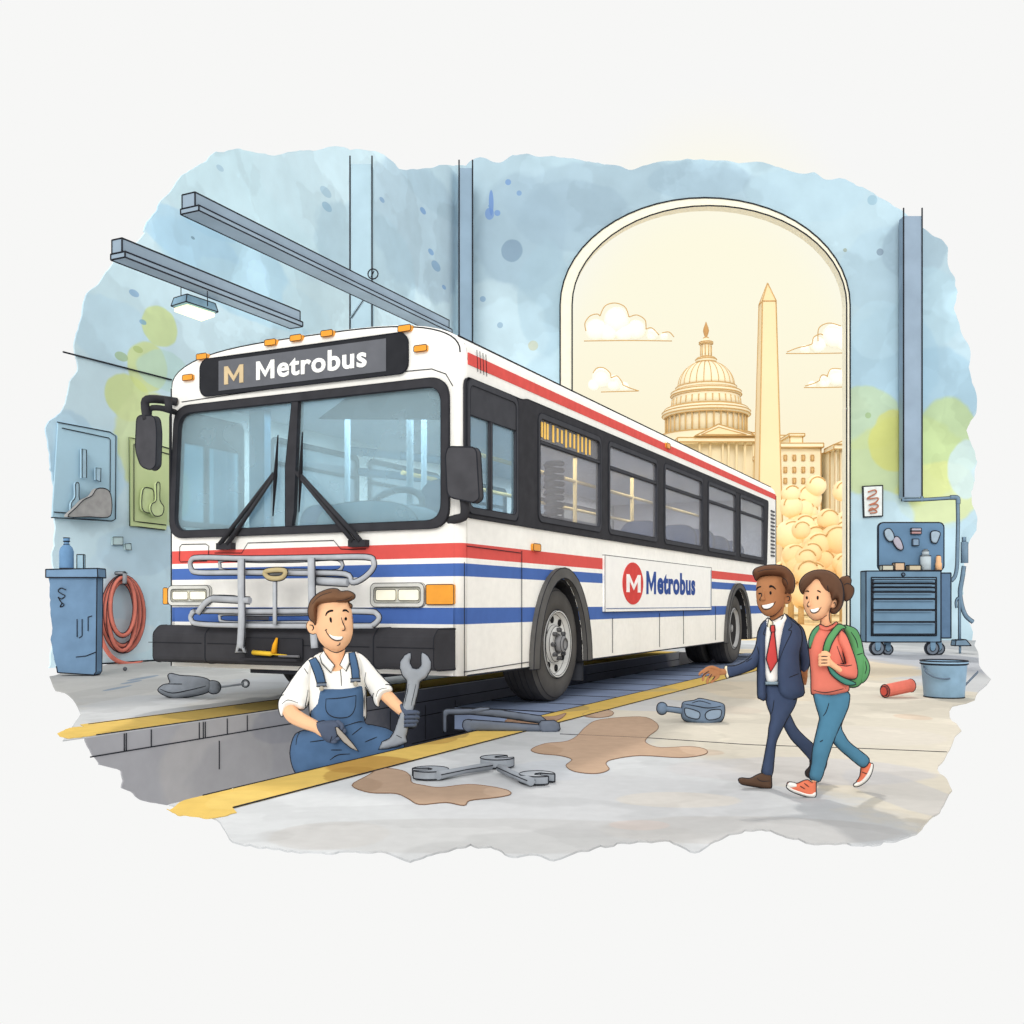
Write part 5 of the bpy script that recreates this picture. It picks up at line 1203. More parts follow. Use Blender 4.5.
# --- red cylinder
t = thing('red_canister', 'coral red capped tube lying on the floor left of the bucket', 'canister', G(900, 698)); f = Fig(t, t.location.y); cr_ = mat('coral_red', (218, 116, 100), amt=.12)
bm = B(); a, b = f.P(885, 691, 0), f.P(911, 685.5, 14); ax = (b-a).normalized(); up = Vector((0, 0, 1)); sd = ax.cross(up).normalized(); r_ = 6.6*f.k
rg = [[bm.verts.new(c_+sd*math.cos(t_)*r_+up*math.sin(t_)*r_) for t_ in np.linspace(.3, 2*math.pi+.3, 14, endpoint=False)] for c_ in (a, b)]
for i in range(14): bm.faces.new((rg[0][i], rg[0][(i+1) % 14], rg[1][(i+1) % 14], rg[1][i]))
bm.faces.new(rg[0][::-1]); bm.faces.new(rg[1]); ink_edges(bm, .0075, 35); obj('canister_body', bm, [cr_, INK], t)
bm = B(); m_ = [a-ax*.005+(sd*math.cos(t_)+up*math.sin(t_))*r_*.72 for t_ in np.linspace(0, 2*math.pi, 16, endpoint=False)]; n_ = [p-ax*.02 for p in m_]; va = [bm.verts.new(p) for p in m_]; vb = [bm.verts.new(p) for p in n_]
for i in range(16): bm.faces.new((va[i], va[(i+1) % 16], vb[(i+1) % 16], vb[i]))
bm.faces.new(vb); bm.faces.new(va[::-1]); ink_edges(bm, .006, 35); obj('end_cap', bm, [mat('coral_dark', (206, 88, 76)), INK], t)
# --- bucket
pB = G(944, 699); dBk = pB.y+.3; k = dBk/FPX
t = thing('metal_bucket', 'light blue metal bucket with its handle down, below the tool chest', 'bucket', (X(944, dBk), dBk, 0)); bl = mat('bucket_blue', (146, 180, 206), amt=.12, spec=.3, rough=.6)
zt_ = Z(664, dBk); bm = B(); lathe(bm, [(18.2*k, 0), (19*k, .01), (21.5*k, zt_), (22.6*k, zt_+.01), (22.6*k, zt_+.05), (21.2*k, zt_+.05), (20.5*k, zt_-.02), (18*k, .04), (.001, .04)], 'z', 40); ink_edges(bm, .6*k, 30)
obj('bucket_body', bm, [bl, INK], t)
bm = B(); lathe(bm, [(20*k, zt_-.12), (.001, zt_-.12)], 'z', 32); obj('water', bm, [mat('water_blue', (170, 200, 216), rough=.3), INK], t)
bm = B(); tube(bm, catmull([W(x, y, dBk-q*k)-Vector(t.location) for x, y, q in ((924, 666, 2), (926, 672, 12), (934, 677, 20), (943, 679, 23), (950, 678.5, 23))]+[], 4), .9*k, 0, 6)
obj('bucket_handle', bm, [mat('handle_slate', (96, 112, 130)), INK], t)
t = thing('floor_rod', 'thin slate rod leaning on the right rim side of the bucket', 'rod', (X(968, dBk), dBk, 0))
bm = B(); Lr = Vector(t.location)
for o_ in (0, 1.6): tube(bm, [W(965.5, 684+o_, dBk+2*k)-Lr, W(978, 671+o_, dBk+30*k)-Lr], .5*k, 0, 5)
obj('rod', bm, [mat('handle_slate', (96, 112, 130)), INK], t)
# --- tool chest on casters with a back board
dT = 19.9*H; k = dT/FPX; it = .62*k
ct = thing('rolling_tool_chest', 'blue steel tool chest on casters with a tall pegboard back, right of the arch', 'tool chest', (X(905, dT), dT, 0)); oT = Vector(ct.location)
def cb(nm, x0, x1, y0, y1, a, b, m=CAR, par=ct, ik_=True, loc0=None, r=None):
    bm = B(); da = dT+a*k; p0 = (X(x0, da)-oT.x, a*k, Z(y1, da)); p1 = (X(x1, da)-oT.x, b*k, Z(y0, da))
    if r: prism(bm, [rrect(p0[0], p0[2], p1[0], p1[2], r*k, 4)], FXZ, p0[1], p1[1])
    else: box(bm, p0, p1)
    if ik_: ink_edges(bm, it)
    return obj(nm, bm, [m, INK], par)
cb('chest_body', 866, 941, 571, 642, 0, 15); cb('pegboard', 878.5, 944, 522.5, 570.5, 11, 14, mat('board_blue', (104, 136, 166), amt=.14, scale=1.5), r=5)
cb('chest_side', 941, 951, 573, 638, 2, 15, mat('cart_side', (92, 118, 146)))  # strip standing for the chest's side face, in a darker blue
cb('drawer_bay', 871.5, 936.5, 577.5, 635.5, -1, 1, mat('bay_blue', (126, 156, 178)))
ys = [579, 583.5, 587.5, 592, 599, 610, 622, 634.5]
for i in range(7):
    dr = cb('drawer', 873, 935.5, ys[i]+.6, ys[i+1]-.4, -3, 0); cb('drawer_pull', 874.5, 932 if i % 2 else 934, ys[i]+.9, ys[i]+2.3, -5, -3, mat('pull_mid', (104, 130, 152)), dr, False)
bm = B(); lathe(bm, [(1.6*k, 0), (1.6*k, -.9*k), (.001, -.9*k)], 'y', 14, (X(903, dT)-oT.x, -.2*k, Z(574.5, dT))); ink_edges(bm, it*.8); obj('lock', bm, [mat('pull_dark', (92, 112, 132)), INK], ct)
for px, q, r_ in ((878, 3, 7.2), (933, 3, 6.8), (892, 13, 5.4), (943, 12, 6.2)):
    cs = bpy.data.objects.new('caster', None); C.objects.link(cs); cs.parent = ct; z_ = (r_*k if q < 10 else r_*k); xx = X(px, dT)-oT.x
    bm = B(); lathe(bm, [(r_*k*.9, -2.2*k), (r_*k, -1.6*k), (r_*k, 1.6*k), (r_*k*.9, 2.2*k)], 'y', 24, (xx, q*k, z_)); ink_edges(bm, it*.8, 30); obj('caster_wheel', bm, [mat('caster_grey', (112, 122, 134)), INK], cs)
    bm = B(); lathe(bm, [(r_*k*.4, -2.7*k), (r_*k*.4, 2.7*k)], 'y', 14, (xx, q*k, z_)); ink_edges(bm, it*.6, 30); obj('caster_hub', bm, [CAR, INK], cs)
    bm = B(); box(bm, (xx-2.5*k, (q-3.2)*k, z_), (xx+2.5*k, (q+3.2)*k, Z(641, dT)) if Z(641, dT) > z_ else (xx+2*k, (q+3)*k, z_+.1)); obj('caster_fork', bm, [CAR, INK], cs)
def small(nm, label, cat, prof_or_box, px, m, q=5, lab_group=None):
    bm = B(); zb_ = Z(571, dT)
    if isinstance(prof_or_box, list): lathe(bm, [(w*k, zb_+h*k) for w, h in prof_or_box], 'z', 20)
    else:
        w, h, dd = prof_or_box; box(bm, (-w/2*k, -dd/2*k, zb_), (w/2*k, dd/2*k, zb_+h*k))
    ink_edges(bm, it*.8, 35); o = obj(nm, bm, [m, INK]); o.location = (X(px, dT+q*k), dT+q*k, .02); tag(o, label, cat); return o
small('spray_bottle', 'tall pale bottle with a domed cap on top of the tool chest', 'bottle', [(5.2, 0), (5.2, 14.5), (4.5, 15), (3, 16), (3.4, 17), (3.2, 19.5), (1.8, 21), (.01, 21)], 925.5, mat('bottle_pale', (186, 198, 204)))
small('sealant_tube', 'small orange nozzle bottle at the right end of the tool chest top', 'bottle', [(3.2, 0), (3.2, 7), (2.6, 8), (2.5, 13), (1.6, 15), (.01, 15.5)], 938.5, mat('tube_orange', (232, 184, 140)))
small('parts_box', 'sand-coloured parts box in the middle of the tool chest top', 'box', (12, 5, 8), 913.5, mat('box_sand', (198, 186, 158)))
small('parts_box', 'taller tan lumpy box second from left on the tool chest top', 'box', (9.5, 7.5, 7), 898.5, mat('box_tan', (208, 180, 150)))
small('parts_box', 'pale low box at the left end of the tool chest top', 'box', (11, 5, 8), 886.5, mat('box_pale', (196, 196, 180)))
# things on the pegboard
def peg(nm, label, cat, outline, m, T=1.6):
    t = thing(nm, label, cat, (X(outline[0][0], dT), dT+8.6*k, 0)); f = Fig(t, dT+8.6*k); bm = B(); f.puff(bm, outline, 0, T, T, step=.6); o = obj(nm+'_body', bm, [m, INK], t); f.inkr *= .8; return o
pm = mat('peg_steel', (158, 176, 190)); pr_ = mat('peg_rose', (172, 168, 180))
peg('paint_scraper', 'scraper with rounded blade, highest on the left of the pegboard', 'tool', [(884.5, 531), (889, 528.5), (893, 533), (894, 539), (889.5, 541.5), (885.5, 537)], pm)
peg('scraper_handle', 'oval grip hanging below the rounded scraper on the pegboard', 'tool', [(893, 541), (896, 536.5), (900, 539), (903, 547), (901.5, 550), (897, 548)], pr_)
for i, (y0, y1, m_, n_) in enumerate(((527.5, 530.2, pr_, 'upper'), (530.8, 533.4, mat('peg_red', (178, 140, 140)), 'middle'), (538.5, 545, mat('peg_dark', (128, 150, 172)), 'lowest'))):
    t = thing('hanging_file', {'upper': 'pale bar, upper of three in the middle of the pegboard', 'middle': 'rosy bar, second of three in the middle of the pegboard', 'lowest': 'square blue-grey plate, lowest of three in the pegboard middle'}[n_], 'tool', (X(920, dT), dT+8.6*k, 0))
    bm = B(); x0, x1 = (914.5, 924.5) if i < 2 else (916, 922); box(bm, (X(x0, dT)-t.location.x, -1*k, Z(y1, dT)), (X(x1, dT)-t.location.x, 1.7*k, Z(y0, dT))); ink_edges(bm, it*.6); obj('file_plate', bm, [m_, INK], t)
peg('hanging_cup', 'pale cup-shaped holder at the right of the pegboard', 'cup', [(931, 532.5), (935, 531), (940, 533), (938, 540), (936, 543), (932, 542), (931, 538)], pm)
# --- framed sketch on the back wall, air pipe, hose reel
dS = DW-.09; k2 = dS/FPX
t = thing('framed_sketch', 'small framed white sheet with red-brown scribble on the wall above the tool chest', 'picture', (X(873, dS), dS, 0)); oS = Vector(t.location)
bm = B(); pl_ = [(863, 486.5), (882.5, 485.5), (882.5, 516), (864, 517)]; prism(bm, [[(X(x, dS)-oS.x, Z(y, dS)) for x, y in pl_]], FXZ, -.02, .08); ink_edges(bm, .6*k2); obj('sheet', bm, [mat('sheet_pale', (226, 232, 230)), INK], t)
bm = B(); tube(bm, [W(p.x, p.y, dS-.1)-oS for p in catmull([(x, y, 0) for x, y in ((868, 492), (875, 490), (876, 493), (869, 497), (868, 499), (878, 498), (876, 502), (869, 505), (876, 504), (878, 507), (869, 511), (872, 508), (877, 512), (870, 513))], 4)], .7*k2, 0, 5); obj('scribble', bm, [mat('scribble_rust', (186, 118, 92)), INK], t)
SLT = mat('pipe_slate', (118, 142, 162), amt=.12)
t = thing('air_supply_pipe', 'thin blue-grey air pipe running over the wall and down behind the tool chest', 'pipe', (X(940, dT), dT+18*k, 0)); oP = Vector(t.location); dP = dT+18*k
def pipe(nm, pts, r, par, m=SLT, d=None, ink=True, o=None):
    d = d or dP; o = o or oP; kk = d/FPX; bm = B(); P_ = [W(x, y, d)-o for x, y in pts]; P_ = catmull(P_, 4) if len(pts) > 2 else P_; tube(bm, P_, r*kk, 0, 8)
    if ink:
        for s_ in (1, -1):
            q = []
            for i in range(len(P_)):
                t_ = P_[min(i+1, len(P_)-1)]-P_[max(i-1, 0)]; n_ = t_.cross(Vector((0, 1, 0))).normalized(); q.append(P_[i]+n_*r*kk*s_)
            tube(bm, q, .45*kk, 1, 4)
    return obj(nm, bm, [m, INK], par)
pipe('pipe_run', [(903.5, 500), (925, 499.5), (957, 497.5)], 1.4, t); pipe('pipe_drop', [(957.5, 497), (958, 520), (957.5, 545), (957, 565), (955, 576), (951, 581)], 1.6, t); pipe('elbow', [(950, 497.5), (956, 497.5), (958, 499), (958, 504)], 2, t); pipe('pipe_cap', [(903, 498.6), (903, 501.4)], 1.5, t)
pipe('wall_bracket', [(922, 496.5), (922, 501.5)], 1.2, t)
t = thing('grease_gun_hose', 'slate hose and grip on a floor stand beside the tool chest', 'hose', (X(962, dT), dT+40*k, 0)); oP2 = Vector(t.location); dd = dT+40*k
pipe('grip', [(964.5, 542), (964.5, 563)], 3.4, t, d=dd, o=oP2); pipe('grip_cap', [(964, 537), (964, 542)], 1.8, t, d=dd, o=oP2)
pipe('hose', [(964, 566), (962, 580), (960, 592), (962, 606), (966, 616), (973, 622)], 1.9, t, d=dd, o=oP2); pipe('stand_pole', [(959.5, 598), (959.5, 640)], 1.1, t, d=dd, o=oP2); pipe('hook', [(956.5, 608), (956, 602), (958, 598), (961, 600)], 1, t, d=dd, o=oP2)
bm = B(); kk = dd/FPX; prism(bm, [[(X(x, dd)-oP2.x, Z(y, dd)) for x, y in ((954, 640), (964, 639.5), (969, 645.5), (953, 645.5))]], FXZ, -5*kk, 5*kk); ink_edges(bm, .5*kk)
for v in bm.verts: v.co.z -= min(0, 0)
ft = obj('stand_foot', bm, [SLT, INK], t)
bm = B(); tube(bm, [W(960, 643, dd)-oP2, Vector((W(960, 643, dd)-oP2).xy.to_3d())], 1.2*kk, 0, 8); obj('foot_stem', bm, [SLT, INK], t)
# --- left side: blue locker, bottle, hose on a hook, pin boards
pc_ = lw(97, 676); 
cx0 = LX+.02; pA = hit(97.5, 676, 1, 0) if False else None
dL = G(80, 676).y; k3 = dL/FPX
lk = thing('blue_steel_locker', 'blue steel floor cabinet with a lipped top, against the side wall at far left', 'cabinet', (X(74, dL), dL, 0)); oL = Vector(lk.location)
bm = B(); ed = wob([(48, 576), (50, 600), (52, 625), (50, 640), (54, 660), (57, 676)], 3, 1.6, 21, .12, closed=False)
ol = [(X(x, dL)-oL.x, max(0, Z(y, dL))) for x, y in ed+[(94, 675), (96, 672), (97, 576)]]
prism(bm, [ol], FXZ, 0, .2*H); ink_edges(bm, .6*k3, 60, keep=lambda e: sum(v.co.x for v in e.verts)/2 > -18*k3); obj('cabinet_body', bm, [SLB, INK], lk)
bm = B(); prism(bm, [[(X(x, dL)-oL.x, Z(y, dL)) for x, y in ((47, 569.5), (98.5, 568.5), (99, 577.5), (47, 577.5))]], FXZ, -.04*H, .24*H); ink_edges(bm, .6*k3); obj('cabinet_top', bm, [mat('cabinet_top', (122, 152, 182), amt=.12, scale=2), INK], lk)
for l in (((77, 619), (77, 637)), ((82, 619), (82, 636), (79, 638)), ((88, 617), (88, 631)), ((92, 616), (88, 617)), ((76, 657), (86, 656), (96, 652))): bm = B(); tube(bm, [W(x, y, dL-.015)-oL for x, y in l], .45*k3, 0, 4); obj('slot_trim', bm, [INK], lk)
bm = B(); tube(bm, [W(p.x, p.y, dL-.015)-oL for p in catmull([(x, y, 0) for x, y in ((66, 590), (61, 588), (58, 591), (62, 594), (65, 596), (61, 599), (58, 597), (61, 602), (64, 605), (60, 607), (62, 603))], 4)], .5*k3, 0, 4); obj('squiggle_emblem', bm, [INK], lk)
bt = thing('plastic_bottle', 'blue bottle with a narrow neck on the left cabinet', 'bottle', (X(70.5, dL+.3), dL+.12, Z(568.5, dL+.12))); kk = (dL+.12)/FPX
bm = B(); lathe(bm, [(6.6*kk, 0), (6.8*kk, .02), (6.8*kk, 17*kk), (5.5*kk, 21*kk), (2.6*kk, 24*kk), (2.4*kk, 28*kk)], 'z', 24); ink_edges(bm, .55*kk, 40); obj('bottle_body', bm, [mat('bottle_blue', (112, 150, 188)), INK], bt)
bm = B(); lathe(bm, [(3*kk, 27*kk), (3*kk, 30.5*kk), (.01, 31*kk)], 'z', 16); ink_edges(bm, .5*kk, 40); obj('bottle_cap', bm, [mat('bottle_blue', (112, 150, 188)), INK], bt)
tn = thing('oil_tin', 'narrow pale blue tin behind the blue bottle on the left cabinet', 'tin', (X(79, dL+.12), dL+.2, Z(568.5, dL+.12)))
bm = B(); box(bm, (-3*kk, -2*kk, 0), (3.5*kk, 2*kk, 14*kk)); ink_edges(bm, .5*kk); obj('tin_body', bm, [mat('tin_blue', (168, 198, 212)), INK], tn)
# hose hung on the side wall
hk = lw(125, 574); hd = wld(hk).y; kh = hd/FPX
hs = thing('coiled_red_hose', 'coral red hose hung in long loops on a wall hook left of the bus', 'hose', wld((LX+.04, hk.y, 0))); oH = Vector(hs.location); HC = mat('hose_coral', (220, 128, 112), amt=.12)
def wl(px, py, off): p = hit(px, py, 0, LX+off); return wld(p)-oH
def oval(cx, cy, rx, ry, tilt=0): return [(cx+rx*math.cos(a)+tilt*math.sin(a), cy+ry*math.sin(a)) for a in np.linspace(-math.pi/2, 1.5*math.pi, 30, endpoint=False)]
for i, (cx, cy, rx, ry) in enumerate(((123, 614, 20.5, 37), (122.5, 612, 17, 34), (122, 616, 13.5, 30.5+4), (122.5, 606.5, 12.5, 29))):
    bm = B(); P_ = [wl(x, y, .06+.05*i) for x, y in oval(cx, cy+0, rx, ry)]; tube(bm, P_, 2.2*kh, 0, 8, closed=True)
    for s_ in (2.35, -2.35): tube(bm, [wl(x, y, .06+.05*i+.02) for x, y in oval(cx, cy, rx+s_, ry+s_)], .42*kh, 1, 4, closed=True)
    obj('hose_loop', bm, [HC, INK], hs)
bm = B(); P_ = [wl(p.x, p.y, .22) for p in catmull([(x, y, 0) for x, y in ((100, 620), (102, 640), (110, 655), (120, 662), (132, 664), (143, 661))], 4)]; tube(bm, P_, [2.2*kh]*(len(P_)-4)+[1.9*kh, 1.5*kh, 1*kh, .3*kh], 0, 8); obj('hose_tail', bm, [HC, INK], hs)
hkk = thing('hose_hook', 'short grey metal hook carrying the coiled red hose', 'hook', wld((LX, hk.y, 0))); bm = B(); oK = Vector(hkk.location)
a = hit(125, 573, 0, LX+.30); b = hit(124.5, 584, 0, LX+.30); tube(bm, [wld(a)-oK, wld(b)-oK], 2.2*kh, 0, 8); tube(bm, [wld(a)-oK, wld((LX, a.y, a.z))-oK], 1.4*kh, 0, 6); ink_edges(bm, .4*kh, 60); obj('hook_body', bm, [mat('hook_grey', (150, 152, 156)), INK], hkk)
# framed boards on the side wall
BRD = mat('board_glaze', (176, 208, 224), amt=.08, scale=.7); BRG = mat('board_green', (200, 214, 160), amt=.08, scale=.7)
def board(outer, inner, label, nm='framed_board', m=BRD, shapes=()):
    c = wld(lw(*outer[0])); t = thing(nm, label, 'wall board', (c.x, c.y, 0)); o_ = Vector(t.location); k = c.y/FPX
    def q(x, y, off): return wld(hit(x, y, 0, LX+off))-o_
    bm = B(); tube(bm, [q(x, y, .06) for x, y in outer], .55*k, 0, 4); tube(bm, [q(x, y, .06) for x, y in inner], .5*k, 0, 4); obj('frame_line', bm, [INK], t)
    bm = B(); L_ = [lw(*p) for p in (outer if len(outer) > 3 else outer)]; prism(bm, [[(p.y, p.z) for p in L_]], lambda u, v, tt: wld((tt, u, v))-o_, LX+.005, LX+.045); obj('board_panel', bm, [m, INK], t)
    return t, o_, q, k
t1, o1_, q1, k1 = board([(57, 422), (110, 432), (116, 436), (115.5, 519), (112, 521), (51, 517.5)], [(62, 428), (109, 438), (110.5, 440), (110, 514), (107, 516), (54, 512)], 'larger sketched board with tool outlines on the side wall, above the blue cabinet')
def wshape(pts, nm, label, cat, m, q, r=.5, k=1, closed=True, o=None, T=.06, rnd=True, off=.09):
    w = wld(lw(*pts[0])); t = thing(nm, label, cat, (w.x, w.y, 0)); oo = Vector(t.location)
    pp = cat2(pts, 3) if rnd else pts; bm = B(); L_ = [hit(x, y, 0, LX+off) for x, y in pp]; prism(bm, [[(p.y, p.z) for p in L_]], lambda u, v, tt: wld((tt, u, v))-oo, LX+off, LX+off+T)
    tube(bm, [wld((LX+off+.005+T, p.y, p.z))-oo for p in L_], r*k, 1, 4, closed=True); obj(nm+'_body', bm, [m, INK], t)
wshape([(80, 449), (84.5, 450), (84.5, 478), (80, 478)], 'chisel', 'long narrow bar hanging on the left board', 'tool', mat('chisel_blue', (176, 206, 222)), q1, k=k1, rnd=False)
wshape([(94, 468), (99, 468.5), (98.5, 482), (94, 480)], 'peg_block', 'short block hanging right of the long bar on the left board', 'tool', mat('chisel_blue', (176, 206, 222)), q1, k=k1, rnd=False)
wshape([(73.5, 484), (77, 484), (77, 497), (79, 503), (78, 512), (70, 512), (69.5, 503), (73.5, 497)], 'long_neck_flask', 'long-necked flask outline at the lower left of the left board', 'bottle', mat('chisel_blue', (176, 206, 222)), q1, k=k1)
wshape([(64, 517), (72, 508), (80, 500), (88, 496), (93, 489), (102, 489), (107, 495), (108, 510), (104, 517.5), (85, 517)], 'rag_heap', 'grey-brown rag heap at the foot of the left board', 'rag', mat('rag_taupe', (166, 164, 162), amt=.15), q1, k=k1, T=.12, off=.18)
t2, o2_, q2, k2_ = board([(171, 449), (140, 440), (129, 437), (129.5, 526), (140, 527), (165, 530)], [(172, 455), (140, 446), (134, 444), (134, 521), (140, 522), (166, 525)], 'pale green sketched board on the side wall, half hidden by the bus mirror', m=BRG)
wshape([(141, 490), (147, 488), (152, 492), (151, 510), (146, 513), (140, 508)], 'jar', 'rounded jar outline on the green board', 'jar', mat('jar_green', (200, 214, 162)), q2, k=k2_)
wshape([(154.5, 484), (158, 484), (158, 500), (162, 507), (160, 515), (153, 516), (149, 510), (150, 504), (154.5, 500)], 'round_flask', 'round long-necked flask on the green board, beside the jar', 'bottle', mat('jar_green', (200, 214, 162)), q2, k=k2_, off=.18)
wshape([(111, 537), (121, 537), (121, 545), (111, 545)], 'wall_socket', 'small square socket on the side wall below the boards', 'socket', mat('socket_blue', (190, 212, 214)), q1, k=k1*.8, rnd=False, off=.005)
wshape([(123, 544), (129, 543.5), (129.5, 550), (124, 550)], 'wall_switch', 'smallest square switch, lower right of the wall socket', 'switch', mat('socket_blue', (190, 212, 214)), q1, k=k1*.8, rnd=False, off=.005)
pn = G(125, 671); bm = B(); bmesh.ops.create_icosphere(bm, subdivisions=2, radius=.045); o = obj('lug_bolt', bm, [mat('nut_dark', (110, 112, 118)), INK]); o.location = (pn.x, pn.y, .045); tag(o, 'tiny dark grey nut on the floor below the red hose', 'nut')
# ================================================================ people
SK1 = mat('skin_light', (244, 192, 150), amt=.06, scale=5); SK2 = mat('skin_brown', (176, 122, 84), amt=.07, scale=5); SK3 = mat('skin_tan', (240, 184, 142), amt=.06, scale=5)
HR1 = mat('hair_brown', (118, 86, 64), amt=.15, scale=8); HR2 = mat('hair_dark', (104, 70, 50), amt=.15, scale=8); HR3 = mat('hair_umber', (98, 70, 54), amt=.15, scale=8)
SH = mat('shirt_white', (250, 248, 242), amt=.04); DEN = mat('denim_overall', (76, 104, 138), amt=.14, scale=5); GLV = mat('glove_slate', (84, 94, 114), amt=.12)
NAV = mat('suit_navy', (66, 79, 106), amt=.12, scale=5); RED2 = mat('tie_red', (200, 74, 72)); TEETH = mat('teeth', (255, 255, 252), amt=.0); LIP = mat('mouth_dark', (90, 44, 40)); EYE = mat('eye_dark', (32, 30, 32))
SWE = mat('sweater_coral', (222, 122, 104), amt=.1, scale=5); JEA = mat('jeans_teal', (78, 126, 152), amt=.14, scale=5); GRN = mat('pack_green', (94, 154, 100), amt=.14, scale=5); BRN = mat('shoe_brown', (92, 70, 56)); WSO = mat('sole_white', (240, 238, 232))
SKIRT = mat('belt_grey', (140, 160, 172))

# ---------- mechanic in the pit
D1 = 7.35*H
me_ = thing('person', 'mechanic in white shirt, blue overalls and grey gloves, crouching in the pit', 'person', W(345, 772, D1)); f = Fig(me_, D1)
bm = B()
# head, neck, ears, nose
f.puff(bm, [(316, 612), (320, 604), (331, 600), (345, 600), (350.5, 606), (352.5, 616), (353.5, 628), (352.5, 637), (348, 645), (341, 651), (335, 652), (327.5, 649), (320, 642), (316.5, 634), (315, 624)], 0, 17, 17, ink=False)
f.ell(bm, 332, 610, 3, 17, 17, 17); f.puff(bm, [(310.5, 620.5), (315, 622), (317.5, 628), (316, 633), (312.5, 634.5), (308, 631.5), (306, 626.5), (307, 622)], 1, 3, 3, ink=False)
f.ell(bm, 343.8, 627.5, -16.5, 2.2, 2.4, 3.2); f.ell(bm, 342.3, 621, -16, 1.3, 4, 1.8)
f.puff(bm, [(325, 640), (344, 644), (344, 656), (342, 668), (333, 674), (325, 666), (323.5, 655)], 5, 10, 10, ink=False)
# trunk, arms
f.puff(bm, [(312, 662), (330, 657), (350, 657), (360, 666), (362, 700), (362, 735), (340, 745), (318, 735), (312, 700)], 8, 14, 14, ink=False)
f.caps(bm, [(312, 668, 6, 6), (300, 685, 4, 6), (290, 703, -2, 7), (292, 714, -6, 8), (303, 721, -10, 7.2), (317, 727, -14, 6)]); f.caps(bm, [(358, 666, 6, 6), (372, 682, 2, 6), (385, 694, -4, 6.8), (396, 705, -10, 6.2), (405, 713, -14, 5.4)])
# hips and folded legs
f.caps(bm, [(335, 738, 8, 10), (318, 752, 2, 10), (306, 760, 0, 8)]); f.caps(bm, [(345, 740, 8, 10), (370, 748, 2, 8), (386, 748, 0, 6)]); f.caps(bm, [(306, 762, 0, 7), (322, 770, 4, 6), (340, 772, 8, 5)]); f.caps(bm, [(386, 750, 0, 6), (372, 758, 4, 5), (352, 768, 8, 5)])
# hands
f.caps(bm, [(317, 727, -14, 6), (327, 732, -17, 7), (336, 736, -18, 5)])
body = f.solid('body', bm, SK1, .8, 2); bv = f.bvh(body)
f.strokes(body, [[(341.4, 617.5), (342.6, 622.5), (344.8, 627), (344.5, 630), (341.8, 630.8)], [(309.5, 625), (312.5, 625.5), (313.5, 628.5), (311.8, 630.5)], [(326, 630), (327, 633), (331, 638), (336, 640.6), (341, 640), (343, 637)], [(325, 630.5), (327, 629.2)], [(337, 645.5), (339.5, 644.5), (340, 642.5)],
                 [(327, 648.5), (332, 651.5), (338, 652.3), (345, 648.5), (350, 642), (352.4, 635), (353, 628), (352, 616)], [(315.5, 634.5), (317.5, 640), (321, 644.5), (327, 649)], [(322, 646), (322, 655)], [(308, 621.5), (306.3, 626), (308.3, 631.5), (312.5, 634.4), (315.5, 634)]], bv, .6)
e_ = f.patch('eye', [(329.6, 617.6), (331, 617.4), (331.8, 619), (331.8, 622.2), (330.8, 622.6), (329.6, 620.5)], bv, EYE); f.patch('eye', [(344.5, 618.4), (345.8, 616.8), (347.1, 618.2), (346.6, 620.3), (345, 620.3)], bv, EYE)
f.patch('eyebrow', [(325.2, 615.4), (326.5, 612), (329.5, 610), (333, 609.8), (333, 611.5), (330, 612), (327.5, 613.5), (326.2, 615.6)], bv, EYE, off=.8); f.patch('eyebrow', [(342.4, 611.2), (343.5, 609.4), (346.5, 609.4), (349, 611.8), (348.5, 612.6), (346, 611.2), (343.5, 611.6)], bv, EYE, off=.8)
f.patch('teeth', [(329.4, 634.2), (333, 636), (338, 636.6), (342.6, 636.8), (341.5, 639.2), (337, 640), (333, 638.6), (330.5, 636.6)], bv, TEETH, off=.7)
bm = B(); f.puff(bm, [(308, 611), (310, 602.5), (314, 597), (320, 592.5), (329.5, 589), (337, 589), (341, 591.5), (348, 591), (353.5, 593.5), (355, 596), (353.5, 599), (347, 602.6), (351, 604), (352, 606.5), (350, 609), (347.5, 603.8), (340, 604.2), (330, 605), (318.5, 605.4), (317.2, 612), (317.2, 618), (316, 625.5), (313.5, 622), (310, 619)], -2, 17, 12, tilt=(.0, 0))
o = obj('hair', bm, [HR1, INK], me_); f.strokes(o, [[(312, 604), (320, 596), (332, 592)], [(336, 601), (346, 599.5), (352, 596.5)]], r=.4)
# shirt
bm = B()
f.puff(bm, [(322, 652), (327, 656), (333, 665), (339, 664), (345, 653), (350, 652), (358, 652), (364, 657), (366, 670), (366, 700), (364, 722), (340, 726), (314, 722), (309, 705), (308, 690), (306, 670), (312, 658)], 6, 15, 14)
o = obj('shirt', bm, [SH, INK], me_); bvs = f.bvh(o); f.strokes(o, [[(340, 667), (341, 676), (341.5, 686)]], bvs, .5)
def sleeve(outline, q, T, tilt=(0, 0), nm='sleeve', m=SH, st=(), rnd=True):
    bm = B(); f.puff(bm, outline, q, T, T, tilt=tilt, rnd=rnd); o = obj(nm, bm, [m, INK], f.root)
    if st: f.strokes(o, st, r=.45)
    return o
sleeve([(313, 657), (303, 665), (293, 678), (286, 689), (281, 697), (285, 703), (303, 709), (309, 700), (310, 685), (314, 672)], 2, 11, st=[[(308, 690), (306, 702), (304, 708)], [(304, 668), (308, 674)]])
sleeve([(280.5, 697.5), (284, 695), (293, 697), (301, 700.5), (305, 704), (304.5, 708.5), (300, 709.5), (294, 706.5), (288, 708), (284, 713.5), (281.5, 716.5), (279, 710), (278.5, 703)], -3, 11.5, nm='rolled_cuff', st=[[(282, 704), (288, 700), (298, 703)]])
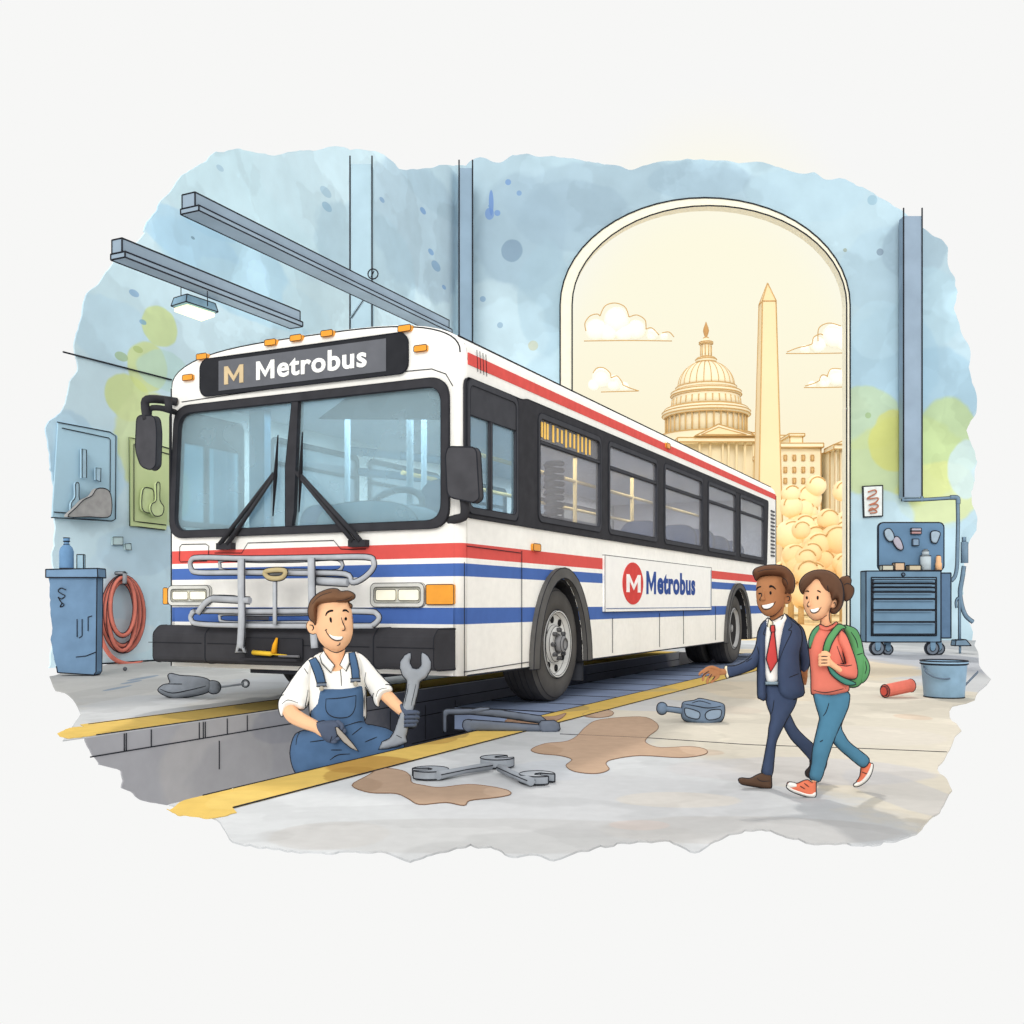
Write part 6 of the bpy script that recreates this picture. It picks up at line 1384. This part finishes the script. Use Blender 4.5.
sleeve([(357, 653), (366, 658), (376, 670), (385, 680), (391, 686), (386, 690), (378, 703), (374, 700), (368, 690), (362, 682), (358, 668)], 1, 10.5, st=[[(366, 672), (365, 682), (370, 692)]])
sleeve([(389, 685), (392.5, 689), (391, 692), (384, 695), (379.5, 702), (379, 706.5), (375.5, 705), (373, 698), (375, 691), (381, 686)], -6, 10, nm='rolled_cuff', st=[[(376, 697), (379, 690), (387, 688)]])
sleeve([(323.5, 651), (320, 656), (322, 663), (331, 672.5), (334.5, 665.5), (328, 658)], -9, 3, nm='collar', rnd=False); sleeve([(345.5, 653.5), (340, 665), (346, 671), (350, 662), (349, 653)], -9, 3, nm='collar', rnd=False)
# overalls
bm = B()
f.puff(bm, [(329, 687), (342, 687), (358, 685), (362.5, 686), (364, 700), (364.5, 722), (372, 725), (385, 728), (393, 732), (402, 740), (404, 752), (395, 760), (380, 764), (360, 770), (330, 776), (305, 778), (295, 772), (290.5, 757), (291, 746), (295, 735), (302, 731), (311, 727), (311, 712), (316, 703), (319, 689)], -1, 17, 17)
o = obj('overalls', bm, [DEN, INK], me_); bvo = f.bvh(o)
f.strokes(o, [[(326, 699), (341, 698), (356, 695.5)], [(326, 699), (326, 710), (331, 716), (340, 718), (350, 716), (355, 708), (356, 695.5)], [(300, 731), (297, 738), (296, 745)], [(330, 760), (338, 755), (350, 754)], [(352, 735), (362, 727)], [(345, 726), (358, 722), (364, 722)], [(365, 742), (377, 737)], [(331, 750), (342, 750)], [(310, 742), (325, 740)]], bvo, .55)
def strap(a, nm='shoulder_strap', m=DEN, q=-11, T=2): bm = B(); f.puff(bm, a, q, T, 2, rnd=False); return obj(nm, bm, [m, INK], me_)
strap([(309, 660.5), (315.5, 657.5), (319, 663), (323, 672), (325.5, 683), (317.5, 684.5), (315, 675), (312, 667)]); strap([(349, 653), (354.5, 652), (357, 661), (359, 671), (359.5, 679), (352.5, 680), (351.5, 669), (350, 661)])
for x, y in ((321.5, 685), (355.5, 680.5)):
    bk = strap([(x-5, y-1.6), (x+5, y-2), (x+5, y+1), (x-5, y+1.5)], 'buckle', mat('buckle_steel', (112, 122, 136)), -16, 1.5)
    bm = B(); f.ell(bm, x, y+3.6, -17, 2.3, 2.6, 1.2); obj('button', bm, [mat('button_tan', (176, 168, 152)), INK], bk)
# gloves
bm = B(); f.puff(bm, [(316, 724), (320, 721.5), (330, 720), (339, 721), (343.5, 726), (342, 730), (345.5, 733.5), (344, 737), (338, 741), (332, 743.5), (326, 741.5), (321, 737), (317, 731)], -17, 8, 7)
o = obj('glove', bm, [GLV, INK], me_); f.strokes(o, [[(336, 727), (341, 729), (343, 732)], [(334, 741), (337, 736), (340, 733)], [(330, 742), (332, 736)]], r=.45)
for ch in ([(338, 722, -22, 2.2), (342, 726, -24, 2.1), (341, 730, -25, 1.9)], [(340, 728, -20, 2.2), (344.5, 731, -24, 2.1), (341, 735, -26, 1.9)], [(338, 735, -20, 2.1), (341, 737, -24, 2), (337, 739, -26, 1.8)], [(332, 738, -20, 2.1), (336, 741, -24, 1.9), (333, 742, -25, 1.7)]):
    bm = B(); f.caps(bm, ch); obj('glove_finger', bm, [GLV, INK], me_)
bm = B(); f.puff(bm, [(397, 706), (402, 704), (405, 708), (405, 716), (412, 711), (417, 711.5), (418, 722), (413, 728), (406, 726.5), (401, 720), (396.5, 713)], -12, 5, 5); obj('glove', bm, [GLV, INK], me_)
for i, (y0, x1) in enumerate(((712.5, 418.5), (716.8, 418.5), (721, 417.5), (724.8, 415.5))):
    bm = B(); f.caps(bm, [(404.5, y0+1, -17, 2.4), (408, y0, -21.5, 2.5), (414, y0, -21.5, 2.5), (x1-1, y0+.5, -17, 2.3)]); tube(bm, [f.P(404, y0+2.4, -21), f.P(409, y0+2.3, -24), f.P(x1-3, y0+2.3, -23.6)], .4*f.k, 1, 4); obj('glove_finger', bm, [GLV, INK], me_)
bm = B(); f.caps(bm, [(402, 706, -15, 2.6), (404, 710, -19, 2.4), (407, 714, -21, 2.1)]); obj('glove_thumb', bm, [GLV, INK], me_)
# the big spanner and the pointed tool he holds
D2 = D1-17.5*f.k
wr2 = thing('large_open_ended_wrench', 'big grey open-ended wrench held upright in the mechanic glove', 'wrench', W(405, 745, D2)); f2 = Fig(wr2, D2)
bm = B(); o_ = [(410.5, 652.2), (405, 655), (400.5, 661), (400, 668), (403, 676), (407, 680.5), (406.5, 690), (401, 712), (394, 732), (390, 738.5), (382, 742), (378.5, 749.5), (388, 748.5), (398, 746), (407, 742.5), (406, 737), (412, 715), (418, 692), (419.5, 682), (426, 677.5), (430.5, 670), (431, 662), (427.5, 655.5), (421.5, 652), (421, 659), (421.5, 665), (417.5, 669.5), (412.5, 668), (410, 663), (411, 657)]
f2.puff(bm, o_, 0, 3.2, 2.5, rnd=False); o = obj('wrench_body', bm, [GRY, INK], wr2); f2.strokes(o, [[(409, 684), (404, 706)], [(416, 684), (411, 706)], [(396, 735), (402, 738)]], r=.35)
dr = thing('pointed_scriber', 'slim grey pointed tool in the mechanic hand on his knee', 'hand tool', W(347, 740, D1-27*f.k)); f2 = Fig(dr, D1-27*f.k)
bm = B(); f2.puff(bm, [(335.5, 727), (338, 727.5), (346, 736), (353, 744), (358.5, 751.5), (351, 748), (343, 741.5), (337, 734)], 0, 1.6, 1.6, rnd=False); obj('scriber_body', bm, [mat('scriber_grey', (168, 160, 150)), INK], dr)
# board he kneels on, laid across the pit
pk = loc(W(345, 772, D1)); bm = B(); zt_ = W(345, 787, D1).z
prism(bm, [[(-.80*H, pk.y-.3*H), (PR, pk.y-.3*H), (PR, pk.y+.5*H), (-.80*H, pk.y+.5*H)]], wf, zt_-.06, zt_); struct(obj('floor_board', bm, [mat('plank_grey', (96, 98, 106)), INK]))

# ---------- man in the suit
D3 = G(755, 788).y
man = thing('person', 'man in navy suit, white shirt and red tie walking with one arm stretched forward', 'person', G(765, 788)); f = Fig(man, D3)
bm = B()
f.puff(bm, [(756.3, 585), (758, 579), (764, 575.5), (778, 575), (784, 582), (785.5, 595), (784, 605), (781, 610), (776, 615), (770, 617), (764, 614.5), (758.5, 608), (756.5, 600), (756, 592)], 0, 14, 14, ink=False); f.ell(bm, 775, 588, 4, 15, 16, 15)
f.puff(bm, [(785, 593.5), (789.5, 592.5), (791.8, 596.5), (791, 601.5), (788, 604), (784.5, 603)], 2, 2.5, 2.5, ink=False); f.ell(bm, 763, 598.5, -13.6, 2.6, 2.2, 2.8); f.ell(bm, 763.5, 594, -13, 1.3, 3.4, 1.6)
f.caps(bm, [(778, 606, 5, 6.5), (776, 618, 5, 6.5), (777, 626, 6, 8)])
f.puff(bm, [(768, 626), (788, 624), (795, 634), (794, 660), (792, 688), (786, 696), (770, 696), (764, 680), (763, 640)], 6, 8, 12, ink=False)
f.caps(bm, [(764, 632, 2, 4), (760, 648, -2, 3.4), (753, 661, -5, 2.6), (740, 668, -13, 2.4), (727, 671.5, -22, 2.8), (720, 672, -24, 3.4), (714, 673, -26, 3.6)])
for ch in ([(715, 672, -26, 2), (707, 669.5, -28, 1.7), (701, 672.5, -29, 1.4), (699.5, 674.5, -29, 1.2)], [(715, 673.5, -28, 1.9), (708, 672, -31, 1.6), (704, 675, -32, 1.5), (703, 680, -32, 1.3)], [(716, 675, -29, 1.9), (711, 675.5, -32, 1.6), (707.5, 680, -33, 1.4), (707.5, 683, -33, 1.2)], [(718, 676, -28, 1.9), (715, 679, -30, 1.6), (711.5, 682, -31, 1.4)], [(719, 670, -27, 2), (712, 667, -28, 1.6), (706, 668.5, -28, 1.3)]): f.caps(bm, ch)
f.caps(bm, [(799, 634, 9, 3.6), (803, 650, 10, 3.2), (805, 664, 11, 3), (804, 672, 10, 3.9), (803.5, 677, 9, 3.6)])
for dx in (-2.4, -.8, .9, 2.3): f.caps(bm, [(804+dx, 676, 8, 1.6), (803.3+dx, 681, 7, 1.4), (803+dx, 684, 5, 1.2)])
f.caps(bm, [(801, 672, 6, 1.7), (799.5, 677, 4, 1.4)])
f.caps(bm, [(777, 698, 4, 5.5), (776, 722, 0, 3.6), (769.5, 750, 0, 3), (767, 776, 0, 2.8)]); f.caps(bm, [(787, 700, 12, 5.5), (787, 721, 16, 3), (799, 739, 22, 2.6), (812, 755, 29, 2.4)])
f.caps(bm, [(767, 776, 0, 2.8), (766, 781, -1, 2.4), (756, 782.5, -2, 2)]); f.caps(bm, [(815, 757, 31, 2.5), (819, 764, 33, 2.2), (813, 772, 33, 2)])
body = f.solid('body', bm, SK2, .62, 2); bv = f.bvh(body)
f.strokes(body, [[(761.3, 593), (761.5, 596), (759.8, 599.5), (760.5, 600.6)], [(786.5, 597), (789, 596.5), (789.5, 600), (787.5, 601)], [(761, 604.5), (762, 607.5), (765, 609.5), (769.5, 608.5), (773, 605.5), (775.5, 601.5)], [(756.6, 600), (758.5, 607), (763, 613.5), (769, 616.3), (774.5, 615), (779.5, 610.5), (782, 607)], [(709, 671), (704.5, 674), (702, 677)], [(712, 674), (709, 678)], [(715, 676.5), (712.5, 680)]], bv, .55)
f.patch('eye', [(770, 591.2), (771.2, 591.5), (771.7, 593.6), (770.6, 594.8), (769.4, 593)], bv, EYE, step=.3); f.patch('eye', [(758.2, 593.2), (760.5, 592.7), (761, 593.8), (759, 594.4)], bv, EYE, step=.3)
f.patch('eyebrow', [(769, 586.4), (770.5, 585), (773.5, 586), (776, 588.8), (775.3, 589.6), (772.5, 587.4), (769.5, 587.6)], bv, EYE, off=.6, step=.3); f.patch('eyebrow', [(755.8, 590), (757, 587.2), (760.5, 586), (761, 587.2), (758.5, 588), (756.8, 590.2)], bv, EYE, off=.6, step=.3)
f.patch('teeth', [(762.3, 605.3), (767, 604.6), (771, 603.4), (773.7, 603), (772.5, 606), (768.5, 608.4), (764.5, 608.5), (762.6, 607)], bv, TEETH, off=.6, step=.3)
bm = B(); f.puff(bm, [(753, 573), (755, 569), (761, 566.5), (768, 565.2), (776, 565), (784, 566.5), (790, 571), (794, 578), (794.5, 586), (792.5, 592.5), (788.5, 593), (785.3, 595), (783.8, 593), (784.6, 589), (781.5, 585), (780.5, 580), (781.3, 577.5), (776, 576.6), (766, 576), (761, 577), (756.5, 580.5), (754.5, 577)], 0, 15, 9)
o = obj('hair', bm, [HR2, INK], man); f.strokes(o, [[(757, 572), (766, 569.5), (776, 569)], [(781.3, 577), (786, 580), (788, 585)]], r=.35)
# clothes
bm = B(); f.puff(bm, [(768, 618), (773, 621), (785, 614.5), (788, 620), (784, 640), (779, 668), (778, 682), (766, 682), (764, 650), (764, 626)], -4, 9, 8); obj('shirt', bm, [SH, INK], man)
bm = B(); f.puff(bm, [(784.5, 613.5), (787.2, 618.5), (782, 629), (778.5, 625.5), (777.5, 623), (782, 619)], -10, 2, 2, rnd=False); obj('collar', bm, [SH, INK], man)
bm = B(); f.puff(bm, [(769, 619), (772.5, 622), (773, 628), (770, 631), (767.5, 626)], -11, 2, 2, rnd=False); obj('collar', bm, [mat('collar_cream', (240, 232, 204)), INK], man)
bm = B(); f.puff(bm, [(770.8, 625.5), (774.5, 625), (775, 630), (774.5, 633), (777.5, 661), (770.5, 672.5), (766.3, 659), (771.5, 633), (770.3, 629)], -15, 1.6, 2, rnd=False); o = obj('necktie', bm, [RED2, INK], man); f.strokes(o, [[(770.8, 632), (774.6, 632)]], r=.4)
bm = B(); f.puff(bm, [(765, 681.5), (778.5, 681.5), (778.5, 685), (765, 685)], -8, 7.5, 2, rnd=False); obj('belt', bm, [SKIRT, INK], man)
bm = B(); f.puff(bm, [(765, 684), (779, 684), (794, 688), (796.5, 698), (794, 707), (787, 719), (778, 737), (775.5, 745), (774, 758), (771.5, 776), (762, 774.5), (764, 760), (768, 738), (769, 728), (771, 716), (767, 704)], 0, 8.5, 8)
o = obj('trouser_leg', bm, [NAV, INK], man); f.strokes(o, [[(774, 700), (773, 708), (771.5, 714)]], r=.45)
bm = B(); f.puff(bm, [(784, 694), (795, 696), (789, 709), (792, 719), (797, 728.5), (805, 737), (814, 745), (820.5, 754), (818, 761), (812.5, 762), (808, 757), (800, 748), (791, 738.5), (783, 724), (779, 712)], 14, 7, 7, tilt=(.55, .1), c=(790, 715)); obj('trouser_leg', bm, [NAV, INK], man)
def gar(nm, out, q, T, m=NAV, R=None, tilt=(0, 0), st=(), rnd=True, r=.5):
    bm = B(); f.puff(bm, out, q, T, R or T, tilt=tilt, rnd=rnd); o = obj(nm, bm, [m, INK], f.root)
    if st: f.strokes(o, st, r=r)
    return o
jk = gar('jacket_back', [(768, 619), (786, 616), (798, 624), (803, 632), (800, 660), (802, 692), (780, 697), (760, 694), (758, 660), (757, 640), (761, 626)], 9, 8)
gar('jacket_front', [(768.6, 619.5), (761, 625), (757.8, 640), (757.6, 660), (757.6, 694), (760, 698.5), (765.3, 699.5), (766.6, 685), (766.2, 655), (766.8, 640), (769.5, 629)], -4, 9, st=[[(766, 627), (763.5, 634), (767, 636), (766.5, 644)]])
gar('jacket_front', [(786.5, 615.5), (792, 621), (800, 627.5), (802, 640), (799, 655), (800.5, 672), (804.3, 692.5), (798, 697.5), (790, 700), (782, 697), (778, 690), (776.8, 675), (777, 655), (779, 640), (782, 626)], -6, 10, st=[[(786.5, 617), (792, 625), (788.5, 630), (791.5, 632), (784, 648), (778, 664)], [(789, 677.5), (799, 673.5)]])
gar('jacket_sleeve', [(762, 625), (758, 632), (756, 645), (750, 657), (742, 663), (734, 666), (726.5, 667), (728.5, 676.5), (738, 674.5), (748, 671), (756, 667), (760, 660), (765, 646), (767, 634)], -10, 6.5, tilt=(.62, 0), st=[[(746, 662), (752, 658)], [(757, 646), (759, 655)]])
gar('shirt_cuff', [(724.5, 667), (727.5, 666.5), (729, 676.5), (726.5, 677.5), (725, 672)], -22, 4.6, mat('collar_cream', (240, 232, 204)))
gar('jacket_sleeve', [(797, 624), (803, 629), (806.5, 641), (808.7, 655), (809.5, 663), (806, 672), (800.5, 671), (800.5, 660), (798, 650), (795, 640), (794, 630)], 9, 6, st=[[(796, 643), (800, 655)]])
bm = B(); f.puff(bm, [(738.5, 779.5), (742, 778), (750, 778.5), (757, 775), (763, 773.2), (770.5, 775), (771.5, 781), (771, 788), (764, 788.2), (757, 787), (748, 785.5), (741, 783.8)], -2, 4.8, 4); o = obj('shoe', bm, [BRN, INK], man); f.strokes(o, [[(757, 778), (761, 781), (770, 781)]], r=.4)
bm = B(); f.puff(bm, [(810, 757), (814, 754.5), (820, 755), (826, 753.5), (826.5, 764), (823, 772), (817, 777.5), (807.5, 777), (805.5, 771.5), (810, 766)], 33, 4.8, 4); o = obj('shoe', bm, [mat('shoe_black', (62, 54, 52)), INK], man); f.strokes(o, [[(810, 766), (816, 768), (822, 764)]], r=.4)

# ---------- woman with the backpack
D4 = G(805, 797).y
wo_ = thing('person', 'woman with brown hair bun in coral sweater and teal jeans walking beside the man', 'person', G(812, 797)); f = Fig(wo_, D4)
bm = B()
f.puff(bm, [(803.4, 597), (805, 586), (812, 577), (824, 577), (832, 588), (833, 600), (830, 608), (826, 615), (821, 619.5), (815, 620.5), (810, 617.5), (805.5, 611), (803.2, 604)], 0, 14, 14, ink=False); f.ell(bm, 822, 592, 4, 15, 16, 15)
f.puff(bm, [(832.5, 600.5), (835.5, 598.8), (837.3, 601.5), (836, 606.5), (833, 608.8), (831, 607)], 0, 2.3, 2.5, ink=False); f.ell(bm, 809.2, 604.6, -13.8, 1.8, 1.8, 2.6); f.ell(bm, 810.3, 600.5, -13.3, 1.1, 3.2, 1.4)
f.caps(bm, [(826, 610, 4, 5.2), (825, 620, 4, 5), (826, 630, 6, 6.5)])
f.puff(bm, [(819, 630), (836, 630), (842, 642), (840, 665), (843, 690), (838, 698), (819, 698), (816, 680), (814, 645)], 4, 7, 10, ink=False)
f.caps(bm, [(842, 638, 0, 3.4), (849, 655, -6, 3), (851, 670, -8, 3), (842, 671, -11, 3), (832, 664.5, -16, 3), (826, 660, -18, 4.6)])
f.caps(bm, [(819, 634, 8, 4), (816, 652, 8, 4), (817, 672, 6, 3), (818, 682, 4, 3)])
for i, y in enumerate((654.8, 658.2, 661.4, 664.4)): f.caps(bm, [(828.5, y, -22, 1.9), (823.5, y-.2, -24, 1.9), (820, y+.4, -22, 1.8), (820.5, y+.8, -18, 1.6)])
f.caps(bm, [(829, 655, -20, 2), (826, 652.6, -22, 1.8), (822.5, 652.4, -22, 1.5)])
f.caps(bm, [(830, 702, 3, 6), (828, 722, 0, 4), (821, 750, 0, 3.2), (814.5, 780, 0, 3)]); f.caps(bm, [(840, 702, 13, 5), (836, 726, 16, 3), (848, 746, 23, 2.8), (864, 761, 33, 2.6)])
f.caps(bm, [(814.5, 780, 0, 2.8), (811, 787, -2, 2.2), (802, 788.5, -2, 2)]); f.caps(bm, [(864, 761, 33, 2.6), (867, 768, 34, 2.2), (862, 777, 34, 2)])
body = f.solid('body', bm, SK3, .62, 2); bv = f.bvh(body)
f.strokes(body, [[(809, 601.5), (807.3, 604.5), (808, 606.8), (809.3, 606.5)], [(833.4, 603.5), (835, 602.6), (835.2, 605.5)], [(810, 609.5), (811.5, 612.4), (814.5, 613), (818, 611.5), (821.3, 607)], [(803.3, 604), (805.5, 611), (810, 617.4), (815, 620.2), (820.5, 619.2), (827, 615)], [(829.5, 610), (829.2, 617), (830.3, 623)], [(821, 656.5), (827.5, 656.5)], [(821, 660), (827.5, 660)], [(821, 663.2), (827.5, 663)], [(821, 620), (820.8, 624)]], bv, .55)
f.patch('eye', [(806.2, 596.2), (807.4, 596.4), (807.9, 598.4), (806.8, 599.6), (805.7, 598)], bv, EYE, step=.3); f.patch('eye', [(817, 596), (818.4, 596), (818.8, 598.4), (817.8, 600), (816.6, 598.4)], bv, EYE, step=.3)
f.patch('eyebrow', [(805, 591.8), (807, 590.3), (809, 590.9), (808.8, 592), (806.5, 591.7)], bv, EYE, off=.6, step=.3); f.patch('eyebrow', [(816.8, 590.6), (818.6, 590.2), (821, 591.8), (820.6, 592.6), (818, 591.6)], bv, EYE, off=.6, step=.3)
f.patch('teeth', [(810.5, 609.6), (814, 609), (818.6, 607.8), (817.8, 610.6), (814.8, 612.3), (811.8, 612)], bv, TEETH, off=.6, step=.3)
bm = B(); f.puff(bm, [(803, 594), (800, 589.5), (799.7, 583), (803, 577), (809, 572.5), (818, 570), (828, 571), (836, 575.5), (841.5, 583), (843.6, 592), (843, 602), (840, 609), (835, 613.5), (831, 612.5), (830.8, 608.6), (835, 608), (837.3, 603), (836, 598.8), (832.4, 601.5), (830, 597.8), (828.5, 594), (824.5, 594), (820, 589.5), (817.3, 585), (816.4, 580.8), (813, 585), (808, 588.5), (804.8, 591)], 0, 15, 9)
o = obj('hair', bm, [HR3, INK], wo_); f.strokes(o, [[(816.4, 581), (818.5, 587), (824.5, 594)], [(827.5, 585.5), (828.5, 592), (831, 597)], [(841.5, 583), (843.3, 593), (842, 603)]], r=.45)
bm = B(); f.ell(bm, 844.5, 581.5, 6, 6, 5.5, 6); f.puff(bm, [(840, 585), (843, 578), (848, 576), (851, 580), (850.5, 584.5), (853.5, 588), (853.3, 593.5), (850, 599), (845, 600.8), (843, 596)], 6, 7, 6); o = obj('hair_bun', bm, [HR3, INK], wo_); f.strokes(o, [[(851, 584.5), (847, 583.5), (844, 585)]], r=.45)
def gw(*a, **k): return gar(*a, **k)
gw('trouser_leg', [(814.5, 692), (830, 694), (848, 692), (848.8, 704), (845, 715), (838.5, 729), (832, 745), (827, 760), (820, 781), (809.5, 778), (811.5, 764), (813, 748), (818.5, 724), (819.5, 717), (816, 705)], 0, 8.5, JEA, st=[[(829, 703), (826, 712), (823, 716)], [(820, 742), (823, 740)]])
gw('trouser_leg', [(838, 696), (848.5, 696), (846, 712), (841, 726), (845, 736), (850, 743), (859, 750), (868.8, 758.5), (867, 765), (861.5, 767), (850, 758), (838.5, 748), (831, 737), (834, 720)], 14, 7, JEA, tilt=(.6, .1))
gw('sweater', [(820, 625), (830, 627), (837, 624), (844, 631), (848, 645), (845, 665), (847, 680), (848.8, 690), (840, 695), (825, 696.5), (814, 694.5), (811.3, 692), (811, 675), (810, 660), (808.8, 648), (812, 635), (817, 628)], 1, 12, SWE, st=[[(813, 690), (826, 692.5), (846, 688)], [(837, 646), (842, 660), (844, 664)]])
gw('sweater_collar', [(819.5, 624.5), (826, 627), (832, 625), (836.5, 622), (837.5, 625.5), (833, 630), (826, 632), (819.5, 630)], -4, 7, SWE, R=4)
gw('sweater_sleeve', [(840, 630), (846, 635), (851, 647), (856, 662), (857.5, 672), (856, 678), (850, 679), (840, 677), (832, 671), (833.5, 662), (842, 664), (846, 663), (842, 650), (837, 640)], -8, 6.5, SWE, st=[[(834, 664), (845, 666), (852, 665)], [(843, 652), (846, 662)]])
gw('shoe', [(787.2, 784.5), (789.5, 782), (797, 783.5), (803, 781), (808, 780), (812, 782.5), (815.5, 781), (816, 790), (815, 796.6), (810, 797), (800, 793.8), (792, 790)], -2, 4.6, mat('shoe_coral', (226, 122, 92)), R=4, st=[[(800, 786), (805, 789)], [(804, 783), (809, 787)]])
gw('shoe_sole', [(787, 785), (790, 787), (800, 790.5), (809, 793), (815.6, 791.5), (815.2, 796.8), (809, 797.2), (800, 794.6), (791, 791), (787, 787.5)], -2, 5.2, WSO, R=3)
gw('shoe_toe_cap', [(787.2, 785), (789.5, 782.2), (796, 783.4), (797.5, 787), (793, 788.2), (788.5, 787)], -3, 4.9, WSO, R=3)
gw('shoe', [(862, 764), (867, 762), (872.5, 765), (870, 773), (866, 780), (860, 784), (856.5, 782), (860, 776)], 34, 4.2, mat('shoe_coral', (226, 122, 92)), R=4, st=[[(862, 772), (867, 774)]])
gw('shoe_sole', [(871, 764), (873, 765.2), (871.5, 773), (867, 780.5), (860, 785.5), (855, 786.5), (854, 784), (861, 780), (866.5, 773)], 33, 4.6, WSO, R=3)
# backpack
D5 = D4
bp = thing('backpack', 'green backpack on the woman\'s back, straps over her coral sweater', 'backpack', W(855, 655, D4+14*f.k)); fw = f; f = Fig(bp, D4)
gar('pack_body', [(843, 626), (850, 626.5), (857, 630.5), (861, 640), (863.5, 652), (865.5, 665), (864, 678), (858, 686), (850, 687), (846, 682), (848, 668), (849, 650), (845, 636)], 11, 9, GRN, st=[[(851, 632), (856, 640), (858, 648)], [(857, 655), (863, 653)]])
gar('front_pocket', [(862, 654), (866, 658), (869.3, 665.5), (869, 673), (866, 679.5), (861, 683), (858.5, 676), (860, 665)], 11, 7, GRN, st=[[(865, 661), (866.5, 668), (865, 674)]])
gar('shoulder_strap', [(836.5, 625.5), (841, 624.5), (846, 628), (842, 629), (837.5, 634), (832, 643), (828, 653.5), (823.5, 653), (824, 646), (828, 636)], -12, 2.4, GRN, R=2)
gar('shoulder_strap', [(827.5, 664), (831.5, 668), (840, 676), (851, 681), (856, 684), (847, 685), (838, 680), (830.5, 673)], -13, 2.2, mat('strap_teal', (72, 134, 118)), R=2)
gar('shoulder_strap', [(818.5, 625.5), (820.5, 628), (816, 636), (811.5, 646), (809.5, 648), (809, 640), (812.5, 631)], -5, 2.4, mat('strap_green_dark', (84, 142, 104)), R=2)
